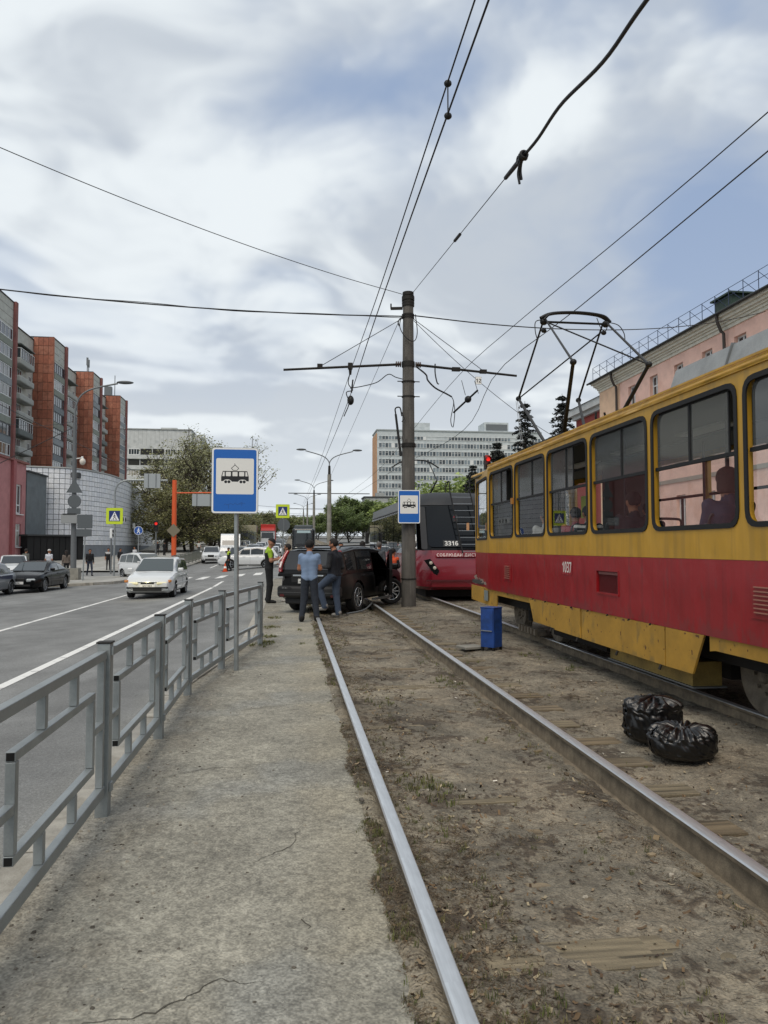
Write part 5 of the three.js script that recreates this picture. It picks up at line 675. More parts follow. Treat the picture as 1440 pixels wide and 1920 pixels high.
T.glass = new THREE.MeshPhysicalMaterial({ color: 0xf8fafa, roughness: 0.0, transmission: 1, thickness: 0, ior: 1.52 });
T.glassDusty = new THREE.MeshPhysicalMaterial({ color: 0xbfc3c2, roughness: 0.06, transmission: 0.86, thickness: 0, ior: 1.52 });
const tramThing = thing('tram_car', 'old red and yellow tram car with pantograph, number 1037', 'tram', [3.62, 0, 0]);
{
  const o = tramThing, W = 2.5; // local x: 0 is the near side, y up, world z kept
  const wins = []; for (let k = 0; k < 8; k++) wins.push([-13.3 + 1.555 * k, -11.87 + 1.555 * k]); // [far edge, near edge]
  const zb = -1.0, zf = -13.42, sill = 1.73, head = 2.9;
  // side wall drawn in (z, y), extruded along +x by 0.06
  const side = x => new THREE.Matrix4().makeBasis(V(0, 0, 1), V(0, 1, 0), V(-1, 0, 0)).setPosition(x + 0.06, 0, 0);
  const holes = () => wins.map(([a, b]) => rrect(a + 0.0, sill, b, head, 0.13));
  mb().shape([[zf, 1.446], [zb, 1.446], [zb, 3.02], [zf, 3.02]], 0.06, side(0), holes()).build('upper_side', T.yellow, o);
  // lower red side with openings for the louvres
  mb().shape([[zf, 0.775], [zb, 0.775], [zb, 1.444], [zf, 1.444]], 0.06, side(0.002), [rrect(-8.5, 1.02, -7.92, 1.27, 0.008)]).build('lower_side', T.red, o);
  mb().shape([[zf, 1.446], [zb, 1.446], [zb, 3.02], [zf, 3.02]], 0.06, side(W - 0.06), holes()).build('upper_side', T.yellow, o); mb().shape([[zf, 0.775], [zb, 0.775], [zb, 1.444], [zf, 1.444]], 0.06, side(W - 0.06), []).build('lower_side', T.red, o);
  // tapered front bay
  for (const s of [0, 1]) { const x0 = s ? W : 0, x1 = s ? W - 0.17 : 0.17, a = V(x0, 0, zf), b = V(x1, 0, -15.0), d = b.clone().sub(a), L = d.length(); d.normalize(); const nrm = V(0, 1, 0).cross(d).multiplyScalar(s ? 1 : 1); const m = new THREE.Matrix4().makeBasis(d, V(0, 1, 0), d.clone().cross(V(0, 1, 0))).setPosition(a.x, 0, a.z); if (s) m.makeBasis(d, V(0, 1, 0), d.clone().cross(V(0, 1, 0))).setPosition(a.x - 0.06, 0, a.z);
    mb().shape([[0, 1.446], [L, 1.446], [L - 0.02, 2.98], [0, 3.02]], 0.055, m, [rrect(0.13, sill - 0.02, L - 0.08, head - 0.03, 0.1)]).build('front_bay', T.yellow, o); mb().shape([[0, 0.775], [L, 0.8], [L, 1.444], [0, 1.444]], 0.055, m).build('front_bay_lower', T.red, o);
    if (!s) { mb().shape(rrpts(0.13, sill - 0.02, L - 0.08, head - 0.03, 0.1), 0.006, m.clone().multiply(new THREE.Matrix4().makeTranslation(0, 0, 0.02))).build('window_pane', T.glass, o); const q = mb(); const sh = rrpts(0.11, sill - 0.04, L - 0.06, head - 0.01, 0.11); q.shape(sh, 0.012, m.clone().multiply(new THREE.Matrix4().makeTranslation(0, 0, -0.01)), [rrect(0.15, sill, L - 0.1, head - 0.05, 0.09)]); q.build('window_gasket', T.gasket, o); } }
  // front end
  mb().shape([[0.17, 1.446], [W - 0.17, 1.446], [W - 0.17, 2.98], [0.17, 2.98]], 0.06, new THREE.Matrix4().setPosition(0, 0, -15.06), [rrect(0.3, 1.6, W - 0.3, 2.75, 0.12)]).build('front', T.yellow, o); mb().span(0.17, W - 0.17, 0.8, 1.444, -15.06, -15.0).build('front_lower', T.red, o); mb().shape(rrpts(0.3, 1.6, W - 0.3, 2.75, 0.12), 0.006, new THREE.Matrix4().setPosition(0, 0, -15.03)).build('windscreen', T.glass, o);
  mb().span(0, W, 0.8, 3.0, -0.98, -0.9).build('rear', T.yellow, o);
  // roof: arched shell along the car
  { const prof = []; for (let k = 0; k <= 18; k++) { const a = Math.PI * k / 18; prof.push([W / 2 - Math.cos(a) * (W / 2 + 0.01), 3.02 + Math.pow(Math.sin(a), 0.62) * 0.13]); } const inner = prof.map(([x, y]) => [W / 2 + (x - W / 2) * 0.95, y - 0.05]).reverse(); mb().shape(prof.concat(inner), 12.5, new THREE.Matrix4().setPosition(0, 0, zf - 0.02)).build('roof', T.yellow, o);
    const fr = prof.map(([x, y]) => [W / 2 + (x - W / 2) * 0.93, y - 0.03]); mb().shape(fr, 1.62, new THREE.Matrix4().setPosition(0, 0, -15.06)).build('roof_front', T.yellow, o); mb().span(-0.018, 0.0, 2.985, 3.015, zf, zb).span(-0.012, 0, 3.06, 3.08, zf, zb).build('rain_strip', T.yellow, o); }
  // rooftop casing and pantograph base
  { const c = mb(); c.shape([[0.36, 3.06], [W - 0.36, 3.06], [W - 0.5, 3.46], [0.5, 3.46]], 6.2, new THREE.Matrix4().setPosition(0, 0, -7.5)); c.shape([[0.36, 3.06], [W - 0.36, 3.06], [W - 0.6, 3.3], [0.6, 3.3]], 0.25, new THREE.Matrix4().setPosition(0, 0, -7.74)); c.build('roof_casing', T.grey, o); const e = mb(); e.shape([[0.34, 3.06], [W - 0.34, 3.06], [W - 0.48, 3.475], [0.48, 3.475]], 0.012, new THREE.Matrix4().setPosition(0, 0, -6.45)); e.build('casing_seam', M.greyMetal, o); }
  const inx = 0.02; const paneX = (x, y0, y1, z0, z1, mm) => mesh('window_pane', boxUV(new THREE.PlaneGeometry(z1 - z0, y1 - y0).rotateY(-Math.PI / 2).translate(x, (y0 + y1) / 2, (z0 + z1) / 2)), mm, o);
  // near side windows: gasket, panes, bars
  wins.forEach(([a, b], i) => {
    const bar = 2.33 - 0.0;
    mb().shape(rrpts(a - 0.022, sill - 0.022, b + 0.022, head + 0.022, 0.145), 0.014, side(-0.062).setPosition(0.004, 0, 0), [rrect(a + 0.022, sill + 0.022, b - 0.022, head - 0.022, 0.115)]).build('window_gasket', T.gasket, o);
    const fr = mb(); fr.span(inx, inx + 0.03, bar - 0.017, bar + 0.017, a + 0.02, b - 0.02); const open = [0.42, 0.0, 0.5, 0.0, 0.12, 0.2, 0.1, 0][i] || 0, mid = (a + b) / 2 + (i % 2 ? 0.08 : -0.05);
    fr.span(inx, inx + 0.03, bar + 0.017, head - 0.03, mid - 0.016, mid + 0.016); fr.span(inx + 0.005, inx + 0.025, head - 0.035, head - 0.015, a + 0.1, b - 0.1); fr.build('window_bars', T.gasket, o);
    paneX(inx + 0.012, sill + 0.02, bar - 0.017, a + 0.03, b - 0.03, T.glass);
    paneX(inx + 0.012, bar + 0.017, head - 0.03, a + 0.05, mid - 0.016, T.glassDusty);
    const e = b - 0.04 - open; if (e > mid + 0.15) { paneX(inx + 0.012, bar + 0.017, head - 0.03, mid + 0.016, e, T.glassDusty); if (open) mb().span(inx + 0.008, inx + 0.022, bar + 0.017, head - 0.03, e + 0.001, e + 0.018).build('sash_edge', T.gasket, o); } else { paneX(inx + 0.03, bar + 0.017, head - 0.03, a + 0.1, mid - 0.02, T.glassDusty); mb().span(inx + 0.026, inx + 0.04, bar + 0.017, head - 0.03, mid - 0.22, mid - 0.2).build('sash_edge', T.gasket, o); }
    // far side window bars and glass
    const f2 = mb(); f2.span(W - 0.05, W - 0.02, bar - 0.02, bar + 0.02, a + 0.02, b - 0.02).span(W - 0.05, W - 0.02, sill, bar - 0.02, mid - 0.015, mid + 0.015); f2.build('window_bars', T.gasket, o); paneX(W - 0.036, sill + 0.01, head - 0.01, a + 0.01, b - 0.01, T.glass);
  });
  // louvres, number, badges
  { const l = mb().span(-0.008, 0, 0.985, 1.275, -12.4, -11.98).build('louvre_plate', T.red, o); for (let k = 0; k < 7; k++) mb().bar([-0.014, 1.03 + k * 0.033, -12.32], [-0.014, 1.03 + k * 0.033, -12.06], 0.02, 0.01).build('louvre_slat', mat(0xa06a5a, 0.5), l);
    const m2 = mb().span(-0.008, 0, 0.99, 1.3, -5.5, -5.05).build('louvre_plate', T.red, o); for (let k = 0; k < 7; k++) mb().bar([-0.014, 1.04 + k * 0.033, -5.44], [-0.014, 1.04 + k * 0.033, -5.1], 0.02, 0.01).build('louvre_slat', mat(0xa06a5a, 0.5), m2);
    const v = mb().span(0.03, 0.04, 1.02, 1.27, -8.5, -7.92).build('vent_panel', mat(0x6b1519, 0.6), o); const sl = mb(); for (let k = 0; k < 24; k++) sl.box(0.026, 1.14, -8.48 + k * 0.0234, 0.006, 0.22, 0.008); sl.build('vent_ribs', mat(0x5c1216, 0.6), v); const fr = mb(); fr.span(-0.006, 0.02, 1.272, 1.285, -8.52, -7.9).span(-0.01, 0.02, 1.0, 1.018, -8.52, -7.9).span(-0.006, 0.02, 1.018, 1.272, -8.52, -8.502).span(-0.006, 0.02, 1.018, 1.272, -7.918, -7.9).build('vent_frame', T.red, o); const tr = mb(); for (let k = 0; k < 26; k++) tr.box(0.018, 1.247, -8.475 + k * 0.0215, 0.008, 0.03, 0.009); tr.build('vent_grille', mat(0x9c6a66, 0.5), o); }
  { const g = printed(0.37, 0.2, 0.002), f = mesh('number', g, mat(0xffffff, 0.5, { map: canvasTex(256, 140, (c, w, h) => { c.fillStyle = '#931b22'; c.fillRect(0, 0, w, h); c.fillStyle = '#d8d3cb'; c.font = 'bold 138px sans-serif'; c.textAlign = 'center'; c.save(); c.translate(w / 2, h * 0.85); c.scale(0.76, 1); c.fillText('1037', 0, 0); c.restore(); }) }), o); f.position.set(-0.003, 1.285, -9.47); f.rotation.y = -Math.PI / 2; }
  mb().span(-0.03, 0.0, 2.26, 2.36, -11.9, -11.8).build('side_marker', mat(0xa8722f, 0.4), o);
  mb().span(-0.03, 0.02, 1.9, 2.05, -15.02, -14.99).build('front_marker', mat(0xc99a72, 0.4), o);
  // worn corner: bare chipped metal at the foot of the front bay
  { const pm = mat(0xffffff, 0.8, { map: grainMap(0x8f7f74, 0.2, 0.2, 256, 541, 0x6d4a40) }), r = rng(17); for (let k = 0; k < 16; k++) { const t = r(), z = -15.0 + 1.5 * t * t, x = -0.004 + 0.17 * clamp((-13.42 - z) / 1.58); const g = new THREE.CircleGeometry(0.03 + 0.05 * r(), 7); const p = g.attributes.position; for (let i = 1; i < p.count; i++) { const q = 0.4 + r(); p.setXY(i, p.getX(i) * q * 1.6, p.getY(i) * q * 0.7); } mesh('paint_chip', g, pm, o); const c = o.children[o.children.length - 1]; c.position.set(x - 0.0015 * (k % 4 + 1), 0.8 + 0.16 * r() * (1 - t * 0.6) + 0.03, z); c.rotation.y = -Math.PI / 2 + 0.107; } }
  // skirts
  const sk = T.dirtYellow; const skirt = (pts, nm = 'skirt_panel', x = 0.012, th = 0.02, m = sk) => { const q = mb().shape(pts, th, side(x - 0.06 + th)); return q.build(nm, m, o); };
  skirt([[-14.85, 0.5], [-13.0, 0.46], [-12.95, 0.69], [-11.12, 0.69], [-11.12, 0.77], [-14.85, 0.79]], 'skirt_panel', 0.03); mb().span(-0.0, 0.012, 0.55, 0.74, -13.75, -13.5).build('patch', mat(0x77807e, 0.7), o);
  const sd = [[-11.1, -9.985, 0.43], [-9.965, -9.045, 0.41], [-9.02, -7.885, 0.4], [-7.865, -6.905, 0.4]]; sd.forEach(([a, b, y], i) => { const g = skirt(i ? [[a, y], [b, y - 0.005], [b, 0.772], [a, 0.772]] : [[a + 0.22, y], [b, y - 0.005], [b, 0.772], [a, 0.772]]); g.rotation.z = 0; g.position.x = -[0.004, 0.012, 0.0, 0.008][i]; for (let k = 0; k < 2; k++) mb().rod([-0.02, 0.775, lerp(a, b, 0.25 + 0.5 * k)], [-0.045, 0.77, lerp(a, b, 0.25 + 0.5 * k) + 0.03], 0.012, 0.008, 6).build('hinge_bolt', M.iron, o); mb().rod([-0.01, y + 0.0, b - 0.05], [-0.03, y - 0.05, b - 0.05], 0.012, 0.014, 6).build('latch', M.iron, o); });
  skirt([[-6.88, 0.395], [-6.4, 0.4], [-6.2, 0.772], [-6.88, 0.772]], 'skirt_panel', 0.002); skirt([[-6.14, 0.64], [-6.05, 0.655], [-2.2, 0.66], [-2.2, 0.75], [-6.14, 0.78]], 'skirt_panel', 0.02); skirt([[-2.2, 0.45], [-1.0, 0.45], [-1.0, 0.77], [-2.2, 0.77]]);
  { const b = mb(); b.span(0.2, 0.5, 0.22, 0.45, -8.6, -6.75); b.build('equipment_box', mat(0xffffff, 0.8, { map: grainMap(0x8d7740, 0.14, 0.8, 256, 543, 0x6a5c3c) }), o); const c = mb(); c.span(0.22, 0.7, 0.27, 0.5, -10.6, -8.75).span(0.3, 2.2, 0.5, 0.78, -14.4, -1.2).span(0.5, 2.0, 0.3, 0.6, -10.5, -6.6); c.build('underframe', T.under, o); mb().span(0.18, 0.52, 0.205, 0.22, -8.63, -6.7).build('box_lip', M.greyMetal, o); }
  mb().span(0.06, W - 0.06, 0.83, 0.9, -14.9, -1).build('floor', T.floor, o); mb().span(0.08, W - 0.08, 2.96, 2.99, -14.9, -1).build('ceiling', mat(0x55564f, 0.9), o); mb().span(0.0625, 0.075, 0.9, 1.72, -13.4, -1).span(W - 0.075, W - 0.0625, 0.9, 1.72, -13.4, -1).build('inner_lining', T.inner, o);
  // cab partition and bulkheads
  mb().span(0.1, 1.35, 0.9, 2.95, -13.1, -13.05).build('cab_partition', T.innerDark, o); mb().span(W - 0.14, W - 0.07, 0.9, 2.9, -11.85, -11.72).span(W - 0.14, W - 0.07, 0.9, 2.9, -6.98, -6.8).span(W - 0.16, W - 0.065, 1.7, 2.92, -5.5, -5.36).build('door_pillar', T.innerDark, o);
  mb().span(1.45, W - 0.2, 0.95, 2.9, -11.64, -11.6).build('partition_screen', T.innerDark, o);
  mb().box(0.35, 2.1, -9.6, 0.02, 0.3, 0.4).build('route_board', mat(0x8a8f2c, 0.6), o);
  for (const x of [0.7, W - 0.7]) { mb().rod([x, 2.72, -12.8], [x, 2.72, -1.2], 0.017, 0.017, 8).build('grab_rail', T.rodm, o); for (let k = 0; k < 5; k++) mb().rod([x, 0.9, -11.5 + k * 2.3], [x, 2.95, -11.5 + k * 2.3], 0.017, 0.017, 8).build('grab_pole', T.rodm, o); }
  for (let k = 0; k < 6; k++) mb().rbox(W / 2, 2.945, -12 + k * 1.9, 0.25, 0.03, 1.0, 0.01).build('ceiling_lamp', mat(0xd8d8d0, 0.5), o);
  // seats with loop handles
  for (let k = 0; k < 9; k++) for (const x of [0.34, W - 0.42]) { if (x > 1 && (k === 0 || k === 4 || k === 5)) continue; const z = -12.0 + k * 1.12, s = mb().rbox(x, 1.33, z - 0.2, 0.42, 0.06, 0.42, 0.03).rbox(x, 1.56, z + 0.02, 0.42, 0.42, 0.04, 0.03).build('seat', T.seat, o); mb().tube([[x - 0.17, 1.72, z + 0.03], [x - 0.17, 1.82, z + 0.05], [x - 0.12, 1.85, z + 0.05], [x + 0.12, 1.85, z + 0.05], [x + 0.17, 1.82, z + 0.05], [x + 0.17, 1.72, z + 0.03]], 0.014, 30, 6).build('seat_handle', T.rodm, s); mb().rod([x, 0.9, z - 0.15], [x, 1.3, z - 0.15], 0.04).build('seat_leg', T.under, s); }
  // wheels
  for (const z of [-12.9, -11.02, -6.0, -4.1]) for (const x of [0.46, W - 0.46]) { const R = 0.34, cy = 0.1 + R, s = x < 1 ? -1 : 1; const w = mb().add(new THREE.LatheGeometry([[0, 0.02], [0.08, 0.03], [0.1, 0.0], [0.2, -0.02], [0.25, 0.02], [0.28, 0.035], [R - 0.01, 0.035], [R, 0.02], [R, -0.06], [R + 0.03, -0.07], [R + 0.03, -0.1], [0, -0.1]].map(a => new THREE.Vector2(...a)), 36), new THREE.Matrix4().makeRotationZ(-s * Math.PI / 2).setPosition(x, cy, z)).build('wheel', T.wheel, o); const bt = mb(); for (let k = 0; k < 8; k++) { const a = k * 0.785; bt.rod([x + s * 0.0, cy + Math.cos(a) * 0.15, z + Math.sin(a) * 0.15], [x + s * 0.03, cy + Math.cos(a) * 0.15, z + Math.sin(a) * 0.15], 0.016, 0.016, 6); } bt.ball([x + s * 0.03, cy, z], 0.04, 0.07, 0.07); bt.build('hub', T.wheel, w); }
  for (const zc of [-11.96, -5.05]) { const b = mb(); b.span(0.6, 0.74, 0.32, 0.5, zc - 1.25, zc + 1.25).span(0.3, 0.44, 0.13, 0.2, zc - 0.42, zc + 0.42).span(0.5, 2.0, 0.3, 0.62, zc - 0.3, zc + 0.3); for (let k = 0; k < 6; k++) b.box(0.27, 0.19, zc - 0.4 + k * 0.16, 0.06, 0.1, 0.06); b.span(W - 0.74, W - 0.6, 0.32, 0.5, zc - 1.25, zc + 1.25); b.build('bogie_frame', T.wheel, o); for (const q of [-0.55, 0.55]) mb().rod([0.5, 0.3, zc + q * 0.7], [0.5, 0.62, zc + q * 0.7], 0.09, 0.09, 10).build('spring', T.under, o); }
  // cab: seat back and driver's things
  mb().rbox(0.5, 1.75, -13.9, 0.45, 0.6, 0.1, 0.05).build('driver_seat', T.seat, o); mb().rbox(0.3, 1.74, -14.4, 0.3, 0.05, 0.5, 0.02).build('dashboard', mat(0xbfc4c4, 0.7), o); mb().span(0.16, 0.2, 1.95, 2.6, -14.8, -14.66).build('sun_blind', mat(0x2b3c6c, 0.7), o);
}
{ // pantograph
  const o = thing('pantograph', 'raised black diamond pantograph on the roof of the yellow tram', 'pantograph', [4.86, 3.3, -12.2]); const b = mat(0x191a1b, 0.5, { metalness: 0.4 }), g2 = mat(0x3a3b3c, 0.55, { metalness: 0.3 });
  mb().span(-0.55, 0.55, 0.03, 0.09, -0.85, -0.75).span(-0.55, 0.55, 0.03, 0.09, 0.75, 0.85).span(-0.55, -0.47, 0.04, 0.1, -0.75, 0.75).span(0.47, 0.55, 0.04, 0.1, -0.75, 0.75).span(-0.75, 0.75, -0.04, 0.02, -0.9, -0.7).span(-0.75, 0.75, -0.04, 0.02, 0.7, 0.9).build('base_frame', b, o);
  for (const [x, z] of [[-0.5, -0.7], [0.5, -0.7], [-0.5, 0.7], [0.5, 0.7]]) mb().lathe([[0, -0.18], [0.05, -0.18], [0.05, -0.07], [0.07, -0.06], [0.07, -0.03], [0.04, -0.02], [0.07, 0], [0.04, 0.02], [0, 0.03]], [x, 0, z], 12).build('insulator', mat(0x4d2f26, 0.3), o);
  const K = { nl: [-0.6, 1.08, 1.42], nr: [0.62, 1.08, 1.42], fl: [-0.55, 1.1, -1.5], fr: [0.65, 1.1, -1.5] }, top = 2.14, hl = [-0.56, top, 0], hr = [0.56, top, 0];
  mb().rod([-0.4, 0.1, 0.45], K.nl, 0.038, 0.03, 8).rod([0.4, 0.1, 0.45], K.nr, 0.038, 0.03, 8).build('lower_arm', b, o); mb().rod([-0.4, 0.1, -0.45], K.fl, 0.03, 0.026, 8).rod([0.4, 0.1, -0.45], K.fr, 0.03, 0.026, 8).build('lower_arm', g2, o);
  mb().rod(K.nl, [hl[0] + 0.03, top, 0.05], 0.02, 0.016, 7).build('upper_arm', g2, o); mb().rod(K.nr, [hr[0], top, 0.05], 0.022, 0.018, 7).build('upper_arm', g2, o); mb().rod(K.fl, [hl[0], top, -0.05], 0.02, 0.016, 7).build('upper_arm', b, o); mb().rod(K.fr, [hr[0] - 0.04, top, -0.05], 0.02, 0.016, 7).build('upper_arm', b, o);
  mb().rod(K.fl, [hr[0] - 0.05, top - 0.12, -0.06], 0.013, 0.013, 6).build('cross_rod', b, o); mb().rod(K.nr, [hl[0] + 0.05, top - 0.03, 0.06], 0.013, 0.013, 6).build('cross_rod', b, o);
  for (const k of Object.values(K)) mb().ball(k, 0.055, 0.05, 0.055).build('knee_joint', b, o); for (const h of [hl, hr]) mb().ball(h, 0.07, 0.06, 0.06).ball([h[0] * 0.97, h[1] - 0.14, -0.05], 0.05, 0.04, 0.04).build('head_joint', b, o);
  mb().rod(hl, hr, 0.02, 0.02, 8).build('head_tube', b, o); mb().tube([[-0.62, 2.2, 0.0], [-0.48, 2.27, 0.0], [-0.3, 2.305, 0.0], [0, 2.32, 0], [0.3, 2.305, 0], [0.48, 2.27, 0.0], [0.62, 2.19, 0.0]], 0.03, 40, 8).build('contact_bow', b, o); mb().tube([[-0.6, 2.14, 0.12], [-0.45, 2.25, 0.12], [0, 2.29, 0.12], [0.45, 2.25, 0.12], [0.6, 2.14, 0.12]], 0.022, 30, 6).build('contact_bow', b, o);
  mb().tube([[-0.58, 2.18, 0], [-0.74, 2.1, 0.1], [-0.78, 1.9, 0.2], [-0.74, 1.75, 0.2]], 0.008, 24).tube([[0.58, 2.18, 0], [0.74, 2.1, 0.1], [0.82, 1.95, 0.15], [0.84, 1.8, 0.15]], 0.008, 24).tube([[0.4, 2.24, 0], [0.42, 2.05, 0.1], [0.5, 1.98, 0.1], [0.54, 2.05, 0.1]], 0.008, 20).build('shunt_cable', M.wire, o);
  mb().rod([-0.6, 1.05, -1.5], [-0.6, 0.2, -1.2], 0.005).rod([-0.57, 1.05, -1.5], [-0.57, 0.2, -1.2], 0.005).build('pull_cord', mat(0x8a8f93, 0.7), o);
  const h = mb().rod([0.75, 0.0, -0.7], [0.75, 0.5, -0.7], 0.02).tube([[0.75, 0.5, -0.7], [0.66, 0.6, -0.7], [0.66, 0.72, -0.7]], 0.02, 10).tube([[0.75, 0.5, -0.7], [0.84, 0.6, -0.7], [0.82, 0.72, -0.7]], 0.02, 10); h.build('lock_hook', b, o);
}
// ---------------------------------------------------------------- modern tram ahead
{
  const o = thing('modern_tram', 'modern dark red and black tram with a rear ladder, number 3316', 'tram', [3.6, 0, -20.9]);
  const red = mat(0xffffff, 0.22, { map: grainMap(0x8e1a2b, 0.05, 3, 256, 551, 0x7c1826) }), redM = new THREE.MeshPhysicalMaterial({ color: 0x7d1223, roughness: 0.3, clearcoat: 0.6, clearcoatRoughness: 0.08 }), blk = new THREE.MeshPhysicalMaterial({ color: 0x08090a, roughness: 0.25, clearcoat: 0.08, specularIntensity: 0.35 }), gl = new THREE.MeshPhysicalMaterial({ color: 0x10151a, roughness: 0.02, ior: 1.7, clearcoat: 1, clearcoatRoughness: 0.0, metalness: 0.2 }), grey = mat(0x26282c, 0.6), silver = mat(0x8c9298, 0.35, { metalness: 0.4 });
  const L = 14.5, W = 2.5;
  // body halves: lofted sections in z (0 rear, -L front)
  function loft(y0f, y1f, secs, m, nm) { const pos = [], idx = []; const n = 12; secs.forEach(([z, in_, top], j) => { for (let k = 0; k < n; k++) { const t = k / (n - 1); const a = t * Math.PI; } }); }
  const half = (zs, yb, yt, ins, m, nm) => { // ring of rounded rectangle in plan between yb and yt at each height step
    const hs = yt.map((_, i) => i); const ringN = 48, pos = [], idx = []; yt.forEach((y, j) => { const rz0 = zs[j][0], rz1 = zs[j][1], ix = ins[j]; const pts = []; const x0 = ix, x1 = W - ix, r = 0.35; const path_ = rrect(x0, rz1, x1, rz0, r).getSpacedPoints(ringN - 1); for (let k = 0; k < ringN; k++) pos.push(path_[k].x, y, path_[k].y); if (j) for (let k = 0; k < ringN; k++) { const k2 = (k + 1) % ringN, a = (j - 1) * ringN, b = j * ringN; idx.push(a + k, b + k, a + k2, a + k2, b + k, b + k2); } }); const c0 = pos.length / 3; const yl = yt[yt.length - 1], zc = -L / 2; pos.push(W / 2, yl, zc, W / 2, yt[0], zc); for (let k = 0; k < ringN; k++) { const k2 = (k + 1) % ringN, b = (yt.length - 1) * ringN; idx.push(b + k, c0, b + k2); idx.push(k, k2, c0 + 1); } const g = new THREE.BufferGeometry(); g.setAttribute('position', new THREE.Float32BufferAttribute(pos, 3)); g.setIndex(idx); let q = g.toNonIndexed(); q.computeVertexNormals(); q = toCreasedNormals(q, 0.7); return mesh(nm, boxUV(q), m, o); };
  half([[-0.1, -L + 0.4], [0.05, -L + 0.2], [0.1, -L + 0.1], [0.04, -L + 0.15], [-0.08, -L + 0.3]], 0, [0.33, 0.42, 0.75, 1.15, 1.46], [0.12, 0.03, 0.0, 0.0, 0.03], redM, 'lower_body');
  half([[-0.1, -L + 0.3], [-0.35, -L + 0.6], [-0.6, -L + 0.9], [-0.72, -L + 1.1]], 0, [1.46, 2.1, 2.75, 2.8], [0.035, 0.05, 0.08, 0.1], blk, 'window_band');
  half([[-0.7, -L + 1.1], [-0.85, -L + 1.3], [-1.15, -L + 1.6], [-1.6, -L + 2.2]], 0, [2.8, 3.0, 3.18, 3.24], [0.1, 0.14, 0.3, 0.62], grey, 'roof');
  // grey roof fairing plates along the left side
  mb().shape([[-L + 1.6, 2.82], [-1.0, 2.82], [-1.35, 3.12], [-L + 2.0, 3.12]], 0.03, new THREE.Matrix4().makeBasis(V(0, 0, 1), V(0, 1, 0), V(-1, 0, 0)).setPosition(0.1, 0, 0)).build('roof_fairing', silver, o);
  // side panes
  for (let k = 0; k < 6; k++) { const z1 = -1.35 - k * 2.05, z0 = z1 - 1.95; mb().shape([[z0, 1.36], [z1, 1.36], [z1, 2.7], [z0, 2.7]], 0.012, new THREE.Matrix4().makeBasis(V(0, 0, 1), V(0, 1, 0), V(-1, 0.045, 0).normalize()).setPosition(0.032, 0, 0)).build('side_pane', gl, o); }
  mb().shape([[-1.25, 1.5], [-0.42, 1.5], [-0.72, 2.68], [-1.25, 2.68]], 0.012, new THREE.Matrix4().makeBasis(V(0, 0, 1), V(0, 1, 0), V(-1, 0.045, 0).normalize()).setPosition(0.03, 0, 0)).build('side_pane', gl, o);
  // rear window, leaning forward toward the roof
  const lean = new THREE.Matrix4().makeBasis(V(1, 0, 0), V(0, 0.94, -0.34).normalize(), V(0, 0.34, 0.94).normalize()).setPosition(W / 2, 1.5, -0.1);
  mb().shape(rrpts(-0.95, 0.05, 0.95, 1.35, 0.15), 0.02, lean).build('rear_window', new THREE.MeshPhysicalMaterial({ color: 0x111418, roughness: 0.12, specularIntensity: 0.6 }), o); mb().shape(rrpts(-1.15, -0.02, -0.98, 1.3, 0.05), 0.03, lean).build('rear_pillar', grey, o);
  const lettering = (txt, w, h, col, bg, font, pos, m4) => { const g = printed(w, h, 0.002), f = mesh('lettering', g, mat(0xffffff, 0.5, { map: canvasTex(512, Math.round(512 * h / w), (c, cw, ch) => { c.fillStyle = bg; c.fillRect(0, 0, cw, ch); c.fillStyle = col; c.font = font; c.textAlign = 'center'; c.textBaseline = 'middle'; c.fillText(txt, cw / 2, ch / 2); }) }), o); f.applyMatrix4(m4); return f; };
  lettering('3316', 0.5, 0.2, '#e6e6e2', '#15171a', 'bold 190px sans-serif', 0, lean.clone().multiply(new THREE.Matrix4().makeTranslation(-0.27, 0.16, 0.03)));
  lettering('СОБЛЮДАЙ ДИСТАНЦИЮ', 1.7, 0.1, '#d8c8c4', '#861828', 'bold 40px sans-serif', 0, new THREE.Matrix4().makeRotationX(-0.25).setPosition(W / 2 + 0.1, 1.33, 0.055));
  // lamps
  const lm = mb().shape([[-0.28, 0.16], [-0.1, 0.2], [0.16, -0.14], [0.1, -0.26], [0.0, -0.22]], 0.02, new THREE.Matrix4().makeRotationY(-0.25).setPosition(0.42, 1.02, 0.075)).build('lamp_cluster', blk, o); for (const [x, y] of [[0.33, 1.1], [0.44, 0.96]]) mb().add(new THREE.SphereGeometry(0.05, 14, 10), new THREE.Matrix4().makeScale(1, 1, 0.4).setPosition(x, y, 0.115)).build('lamp', mat(0xc9c2b2, 0.15), lm);
  mb().span(0.2, W - 0.2, 0.58, 0.62, 0.1, 0.12).build('bumper_seam', mat(0x4f0f18, 0.5), o);
  mb().span(0.3, W - 0.3, 0.1, 0.34, -L + 1, -0.6).build('underframe', T.under, o);
  // mirror at the front
  mb().rbox(-0.28, 1.95, -11.9, 0.16, 0.5, 0.12, 0.04).build('mirror', M.black, o); mb().tube([[0.05, 2.45, -11.9], [-0.15, 2.42, -11.9], [-0.26, 2.25, -11.9]], 0.02, 12).build('mirror_arm', M.black, o);
  // ladder on the rear
  const st = (a, b, n = 'ladder_stile') => mb().bar(a, b, 0.03, 0.03).build(n, M.dark, o); const z0 = 0.14, z1 = -0.42;
  const lx0 = 1.0, lx1 = 1.6; for (const x of [lx0, lx1]) { st([x + 0.25, 1.38, z0], [x, 3.2, z1]); mb().tube([[x, 3.2, z1], [x, 3.45, z1 - 0.05], [x, 3.5, z1 - 0.25], [x, 3.35, z1 - 0.45]], 0.016, 14).tube([[x - 0.12, 3.15, z1], [x - 0.12, 3.42, z1 - 0.05], [x, 3.5, z1 - 0.1]], 0.014, 12).build('ladder_hoop', M.dark, o); }
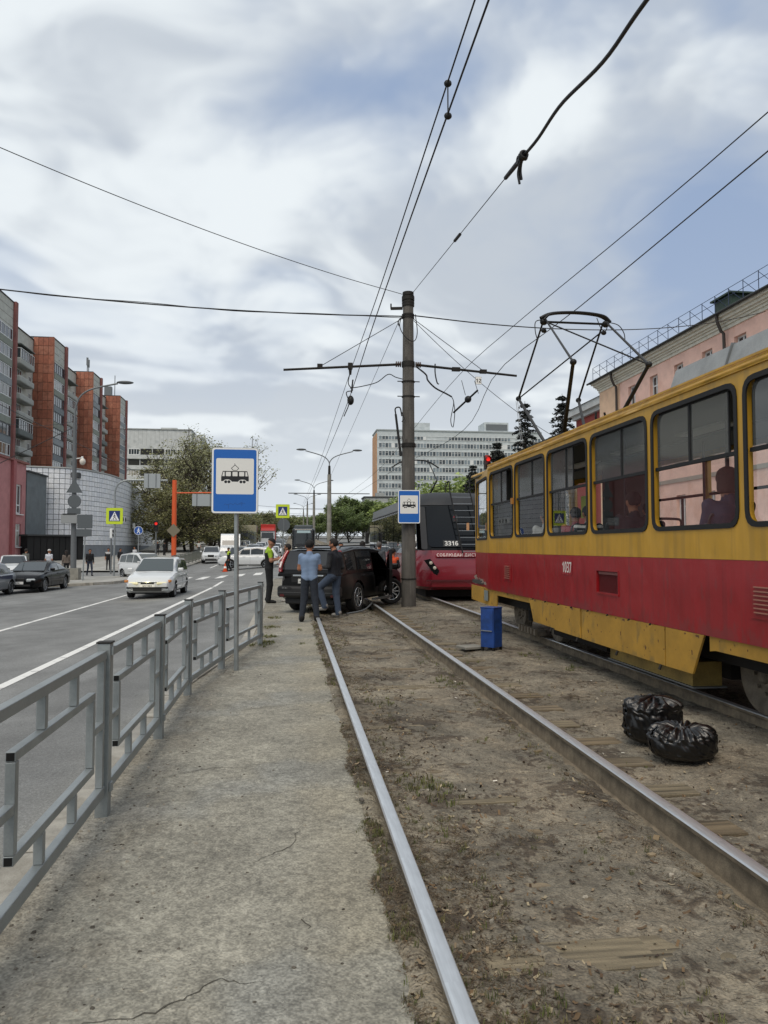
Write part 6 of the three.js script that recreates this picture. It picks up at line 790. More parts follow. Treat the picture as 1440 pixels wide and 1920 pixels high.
  for (let k = 0; k < 9; k++) { const t = 0.03 + k / 9.2; mb().bar([lx0 + 0.016 + 0.25 * (1 - t), lerp(1.38, 3.2, t), lerp(z0, z1, t)], [lx1 - 0.016 + 0.25 * (1 - t), lerp(1.38, 3.2, t), lerp(z0, z1, t)], 0.025, 0.018).build('ladder_rung', silver, o); }
  { const q = printed(0.14, 0.22, 0.002), f = mesh('route_number', q, mat(0xffffff, 0.4, { map: canvasTex(64, 100, (c, w, h) => { c.fillStyle = '#121316'; c.fillRect(0, 0, w, h); c.fillStyle = '#d0344a'; c.font = 'bold 96px sans-serif'; c.textAlign = 'center'; c.fillText('1', w / 2, h * 0.85); }), emissive: 0x000000 }), o); f.applyMatrix4(lean.clone().multiply(new THREE.Matrix4().makeTranslation(-0.1, 0.95, 0.024))); }
  // folded pantograph above its middle
  const pg = mb(); pg.tube([[0.3, 4.7, -8], [0.75, 4.95, -8], [1.25, 5.0, -8], [1.75, 4.95, -8], [2.2, 4.7, -8]], 0.03, 24).rod([0.7, 4.9, -8], [0.6, 4.1, -6.9], 0.02).rod([1.8, 4.9, -8], [1.9, 4.1, -6.9], 0.02).rod([0.6, 4.1, -6.9], [0.9, 3.2, -8.0], 0.03).rod([1.9, 4.1, -6.9], [1.6, 3.2, -8.0], 0.03); pg.build('pantograph', M.black, o);
}
// ---------------------------------------------------------------- trams far down the line
{
  const blk = new THREE.MeshPhysicalMaterial({ color: 0x22282c, roughness: 0.25, clearcoat: 0.5 }), gl = M.darkGlass, gr = mat(0x3d4549, 0.5);
  function farTram(label, z, w, h, x) { const o = thing('modern_tram', label, 'tram', [x, rise(-z), z], 0, 'dark trams waiting far down the line'); mb().rbox(0, 1.75, -7, 2.5, 2.9, 14, 0.35, 0, 4).build('body', blk, o); mb().rbox(0, 3.3, -7, 2.1, 0.5, 12.5, 0.2, 0, 3).build('roof', gr, o); mb().rbox(0, 2.0, 0.0, 1.9, 1.3, 0.08, 0.04).build('windscreen', gl, o); mb().rbox(0, 2.75, 0.02, 1.5, 0.28, 0.08, 0.02).build('destination_display', mat(0xa8bfc4, 0.4), o); mb().rbox(0, 0.8, 0.02, 2.3, 0.6, 0.1, 0.05).build('bumper', gr, o); for (const s of [-0.85, 0.85]) mb().ball([s, 0.95, 0.06], 0.14, 0.1, 0.05).build('headlight', mat(0xc8c8c0, 0.2), o); for (const s of [-1.4, 1.4]) mb().rbox(s, 2.2, 0.1, 0.12, 0.5, 0.12, 0.03).build('mirror', M.black, o); mb().box(0, 0.55, 0.08, 0.5, 0.12, 0.02).build('plate', M.white, o); return o; }
  farTram('dark modern tram facing us on the left track behind the SUV', -84, 2.5, 3.5, 1.35); farTram('dark modern tram queued behind the first one on the left track', -102, 2.5, 3.5, 1.3);
}
// ---------------------------------------------------------------- vehicles
const paintM = (c, o = {}) => new THREE.MeshPhysicalMaterial({ color: c, roughness: 0.35, clearcoat: 1, clearcoatRoughness: 0.06, ...o });
const C = { white: paintM(0xc9cccd), white2: paintM(0xb9bdbf), black: paintM(0x050506, { roughness: 0.25, clearcoat: 0.22, specularIntensity: 0.35 }), suvBlack: paintM(0x070708, { roughness: 0.35, clearcoat: 0.25, clearcoatRoughness: 0.12, specularIntensity: 0.4 }), silver: paintM(0x7f868c, { metalness: 0.4 }), dgrey: paintM(0x34383c, { metalness: 0.3 }), beige: paintM(0x8f8575), blue: paintM(0x2b3550), red: paintM(0x9c2a22) };
const trim = mat(0x17181a, 0.7), chrome = mat(0xb9bdc0, 0.2, { metalness: 0.9 }), alloy = mat(0x9a9da0, 0.3, { metalness: 0.8 }), lampClear = new THREE.MeshPhysicalMaterial({ color: 0xaab0b2, roughness: 0.1, clearcoat: 1 }), lampRed = new THREE.MeshPhysicalMaterial({ color: 0x8e1216, roughness: 0.2, clearcoat: 1 }), plateM = mat(0xd4d6d4, 0.5), lampLit = mat(0xd8d4b4, 0.25, { emissive: 0xfff0b8, emissiveIntensity: 0.12 });
const wheelCache = {};
function wheelGeo(R, w, spokes) {
  const k = [R, w, spokes].join(); if (wheelCache[k]) return wheelCache[k];
  const rt = R * 0.68, t = new THREE.LatheGeometry([[rt, -w / 2 + 0.01], [R * 0.93, -w / 2], [R, -w / 2 + 0.03], [R, w / 2 - 0.03], [R * 0.93, w / 2], [rt, w / 2 - 0.01], [rt, -w / 2 + 0.01]].map(a => new THREE.Vector2(...a)), 28).rotateX(Math.PI / 2);
  const r = mb(); r.add(new THREE.CylinderGeometry(rt, rt, w * 0.5, 24, 1, true), new THREE.Matrix4().makeRotationX(Math.PI / 2)); r.add(new THREE.TorusGeometry(rt - 0.01, 0.014, 6, 28), new THREE.Matrix4().setPosition(0, 0, w / 2 - 0.015)); r.add(new THREE.CylinderGeometry(0.055, 0.06, 0.05, 14), new THREE.Matrix4().makeRotationX(Math.PI / 2).setPosition(0, 0, w / 2 - 0.04));
  for (let i = 0; i < spokes; i++) { const a = i * 2 * Math.PI / spokes; r.bar([Math.cos(a) * 0.04, Math.sin(a) * 0.04, w / 2 - 0.04], [Math.cos(a) * (rt - 0.01), Math.sin(a) * (rt - 0.01), w / 2 - 0.03], 0.03, spokes > 7 ? 0.028 : 0.05); }
  const b = mb().add(new THREE.CylinderGeometry(rt * 0.98, rt * 0.98, 0.01, 22), new THREE.Matrix4().makeRotationX(Math.PI / 2).setPosition(0, 0, -0.02));
  return wheelCache[k] = [boxUV(plain(t)), r.geo(), b.geo()];
}
const csg = new Evaluator(); csg.useGroups = false;
function cut(geo, list) { let a = new Brush(geo); a.updateMatrixWorld(); for (const g of list) { const b = new Brush(g); b.updateMatrixWorld(); a = csg.evaluate(a, b, SUBTRACTION); } return a.geometry; }
function ringLoft(secs) { // secs: [x, [[z, y] ... half section bottom to top]]
  const n = secs[0][1].length, N = 2 * n - 2, pos = [], idx = [];
  for (const [x, s] of secs) { for (let k = 0; k < n; k++) pos.push(x, s[k][1], s[k][0]); for (let k = n - 2; k > 0; k--) pos.push(x, s[k][1], -s[k][0]); }
  for (let j = 0; j < secs.length - 1; j++) for (let k = 0; k < N; k++) { const a = j * N + k, b = j * N + (k + 1) % N, c = a + N, d = b + N; idx.push(a, b, c, b, d, c); }
  const c0 = pos.length / 3, m = secs.length - 1; const cen = s => { let y = 0; for (const p of s) y += p[1]; return y / s.length; }; pos.push(secs[0][0], cen(secs[0][1]), 0, secs[m][0], cen(secs[m][1]), 0);
  for (let k = 0; k < N; k++) { const k2 = (k + 1) % N; idx.push(k2, k, c0); idx.push(m * N + k, m * N + k2, c0 + 1); }
  const g = new THREE.BufferGeometry(); g.setAttribute('position', new THREE.Float32BufferAttribute(pos, 3)); g.setIndex(idx); g.computeVertexNormals(); g.setAttribute('uv', new THREE.Float32BufferAttribute(new Float32Array(pos.length / 3 * 2), 2)); return g;
}
function shadeSmooth(g) { let q = plain(g); q = toCreasedNormals(mergeVertices(q.deleteAttribute ? (q.deleteAttribute('normal'), q.deleteAttribute('uv'), q) : q, 1e-4), 0.55); return boxUV(plain(q)); }
function makeCar(o_, s) {
  const { L, W, H, deck, roof, wb } = s, R = s.wr || 0.31, sill = s.sill || 0.2, fx = s.fx ?? (wb / 2 + (s.shift || 0)), rx = fx - wb, belt = x => pl(x, deck), yr = x => pl(x, roof), half = W / 2;
  const hw = x => { const e = clamp((Math.abs(x) - L * 0.28) / (L * 0.22)); return half * (1 - 0.13 * e * e * e); };
  const xs = []; for (let i = 0; i <= 36; i++) xs.push(-L / 2 + L * i / 36);
  const secs = xs.map((x, i) => { const e = Math.min(1, Math.min(i, 36 - i) / 2.2), k = 1 - Math.sqrt(1 - (1 - e) * (1 - e)); const w = hw(x) * (1 - 0.1 * (1 - e)), yd = belt(x) - 0.1 * (1 - e), yb = sill + 0.1 * (1 - e); const ys = lerp(yb, yd, 0.82); return [x, [[0, yb], [w * 0.82, yb], [w * 0.965, yb + 0.08], [w, lerp(yb, yd, 0.42)], [w * 0.99, lerp(yb, yd, 0.68)], [w * 0.955, lerp(yb, yd, 0.86)], [w * 0.9, yd - 0.015], [w * 0.78, yd], [0, yd + 0.025]]]; });
  const x0 = roof[0][0], x1 = roof[roof.length - 1][0], wbz = half * 0.925, wrz = half * (s.tumble || 0.72);
  const csec = x => { const b = belt(x) - 0.02, h = Math.max(0.004, yr(x) - b); return [[0, b - 0.05], [wbz, b - 0.05], [wbz, b], [lerp(wbz, wrz, 0.5), b + 0.58 * h], [lerp(wbz, wrz, 0.9), b + 0.9 * h], [wrz * 0.88, b + 0.985 * h], [wrz * 0.6, b + h], [0, b + h + 0.012]]; };
  const cabZ = (x, y) => { const q = csec(x); for (let i = 2; i < 6; i++) if (y <= q[i + 1][1]) return lerp(q[i][0], q[i + 1][0], clamp((y - q[i][1]) / Math.max(1e-4, q[i + 1][1] - q[i][1]))); return q[5][0]; };
  const cx = []; for (let i = 0; i <= 30; i++) cx.push(lerp(x0, x1, i / 30)); for (const p of roof) cx.push(p[0]); cx.sort((a, b) => a - b); const cu = cx.filter((x, i) => !i || x - cx[i - 1] > 0.01);
  let bodyG = ringLoft(secs), cabG = ringLoft(cu.map(x => [x, csec(x)]));
  const arch = x => new THREE.CylinderGeometry(R * 1.14, R * 1.14, W * 1.2, 28).rotateX(Math.PI / 2).translate(x, R * 1.02, 0);
  bodyG = cut(bodyG, [arch(fx), arch(rx)]); if (s.carve) { const box = () => new THREE.BoxGeometry(s.carve[1] - s.carve[0], s.carve[3] - s.carve[2], s.carve[5] - s.carve[4]).translate((s.carve[0] + s.carve[1]) / 2, (s.carve[2] + s.carve[3]) / 2, (s.carve[4] + s.carve[5]) / 2); bodyG = cut(bodyG, [box()]); cabG = cut(cabG, [box()]); }
  mesh('body', shadeSmooth(bodyG), s.paint, o_); mesh('cabin', shadeSmooth(cabG), s.paint, o_);
  const core = mb().span(-L * 0.44, L * 0.44, sill - 0.03, 0.5, -half * 0.6, half * 0.6); core.build('underbody', trim, o_);
  // glazing follows the cabin surface
  const glass = s.glass || M.darkGlass;
  function patch(name, rows, m = glass) { const n = rows[0].length, pos = [], idx = []; for (const r of rows) for (const p of r) pos.push(...p); for (let j = 0; j < rows.length - 1; j++) for (let k = 0; k < n - 1; k++) { const a = j * n + k; idx.push(a, a + 1, a + n, a + 1, a + n + 1, a + n); } const g = new THREE.BufferGeometry(); g.setAttribute('position', new THREE.Float32BufferAttribute(pos, 3)); g.setIndex(idx); g.computeVertexNormals(); boxUV(g); const q = mesh(name, g, m, o_); if (m.side !== THREE.DoubleSide) m.side = THREE.DoubleSide; return q; }
  for (const sd of [-1, 1]) for (const [a, b] of s.side) { if (s.skipWin && s.skipWin(a, sd)) continue; const rows = []; for (let i = 0; i <= 10; i++) { const x = lerp(a, b, i / 10), y0 = belt(x) + 0.035, yt = Math.max(y0, Math.min(yr(x) - 0.1, H - 0.12)), col = []; for (let k = 0; k <= 5; k++) { const y = lerp(y0, yt, k / 5); col.push([x, y, sd * (cabZ(x, y) + 0.007)]); } rows.push(col); } patch('side_window', rows); }
  const screen = (name, A, Bq) => { const rows = []; for (let i = 0; i <= 8; i++) { const u = 0.06 + 0.86 * i / 8, x = lerp(A[0], Bq[0], u), y = yr(x), z = wrz * lerp(1.08, 0.86, u), r = []; for (let k = -6; k <= 6; k++) r.push([x + Math.sign(A[0] - Bq[0]) * 0.006, y + 0.018, z * k / 6]); rows.push(r); } patch(name, rows); };
  screen('windscreen', roof[roof.length - 1], roof[roof.length - 2]); screen('rear_window', roof[0], roof[1]);
  // wheels
  const [tg, rg, bg] = wheelGeo(R, s.ww || 0.2, s.spokes || 8);
  for (const [x, sd] of [[fx, -1], [fx, 1], [rx, -1], [rx, 1]]) { const w = new THREE.Group(); w.name = 'wheel'; o_.add(w); w.position.set(x, R, sd * (half - 0.125)); w.rotation.y = (sd < 0 ? Math.PI : 0) + (x === fx ? (s.steer || 0) : 0); mesh('tyre', tg, M.rubber, w); mesh('rim', rg, s.rim || alloy, w); mesh('brake_disc', bg, trim, w); }
  const F = L / 2, nh = belt(F * 0.97), hwF = hw(F) * 0.9;
  if (!s.noFront) { for (const sd of [-1, 1]) mb().rbox(F - 0.12, nh - 0.13, sd * (hwF - 0.2), 0.26, s.lampH || 0.14, 0.36, 0.05, -sd * 0.3, 3).build('headlight', s.lit ? lampLit : lampClear, o_); mb().rbox(F - 0.03, nh - 0.14, 0, 0.08, s.grilleH || 0.1, hwF * 2 - 0.85, 0.03).build('grille', trim, o_); mb().rbox(F - 0.02, sill + 0.14, 0, 0.08, 0.1, hwF * 1.5, 0.03).build('air_intake', trim, o_); const pf = mb().rbox(F + 0.012, sill + 0.26, 0, 0.02, 0.112, 0.52, 0.004).build('number_plate', plateM, o_); if (s.plate) { const f = mesh('plate_text', printed(0.5, 0.1, 0.005), mat(0xffffff, 0.5, { map: canvasTex(256, 52, (c, w, h) => { c.fillStyle = '#d9dad8'; c.fillRect(0, 0, w, h); c.fillStyle = '#16181a'; c.font = 'bold 44px sans-serif'; c.textAlign = 'center'; c.fillText(s.plate, w / 2, h * 0.82); }) }), pf); f.position.set(F + 0.0235, sill + 0.26, 0); f.rotation.y = Math.PI / 2; } }
  if (!s.noRear) { const rh = belt(-F * 0.97); for (const sd of [-1, 1]) mb().rbox(-F + 0.07, rh - 0.14, sd * (hwF - 0.14), 0.14, 0.2, 0.26, 0.04).build('tail_light', lampRed, o_); mb().rbox(-F - 0.01, rh - 0.3, 0, 0.02, 0.11, 0.5, 0.004).build('number_plate', plateM, o_); }
  for (const sd of [-1, 1]) { const mx = x1 - 0.28; const mm = mb().rbox(mx, belt(mx) + 0.09, sd * (half + 0.06), 0.12, 0.13, 0.2, 0.04, 0, 3).build('mirror', s.mirror || s.paint, o_); }
  if (s.handles) for (const sd of [-1, 1]) for (const x of s.handles) mb().rbox(x, belt(x) - 0.12, sd * (hw(x) * 0.975), 0.17, 0.03, 0.05, 0.012).build('door_handle', s.paint, o_);
  if (s.seams) for (const sd of [-1, 1]) for (const x of s.seams) { const q = mb(); let pv = null; for (let k = 0; k <= 6; k++) { const y = lerp(sill + 0.1, belt(x) - 0.03, k / 6), sec = [[0.965, sill + 0.08], [1, lerp(sill, belt(x), 0.42)], [0.99, lerp(sill, belt(x), 0.68)], [0.955, lerp(sill, belt(x), 0.86)], [0.9, belt(x) - 0.015]]; const z = sd * (hw(x) * pl(y, sec.map(a => [a[1], a[0]])) + 0.0015); const p = [x, y, z]; if (pv) q.bar(pv, p, 0.006, 0.006); pv = p; } q.build('door_seam', M.black, o_); }
  return { belt, yr, cabZ, hw, F, sill };
}
const heading = deg => Math.PI / 2 - deg * Math.PI / 180; // 0 = away along the tracks, clockwise; 180 faces the camera
const SP = {
  wagon: { L: 4.26, W: 1.69, H: 1.44, wb: 2.46, wr: 0.295, shift: 0.08, deck: [[-2.13, 0.86], [-1.7, 0.9], [0.6, 0.9], [0.95, 0.9], [1.8, 0.76], [2.13, 0.66]], roof: [[-2.08, 0.9], [-1.78, 1.4], [-0.6, 1.45], [0.1, 1.41], [1.0, 0.9]], side: [[-1.85, -1.02], [-0.96, -0.12], [-0.05, 0.72]], tumble: 0.74 },
  coupe: { L: 4.72, W: 1.85, H: 1.39, wb: 2.81, wr: 0.335, shift: 0.1, deck: [[-2.36, 0.92], [-1.8, 0.98], [0.3, 0.92], [1.05, 0.92], [2.0, 0.8], [2.36, 0.68]], roof: [[-2.05, 0.97], [-1.1, 1.27], [-0.3, 1.39], [0.3, 1.34], [1.15, 0.92]], side: [[-1.35, -0.42], [-0.36, 0.78]], tumble: 0.7, spokes: 10 },
  sedan: { L: 4.5, W: 1.75, H: 1.44, wb: 2.65, wr: 0.31, deck: [[-2.25, 0.88], [-1.7, 0.98], [-1.2, 0.94], [1.0, 0.92], [1.9, 0.8], [2.25, 0.68]], roof: [[-1.75, 0.97], [-1.1, 1.36], [-0.4, 1.44], [0.25, 1.4], [1.1, 0.92]], side: [[-1.3, -0.42], [-0.36, 0.72]], tumble: 0.72 },
  suv: { L: 4.6, W: 1.85, H: 1.66, wb: 2.68, wr: 0.35, sill: 0.27, deck: [[-2.3, 0.98], [-1.9, 1.06], [0.9, 1.04], [1.2, 1.04], [2.0, 0.95], [2.3, 0.8]], roof: [[-2.22, 1.04], [-1.85, 1.56], [-0.6, 1.66], [0.3, 1.61], [1.25, 1.04]], side: [[-1.75, -1.2], [-1.13, -0.2], [-0.13, 0.85]], tumble: 0.74, ww: 0.23 },
  hatch: { L: 3.9, W: 1.68, H: 1.52, wb: 2.45, wr: 0.29, deck: [[-1.95, 0.9], [-1.5, 0.96], [0.8, 0.93], [1.5, 0.84], [1.95, 0.68]], roof: [[-1.9, 0.95], [-1.6, 1.44], [-0.5, 1.52], [0.2, 1.47], [1.1, 0.93]], side: [[-1.45, -0.62], [-0.55, 0.7]], tumble: 0.74 },
  van: { L: 4.1, W: 1.7, H: 1.6, wb: 2.5, wr: 0.29, deck: [[-2.05, 0.9], [-1.6, 0.98], [0.9, 0.95], [1.6, 0.84], [2.05, 0.7]], roof: [[-2.0, 0.95], [-1.75, 1.5], [-0.6, 1.6], [0.25, 1.55], [1.25, 0.95]], side: [[-1.65, -0.95], [-0.88, -0.1], [-0.03, 0.82]], tumble: 0.76 },
};
function car(name, label, cat, spec, x, d, deg, o = {}, group) { const y = o.y ?? (x > -1.3 ? rise(d) + 0.02 : roadY(x, d)); const t = thing(name, label, cat, [x, y, -d], heading(deg), group); makeCar(t, { ...SP[spec], paint: C.white, ...o }); return t; }

// black SUV on the track
{
  const t = thing('black_suv', 'crashed black SUV standing askew across the left track with its front door open', 'suv', [1.42, 0.0, -19.4], heading(27));
  t.scale.set(0.985, 0.985, 0.985);
  const S = { L: 4.6, W: 1.79, H: 1.6, wb: 2.63, wr: 0.36, ww: 0.225, spokes: 10, sill: 0.27, steer: -0.75, rim: chrome, noRear: true, paint: C.suvBlack, glass: new THREE.MeshPhysicalMaterial({ color: 0x242527, roughness: 0.06, clearcoat: 0.5, side: THREE.DoubleSide }), deck: [[-2.3, 0.93], [-2.1, 1.0], [0.9, 0.98], [1.2, 0.98], [2.05, 0.93], [2.3, 0.82]], roof: [[-2.26, 0.99], [-2.02, 1.5], [-1.2, 1.59], [-0.2, 1.6], [0.5, 1.54], [1.3, 0.98]], side: [[-1.92, -1.32], [-1.24, -0.28], [-0.2, 0.92]], tumble: 0.79, handles: [-0.95], seams: [-0.24, -1.3], carve: [-0.16, 0.92, 0.42, 1.44, 0.3, 1.2], skipWin: (a, sd) => sd > 0 && a > -0.3 };
  const k = makeCar(t, S);
  // tall rear lights, bright handle, plate, bumper with lettering
  for (const sd of [-1, 1]) { const q = mb().tube([[-2.3, 0.98, sd * 0.74], [-2.25, 1.12, sd * 0.755], [-2.13, 1.34, sd * 0.72], [-2.03, 1.47, sd * 0.685]], 0.05, 20, 8).build('tail_light', lampRed, t); mb().tube([[-2.34, 1.08, sd * 0.735], [-2.25, 1.22, sd * 0.735]], 0.028, 8, 6).build('reversing_lamp', mat(0xd8c8c4, 0.3), q); }
  mb().rbox(-2.315, 0.9, 0, 0.03, 0.045, 0.8, 0.015).build('tailgate_strip', chrome, t); mb().rbox(-2.29, 0.83, 0, 0.03, 0.2, 0.9, 0.02).build('plate_recess', M.black, t);
  { const pf = mb().rbox(-2.318, 0.77, 0, 0.02, 0.112, 0.52, 0.004).build('number_plate', plateM, t); const f = mesh('plate_text', printed(0.51, 0.108, 0.006), mat(0xffffff, 0.5, { map: canvasTex(256, 54, (c, w, h) => { c.fillStyle = '#dcdcd6'; c.fillRect(0, 0, w, h); c.strokeStyle = '#333'; c.lineWidth = 3; c.strokeRect(3, 3, w - 6, h - 6); c.fillStyle = '#191a1c'; c.font = 'bold 44px sans-serif'; c.textAlign = 'left'; c.fillText('к832', 14, h * 0.8); }) }), pf); f.position.set(-2.3295, 0.77, 0); f.rotation.y = -Math.PI / 2; }
  mb().rbox(-2.24, 0.52, 0, 0.28, 0.28, 1.62, 0.08, 0, 3).build('rear_bumper', mat(0x1a1a1b, 0.6), t); mb().rbox(-2.385, 0.5, 0, 0.012, 0.02, 1.5, 0.005).build('bumper_strip', mat(0x3a3b3c, 0.4), t); for (const sd of [-1, 1]) mb().rbox(-2.36, 0.44, sd * 0.66, 0.04, 0.09, 0.13, 0.02).build('reflector', mat(0x4d1010, 0.3), t); mb().rbox(-2.1, 0.3, 0, 0.3, 0.16, 1.3, 0.04).build('rear_valance', trim, t);
  { const f = mesh('lettering', printed(0.34, 0.05, 0.002), mat(0xffffff, 0.6, { map: canvasTex(256, 40, (c, w, h) => { c.fillStyle = '#1a1a1b'; c.fillRect(0, 0, w, h); c.fillStyle = '#8b8d8e'; c.font = 'bold 36px sans-serif'; c.textAlign = 'center'; c.fillText('S T D I', w / 2, h * 0.85); }) }), t); f.position.set(-2.394, 0.61, -0.58); f.rotation.y = -Math.PI / 2; }
  for (const sd of [-1, 1]) mb().tube([[0.45, 1.575, sd * 0.63], [0.3, 1.62, sd * 0.63], [-1.7, 1.6, sd * 0.63], [-1.9, 1.55, sd * 0.63]], 0.018, 24).build('roof_rail', trim, t);
  mb().rod([-2.04, 1.22, 0.1], [-2.2, 1.16, 0.5], 0.012).build('rear_wiper', M.black, t); mb().rbox(-1.98, 1.545, 0, 0.22, 0.03, 1.1, 0.012).build('spoiler', C.suvBlack, t);
  // interior seen through the doorway
  mb().rbox(0.25, 0.72, 0.42, 0.5, 0.3, 0.46, 0.08).rbox(-0.04, 1.02, 0.42, 0.16, 0.62, 0.46, 0.07).build('seat', mat(0x222325, 0.9), t);
  // open door, hinged at the front edge
  const d = new THREE.Group(); d.name = 'door'; t.add(d); d.position.set(0.92, 0, 0.86); d.rotation.y = 0.42;
  const fr = [[-1.04, 0.36], [-0.06, 0.36], [0, 0.5], [0, 0.98], [-0.42, 1.44], [-1.0, 1.5], [-1.08, 1.0]]; mb().shape(fr, 0.06, new THREE.Matrix4().setPosition(0, 0, -0.05), [[[-1.0, 1.0], [-0.1, 1.0], [-0.44, 1.38], [-0.95, 1.44]]], 0.012).build('door_panel', C.suvBlack, d); mb().shape([[-1.02, 0.99], [-0.08, 0.99], [-0.43, 1.4], [-0.97, 1.46]], 0.006, new THREE.Matrix4().setPosition(0, 0, -0.02)).build('door_glass', T.glass, d); mb().rbox(-0.16, 1.06, 0.14, 0.1, 0.16, 0.24, 0.05).build('mirror', C.suvBlack, d); mb().rbox(-0.9, 0.86, 0.03, 0.18, 0.03, 0.05, 0.012).build('door_handle', C.suvBlack, d);
  mb().bar([-0.2, 0.24, 0.86], [0.95, 0.24, 0.9], 0.12, 0.05).build('side_step', alloy, t);
  mb().rbox(2.05, 0.62, 0.45, 0.35, 0.3, 0.6, 0.1).build('broken_bumper', trim, t);
  const r_ = thing('bent_strip', 'bent metal strip lying across the rail under the SUV door', 'debris', [0, 0, 0]); mb().tube([[1.25, 0.03, -17.0], [1.7, 0.06, -17.6], [2.05, 0.13, -18.9]], 0.02, 16).build('strip', M.greyMetal, r_);
}
// white station wagon coming toward us with its lamps on
{ const t = car('white_wagon', 'white station wagon with lit headlights driving toward us', 'car', 'wagon', -4.95, 28.9, 181, { paint: C.white, lit: true, plate: 'М119ЕХ', lampH: 0.1, handles: [-0.75, 0.05], seams: [-0.08, -0.98], glass: new THREE.MeshPhysicalMaterial({ color: 0x3c4444, roughness: 0.05, clearcoat: 0.6, side: THREE.DoubleSide }), rim: alloy, spokes: 8, grilleH: 0.09 }); mb().rbox(2.12, 0.6, 0, 0.06, 0.035, 0.8, 0.012).build('grille_bar', chrome, t); mb().rbox(2.13, 0.4, 0, 0.07, 0.05, 1.42, 0.015).build('bumper_strip', trim, t); for (const q of [-1, 1]) { mb().rbox(2.09, 0.33, q * 0.6, 0.08, 0.07, 0.24, 0.02).build('fog_lamp', lampClear, t); mb().rbox(0.0, 0.5, q * 0.845, 2.6, 0.05, 0.02, 0.008).build('side_strip', C.white2, t); mb().rbox(2.0, 0.62, q * 0.74, 0.14, 0.09, 0.1, 0.03, -q * 0.5).build('turn_signal', mat(0xc07a3a, 0.3), t); } }
{ const l = new THREE.PointLight(0xffe9a8, 0.25, 3); l.position.set(-5.1, 0.35, -26.2); scene.add(l); }
car('black_coupe', 'shiny black fastback car parked at the left roadside', 'car', 'coupe', -11.75, 36.3, 181, { paint: C.black, plate: 'М796', handles: [-0.2], seams: [-0.4, 0.75], glass: new THREE.MeshPhysicalMaterial({ color: 0x343b3e, roughness: 0.05, clearcoat: 0.6, side: THREE.DoubleSide }), grilleH: 0.2 });
{ const t = car('silver_police_car', 'silver car with a dark blue band cut off by the left edge of the picture', 'car', 'sedan', -12.75, 32.2, 181, { paint: paintM(0x8d9296, { metalness: 0.3 }), handles: [-0.2] }); for (const sd of [-1, 1]) mb().rbox(0.05, 0.76, sd * 0.868, 2.9, 0.17, 0.012, 0.004).build('blue_band', C.blue, t); }
car('white_sedan', 'white car half hidden behind the black fastback', 'car', 'sedan', -16.2, 46, 160, { paint: C.white, y: paveY(-16.2, 46) });
car('white_minivan', 'small white hatchback van waiting at the side street behind the wagon', 'car', 'van', -9.05, 47.6, 140, { paint: C.white, glass: new THREE.MeshPhysicalMaterial({ color: 0x2f3634, roughness: 0.06, clearcoat: 0.5, side: THREE.DoubleSide }) });
// far side of the junction
car('white_crossover', 'white crossover with black grille leading the queue by the far railing', 'car', 'suv', -7.9, 75.5, 176, { paint: C.white, grilleH: 0.26 });
{ // damaged white SUV broadside
  const t = car('white_suv', 'white SUV broadside in the junction with its front bumper torn off', 'suv', 'suv', -3.15, 57.5, -84, { paint: C.white, noFront: true, handles: [-0.7, 0.3], seams: [-0.16, -1.16, 0.9], spokes: 5 });
  mb().rbox(2.12, 0.62, 0.1, 0.34, 0.42, 1.5, 0.1, 0, 3).build('bare_front_end', M.black, t); mb().rbox(2.16, 0.36, 0.2, 0.3, 0.2, 1.2, 0.08).build('broken_bumper', trim, t); mb().rbox(2.1, 0.8, -0.62, 0.3, 0.14, 0.3, 0.05).build('headlight', lampClear, t);
}
{ // minibus
  const d = 84, t = thing('minibus', 'white minibus behind the white crossover', 'minibus', [-6.7, roadY(-6.7, d), -d], heading(177)); const L = 6.4;
  const prof = [[-L / 2, 0.4], [-L / 2, 2.55], [-L / 2 + 0.15, 2.75], [1.5, 2.75], [1.9, 2.6], [2.4, 1.5], [3.05, 1.2], [L / 2, 0.9], [L / 2, 0.4]]; mb().shape(prof, 2.0, new THREE.Matrix4().setPosition(0, 0, -1.0), [], 0.04).build('body', C.white, t);
  const ws = mb().shape([[-0.88, 0], [0.88, 0], [0.8, 1.05], [-0.8, 1.05]], 0.02, new THREE.Matrix4().makeBasis(V(0, 0, -1), V(-0.415, 0.91, 0).normalize(), V(0.91, 0.415, 0).normalize()).setPosition(2.4, 1.55, 0)); ws.build('windscreen', M.darkGlass, t);
  for (const sd of [-1, 1]) { for (let k = 0; k < 4; k++) mb().box(1.1 - k * 1.25, 1.95, sd * 1.045, 1.1, 0.8, 0.02).build('side_window', M.darkGlass, t); mb().rbox(3.05, 0.95, sd * 0.75, 0.2, 0.25, 0.35, 0.05).build('headlight', lampClear, t); mb().rbox(2.2, 1.75, sd * 1.25, 0.1, 0.35, 0.2, 0.04).build('mirror', M.black, t); }
  mb().rbox(3.2, 0.85, 0, 0.1, 0.2, 1.0, 0.03).build('grille', trim, t); mb().box(3.25, 0.55, 0, 0.02, 0.12, 0.5).build('number_plate', plateM, t); const [tg, rg] = wheelGeo(0.34, 0.22, 6); for (const [x, sd] of [[2.0, 1], [2.0, -1], [-1.8, 1], [-1.8, -1]]) { const w = new THREE.Group(); w.name = 'wheel'; w.position.set(x, 0.34, sd * 0.94); w.rotation.y = sd < 0 ? Math.PI : 0; t.add(w); mesh('tyre', tg, M.rubber, w); mesh('rim', rg, M.greyMetal, w); }
}
